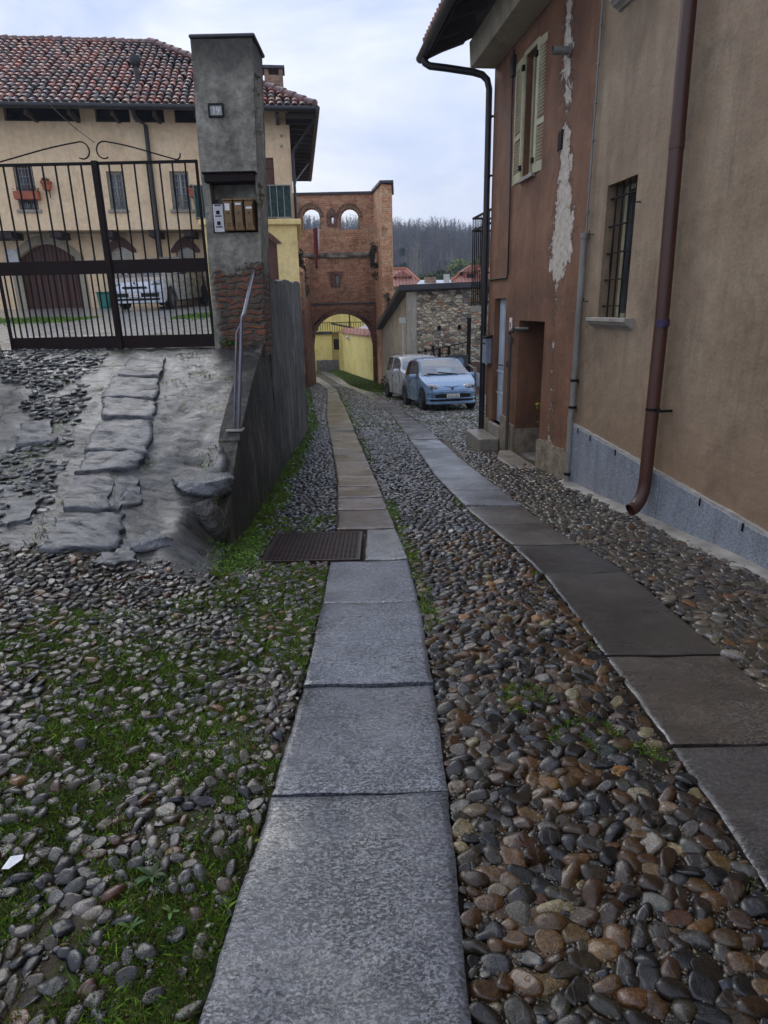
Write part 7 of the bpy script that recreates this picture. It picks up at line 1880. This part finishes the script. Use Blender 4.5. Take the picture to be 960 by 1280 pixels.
# ================================================================== cars
def car(name, lab, at, yaw, L, W, Ht, paint, prof, pitch=0.0, group=None, belt=.90, plate=True, kind='small'):
    """x forward (front at +L/2), y left, z up. prof: list of (distance from front, top height)"""
    t = bpy.data.objects.new(name, None); COL.objects.link(t); props(t, lab, 'car', group)
    t.location = at; t.rotation_euler = (0, pitch, yaw); t.rotation_mode = 'XYZ'; ORG[t.name] = Vector((0,0,0))
    ds = np.unique(np.concatenate([np.linspace(0, .25, 8), np.linspace(.25, L-.2, 58), np.linspace(L-.2, L, 6)]))
    px_ = [p[0] for p in prof]; pz_ = [p[1] for p in prof]
    wsb, wst, rst, rsb = prof_marks[kind](L)
    rW = .285; wf = .60*L/3.3; wr = L-.55*L/3.3; zax = rW
    def half(d):       # half width in plan
        e = min(d, L-d); return W/2*(1-.30*math.exp(-(e/.16))*1.0-.05*math.exp(-(e/.5)))
    rows = []
    for d in ds:
        top = float(np.interp(d, px_, pz_)); hw = half(d)
        zb = .20 + .10*math.exp(-min(d, L-d)/.12)
        for wx in (wf, wr):
            dd = abs(d-wx)
            if dd < .345: zb = max(zb, zax+math.sqrt(max(0, .345**2-dd**2))-.01)
        bl = min(belt+.05*(d/L), top-.015)
        cab = max(0.0, top-bl-.02); tuck = .26*min(1, cab/.45)
        zm = min(.55, bl-.05)
        hr = hw-tuck*W/1.5*.62
        r = [(0, zb), (hw*.80, zb), (hw*.985, max(zb, zb+.04)), (hw*1.0, max(zb+.06, zm)), (hw*.995, max(zb+.08, bl-.08)), (hw*.975, bl), (hr+(hw*.975-hr)*.15, max(bl+.005, top-.07*min(1, cab/.2))), (hr*.93, max(bl+.01, top-.018)), (hr*.55, top-.002 if cab > .1 else top), (0, top+.004)]
        rows.append(r)
    K = len(rows[0]); V = []; F = []; MI = []
    for d, r in zip(ds, rows):
        x = L/2-d
        V += [(x, y, z) for (y, z) in r] + [(x, -y, z) for (y, z) in r[1:-1][::-1]]
    n = 2*K-2
    glassf = {'windscreen': [], 'rear_window': [], 'side_window': []}
    for i in range(len(ds)-1):
        dm = (ds[i]+ds[i+1])/2
        for k in range(n):
            f = (i*n+k, i*n+(k+1) % n, (i+1)*n+(k+1) % n, (i+1)*n+k)
            seg = k if k < K-1 else n-1-k       # mirrored segment index
            which = None
            if seg in (7, 8) and wsb+.04 < dm < wst-.03: which = 'windscreen'
            elif seg in (7, 8) and rst+.03 < dm < rsb-.04: which = 'rear_window'
            elif seg == 5 and wsb+.25 < dm < rsb-.22 and not (abs(dm-(wst+.72)) < .045): which = 'side_window'
            (glassf[which] if which else F).append(f)
    F.append(tuple(range(n))[::-1]); F.append(tuple((len(ds)-1)*n+k for k in range(n)))
    def sub(nm, faces, mat, par, smooth=50, solid=0):
        used = sorted({i for f in faces for i in f}); mp = {a: b for b, a in enumerate(used)}
        mb = MB().add([V[i] for i in used], [[mp[i] for i in f] for f in faces])
        o = part(nm, mb, mat, par, smooth=smooth); return o
    body = sub('body', F, paint, t)
    for nm, fs in glassf.items():
        if nm == 'side_window':
            ls = [f for f in fs if V[f[0]][1] > 0]; rs_ = [f for f in fs if V[f[0]][1] < 0]
            if ls: sub(nm, ls, M['glass'], t)
            if rs_: sub(nm, rs_, M['glass'], t)
        elif fs: sub(nm, fs, M['glass'], t)
    # cabin
    inn = MB().box(L/2-rsb+.15, L/2-wsb-.05, -W/2+.14, W/2-.14, .30, .62)
    for y in (-.33, .33):
        for xo in (wst+.35, wst+1.15):
            inn.box(L/2-xo-.16, L/2-xo+.0, y-.22, y+.22, .5, 1.02).box(L/2-xo-.14, L/2-xo-.02, y-.12, y+.12, 1.03, 1.18)
    inn.box(L/2-wsb-.45, L/2-wsb-.1, -W/2+.16, W/2-.16, .6, belt-.03)
    part('interior', inn, M['seat'], body)
    part('steering_wheel', MB().tube([(L/2-wsb-.5+.05*math.sin(a), .33+.18*math.cos(a), .93+.17*math.sin(a)) for a in np.linspace(0, 2*PI, 20)[:-1]], .014, 6, closed=True), M['rubber'], body)
    part('underbody', MB().box(-L/2+.12, L/2-.12, -W/2+.18, W/2-.18, .19, .42), M['black'], body)
    for wx in (wf, wr):
        for sy in (-1, 1):
            yc = sy*(W/2-.085)
            wo = part('wheel', MB().lathe([(.0, -.07), (.17, -.07), (.18, -.085), (.255, -.085), (.28, -.06), (.285, 0), (.28, .06), (.255, .085), (.18, .085), (.17, .07), (0, .07)], 26, (L/2-wx, yc, rW), 'y'), M['rubber'], t, smooth=40)
            hb = MB().lathe([(0, sy*.078), (.05, sy*.082), (.06, sy*.075), (.15, sy*.078), (.172, sy*.088)], 22, (L/2-wx, yc, rW), 'y')
            ro_ = part('rim', hb, M['steel'], wo, smooth=40)
            hs = MB()
            for q in range(8): a = 2*PI*q/8; hs.obox((L/2-wx+.11*math.cos(a), yc+sy*.083, rW+.11*math.sin(a)), (.028, .006, .028), Matrix.Rotation(-a, 3, 'Y'))
            part('rim_holes', hs, M['black'], ro_)
    return t, body, (wsb, wst, rst, rsb, rows, ds, half)
M['seat'] = mottle('seat_cloth', (.05, .055, .065), 9, .3, (.8, .9), .2, .005)
M['amber'] = mottle('amber_lens', (.35, .10, .02), 9, .2, (.2, .3), .1, .002)
prof_marks = {'small': lambda L: (.78, 1.42, 2.72, L-.10), 'panda': lambda L: (.95, 1.50, 3.05, L-.08), 'sedan': lambda L: (1.12, 1.78, 3.2, L-.35)}
def front_trim(t, body, L, W, paint, hz, ex=0, hood=.66, head=(.20, .092), nose=None, plate_y=0, grille=True):
    e = L/2
    for sy in (-1, 1):
        bm = bmesh.new(); bmesh.ops.create_icosphere(bm, subdivisions=3, radius=1)
        mb = MB().add([((e-.135-.11*abs(v.co.y*.5+.5*0)+v.co.x*.12 - .04*max(0, v.co.y*sy), sy*(W/2-.29)+v.co.y*head[0], hz+v.co.z*head[1]+v.co.y*sy*.025)) for v in bm.verts], [[v.index for v in f.verts] for f in bm.faces]); bm.free()
        h = part('headlight', mb, M['headamp'] if 'headamp' in M else M['headlamp'], body, smooth=180)
        part('indicator', MB().lathe([(0, .125), (.03, .12), (.045, .10)], 12, (e-.165, sy*(W/2-.19), hz+.01), 'x'), M['steel'], h)
    # bumper that follows the plan of the body, with dark intake slots
    def hf(d): return W/2*(1-.30*math.exp(-(d/.16))-.05*math.exp(-(d/.5)))
    def curve(z0, z1, out, name, mat, dmax=.22, fr=1.0):
        ds = [0, .01, .03, .06, .10, .15, .19, .22]; ds = [d for d in ds if d <= dmax]
        side = [(e-d+out*.35, hf(d)*fr+out*(.4 if d < .03 else 1)) for d in ds]
        pl = [(x, -y) for x, y in side[::-1]] + [(e+out, -hf(0)*.7*fr), (e+out+.012, 0), (e+out, hf(0)*.7*fr)] + side
        n = len(pl); vs = []
        for x, y in pl: vs += [(x, y, z0), (x, y, z1), (x-.09, y*.94, z1), (x-.09, y*.94, z0)]
        mb = MB().add(vs, [(k*4+i, (k+1)*4+i, (k+1)*4+(i+1) % 4, k*4+(i+1) % 4) for k in range(n-1) for i in range(4)] + [(0,1,2,3), (n*4-1, n*4-2, n*4-3, n*4-4)])
        return part(name, mb, mat, body, smooth=60, bevel=.008)
    curve(.205, .275, .022, 'bumper', paint); curve(.275, .335, .002, 'air_intake', M['black'], .10); curve(.335, .365, .022, 'bumper', paint, .22)
    curve(.365, .475, .004, 'air_intake', M['black'], .12, .98); curve(.475, .545, .020, 'bumper', paint)
    part('headlamp_rim', MB().box(e-.2, e-.15, -.02, .02, .5, .52), M['black'], body) if False else None
    if plate_y is not None:
        p = part('licence_plate', MB().box(e+.035, e+.05, plate_y-.18, plate_y+.18, .375, .475), M['white_paint'], body, bevel=.003)
        g = MB(); r = random.Random(2)
        for k in range(7):
            y = plate_y-.13+k*.043 + (.012 if k > 3 else 0); g.box(e+.05, e+.0525, y-.012, y+.012, .40, .412).box(e+.05, e+.0525, y-.012, y-.004, .412, .45)
        part('plate_marks', g, M['iron'], p)
    part('badge', MB().lathe([(0, .012), (.03, .01), (.04, 0)], 16, (e-.02, 0, hood-.035), 'x'), M['steel'], body)
def mirrors(body, x, y, z, paint):
    for sy in (-1, 1):
        m_ = part('wing_mirror', MB().obox((x, sy*(y+.09), z), (.10, .19, .115), Matrix.Rotation(sy*.15, 3, 'Z')), paint, body, bevel=.03, bseg=2)
        part('mirror_arm', MB().box(x-.02, x+.02, min(sy*y, sy*(y-.06)), max(sy*y, sy*(y-.06)), z-.05, z-.02), M['rubber'], m_)
def seams(body, L, W, xs_, belt, z0=.25):
    mb = MB()
    for x in xs_:
        for sy in (-1, 1): mb.box(x-.004, x+.004, sy*(W/2)-.004, sy*(W/2)+.004, z0, belt)
    part('door_seam', mb, M['black'], body)
def wipers(body, L, wsb, belt):
    x = L/2-wsb
    part('wiper', MB().tube([(x-.03, .35, belt+.035), (x-.09, -.05, belt+.085), (x-.10, -.18, belt+.10)], .010, 5), M['black'], body)
    part('wiper', MB().tube([(x-.03, -.15, belt+.035), (x-.07, -.5, belt+.075)], .010, 5), M['black'], body)
def door_gear(body, L, W, wst, belt):
    for sy in (-1, 1):
        part('door_handle', MB().obox((L/2-wst-.62, sy*(W/2-.002), belt-.12), (.14, .02, .035), Matrix.Identity(3)), M['rubber'], body, bevel=.006)
small = [(0, .50), (.03, .60), (.12, .68), (.35, .79), (.78, .93), (.80, .945), (1.1, 1.19), (1.42, 1.385), (1.7, 1.42), (2.2, 1.425), (2.72, 1.38), (2.95, 1.2), (3.18, .93), (3.27, .82), (3.32, .5)]
yawb = math.radians(-90+9.5)
Lb, Wb = 3.32, 1.52
fx, fy = 1.93, 17.35
dirv = Vector((math.cos(yawb), math.sin(yawb), 0)); ctr = Vector((fx, fy, 0))-dirv*(Lb/2)
def car_at(front, yaw, L):
    d = Vector((math.cos(yaw), math.sin(yaw), 0)); c = Vector(front)-d*(L/2)
    zf = float(G(*(c+d*(L*.32))[:2])); zr_ = float(G(*(c-d*(L*.32))[:2]))
    return (c.x, c.y, (zf+zr_)/2+.005), -math.atan2(zf-zr_, L*.64)
at, pt_ = car_at((fx, fy, 0), yawb, Lb)
t, body, mk = car('parked_car', 'small light blue hatchback with white card in its windscreen, parked nearest', at, yawb, Lb, Wb, 1.42, M['blue_paint'], small, pt_, kind='small')
front_trim(t, body, Lb, Wb, M['blue_paint'], .645)
mirrors(body, Lb/2-1.12, Wb/2, .93, M['blue_paint']); seams(body, Lb, Wb, (Lb/2-.98, Lb/2-2.1), .88); wipers(body, Lb, .78, .93); door_gear(body, Lb, Wb, 1.35, .9)
part('windscreen_card', MB().add([(Lb/2-1.07, .28, 1.0), (Lb/2-1.07, -.14, 1.0), (Lb/2-1.24, -.14, 1.14), (Lb/2-1.24, .28, 1.14), (Lb/2-1.075, .28, .995), (Lb/2-1.075, -.14, .995), (Lb/2-1.245, -.14, 1.135), (Lb/2-1.245, .28, 1.135)], [(0,1,2,3),(7,6,5,4),(0,4,5,1),(2,6,7,3)]), M['paper'], body)
part('hood_seam', MB().tube([(Lb/2-.16, -.42, .685), (Lb/2-.06, 0, .655), (Lb/2-.16, .42, .685)], .006, 4), M['black'], body)
part('windscreen_frame', MB().tube([(Lb/2-.83, .60, .955), (Lb/2-.80, 0, .965), (Lb/2-.83, -.60, .955)], .014, 5), M['rubber'], body)
part('aerial', MB().tube([(Lb/2-1.5, 0, 1.41), (Lb/2-1.75, 0, 1.60)], .005, 5), M['rubber'], body)
panda = [(0, .5), (.03, .66), (.12, .78), (.45, .90), (.95, 1.0), (.98, 1.02), (1.25, 1.30), (1.50, 1.45), (1.8, 1.50), (2.6, 1.53), (3.05, 1.50), (3.3, 1.2), (3.44, .9), (3.5, .5)]
yw_ = math.radians(-90+14)
at, pt_ = car_at((1.68, 21.0, 0), yw_, 3.5)
t, body, mk = car('parked_car', 'white hatchback parked behind the light blue one', at, yw_, 3.5, 1.6, 1.53, M['white_car'], panda, pt_, belt=.97, kind='panda')
front_trim(t, body, 3.5, 1.6, M['white_car'], .74, hood=.74)
mirrors(body, 1.75-1.2, .8, 1.02, M['white_car']); seams(body, 3.5, 1.6, (1.75-1.1, 1.75-2.1), .95); wipers(body, 3.5, .95, 1.0); door_gear(body, 3.5, 1.6, 1.4, .95)
rr_ = MB()
for sy in (-1, 1): rr_.tube([(.15, sy*.56, 1.49), (.1, sy*.56, 1.545), (-1.0, sy*.55, 1.565), (-1.05, sy*.55, 1.50)], .016, 6)
part('roof_rail', rr_, M['steel'], body, smooth=50)
sedan = [(0, .5), (.03, .66), (.12, .78), (.5, .90), (1.12, 1.0), (1.15, 1.02), (1.45, 1.25), (1.78, 1.43), (2.2, 1.48), (3.0, 1.47), (3.2, 1.44), (3.75, 1.1), (3.95, .95), (4.05, .5)]
ys_ = math.radians(-90-18)
p = None
for Yq in np.arange(12, 26, .02):
    h = hitY(174, 388, float(Yq))
    if h.z < float(G(h.x, h.y)): p = h; break
pY = 19.3; h = hitY(172, 386, pY)
ys_ = math.radians(-96)
at, pt_ = car_at((h.x, pY, 0), ys_, 4.05)
t, body, mk = car('parked_car', 'silver car standing in the courtyard behind the gate', at, ys_, 4.05, 1.60, 1.48, M['silver_car'], sedan, pt_, belt=.96, kind='sedan')
front_trim(t, body, 4.05, 1.66, M['silver_car'], .72, hood=.78)
mirrors(body, 2.02-1.4, .83, 1.02, M['rubber']); seams(body, 4.05, 1.66, (2.02-1.2, 2.02-2.2, 2.02-3.1), .95); wipers(body, 4.05, 1.12, 1.0); door_gear(body, 4.05, 1.66, 1.6, .96)
gr_ = MB()
gr_.box(2.025+.0, 2.045, -.36, .36, .60, .655)
part('grille', gr_, M['black'], body, bevel=.01)

# ================================================================== haze
hz = MB().box(-440, 440, -9, 660, -45, 95)
hm = bpy.data.materials.new('haze'); hm.use_nodes = True; hn = hm.node_tree; hn.nodes.remove(hn.nodes['Principled BSDF'])
pv = hn.nodes.new('ShaderNodeVolumePrincipled'); pv.inputs['Color'].default_value = (.72, .80, .95, 1); pv.inputs['Density'].default_value = HAZE
hn.links.new(pv.outputs[0], hn.nodes['Material Output'].inputs['Volume'])
if HAZE: single('haze', hz, hm, FW, (0, 300, -45), kind='stuff')
# ================================================================== sky, sun, camera
w = bpy.data.worlds.new('World'); SC.world = w; w.use_nodes = True
nt = w.node_tree; bg = nt.nodes['Background']
sky = nt.nodes.new('ShaderNodeTexSky'); sky.sky_type = 'NISHITA'; sky.sun_disc = False
SUN_EL, SUN_AZ = math.radians(38), math.radians(328)
sky.sun_elevation = SUN_EL; sky.sun_rotation = SUN_AZ; sky.air_density = 1.2; sky.dust_density = 2.0
tc = nt.nodes.new('ShaderNodeTexCoord'); mp = nt.nodes.new('ShaderNodeMapping'); mp.inputs['Scale'].default_value = (1, 1, 2.6)
nt.links.new(tc.outputs['Generated'], mp.inputs[0])
no = nt.nodes.new('ShaderNodeTexNoise'); no.inputs['Scale'].default_value = 1.9; no.inputs['Detail'].default_value = 6; no.inputs['Roughness'].default_value = .55; no.inputs['Distortion'].default_value = .3
nt.links.new(mp.outputs[0], no.inputs['Vector'])
cr = nt.nodes.new('ShaderNodeValToRGB'); cr.color_ramp.elements[0].position = .38; cr.color_ramp.elements[0].color = (.46, .57, .86, 1); cr.color_ramp.elements[1].position = .64; cr.color_ramp.elements[1].color = (.95, .98, 1.04, 1)
nt.links.new(no.outputs['Fac'], cr.inputs[0])
ml = nt.nodes.new('ShaderNodeMix'); ml.data_type = 'RGBA'; ml.blend_type = 'MULTIPLY'; ml.inputs[0].default_value = 1; ml.inputs[7].default_value = (SKYK, SKYK, SKYK, 1)
nt.links.new(cr.outputs[0], ml.inputs[6])
mx = nt.nodes.new('ShaderNodeMix'); mx.data_type = 'RGBA'; mx.inputs[0].default_value = .95
nt.links.new(sky.outputs[0], mx.inputs[6]); nt.links.new(ml.outputs[2], mx.inputs[7])
nt.links.new(mx.outputs[2], bg.inputs['Color']); bg.inputs['Strength'].default_value = .1
sl_ = bpy.data.lights.new('sun', 'SUN'); sl_.energy = 0.85; sl_.angle = math.radians(34); sl_.color = (1, .98, .96)
so_ = bpy.data.objects.new('sun', sl_); COL.objects.link(so_)
# sun_rotation turns clockwise from +Y seen from above
dv = Vector((math.sin(SUN_AZ)*math.cos(SUN_EL), math.cos(SUN_AZ)*math.cos(SUN_EL), math.sin(SUN_EL)))
so_.rotation_euler = dv.to_track_quat('Z', 'Y').to_euler()
cd_ = bpy.data.cameras.new('camera'); co = bpy.data.objects.new('camera', cd_); COL.objects.link(co)
Rm = Matrix((CAM_R, CAM_U, -_fw)).transposed().to_4x4(); Rm.translation = EYE; co.matrix_world = Rm
cd_.sensor_fit = 'VERTICAL'; cd_.sensor_height = 36; cd_.lens = 36*FPX/1280; cd_.clip_end = 3000; cd_.clip_start = .05
SC.camera = co
vs_ = SC.view_settings; vs_.view_transform = 'Standard'; vs_.look = 'None'; vs_.gamma = 1; vs_.exposure = EXPO; vs_.use_curve_mapping = False
SC.display_settings.display_device = 'sRGB'
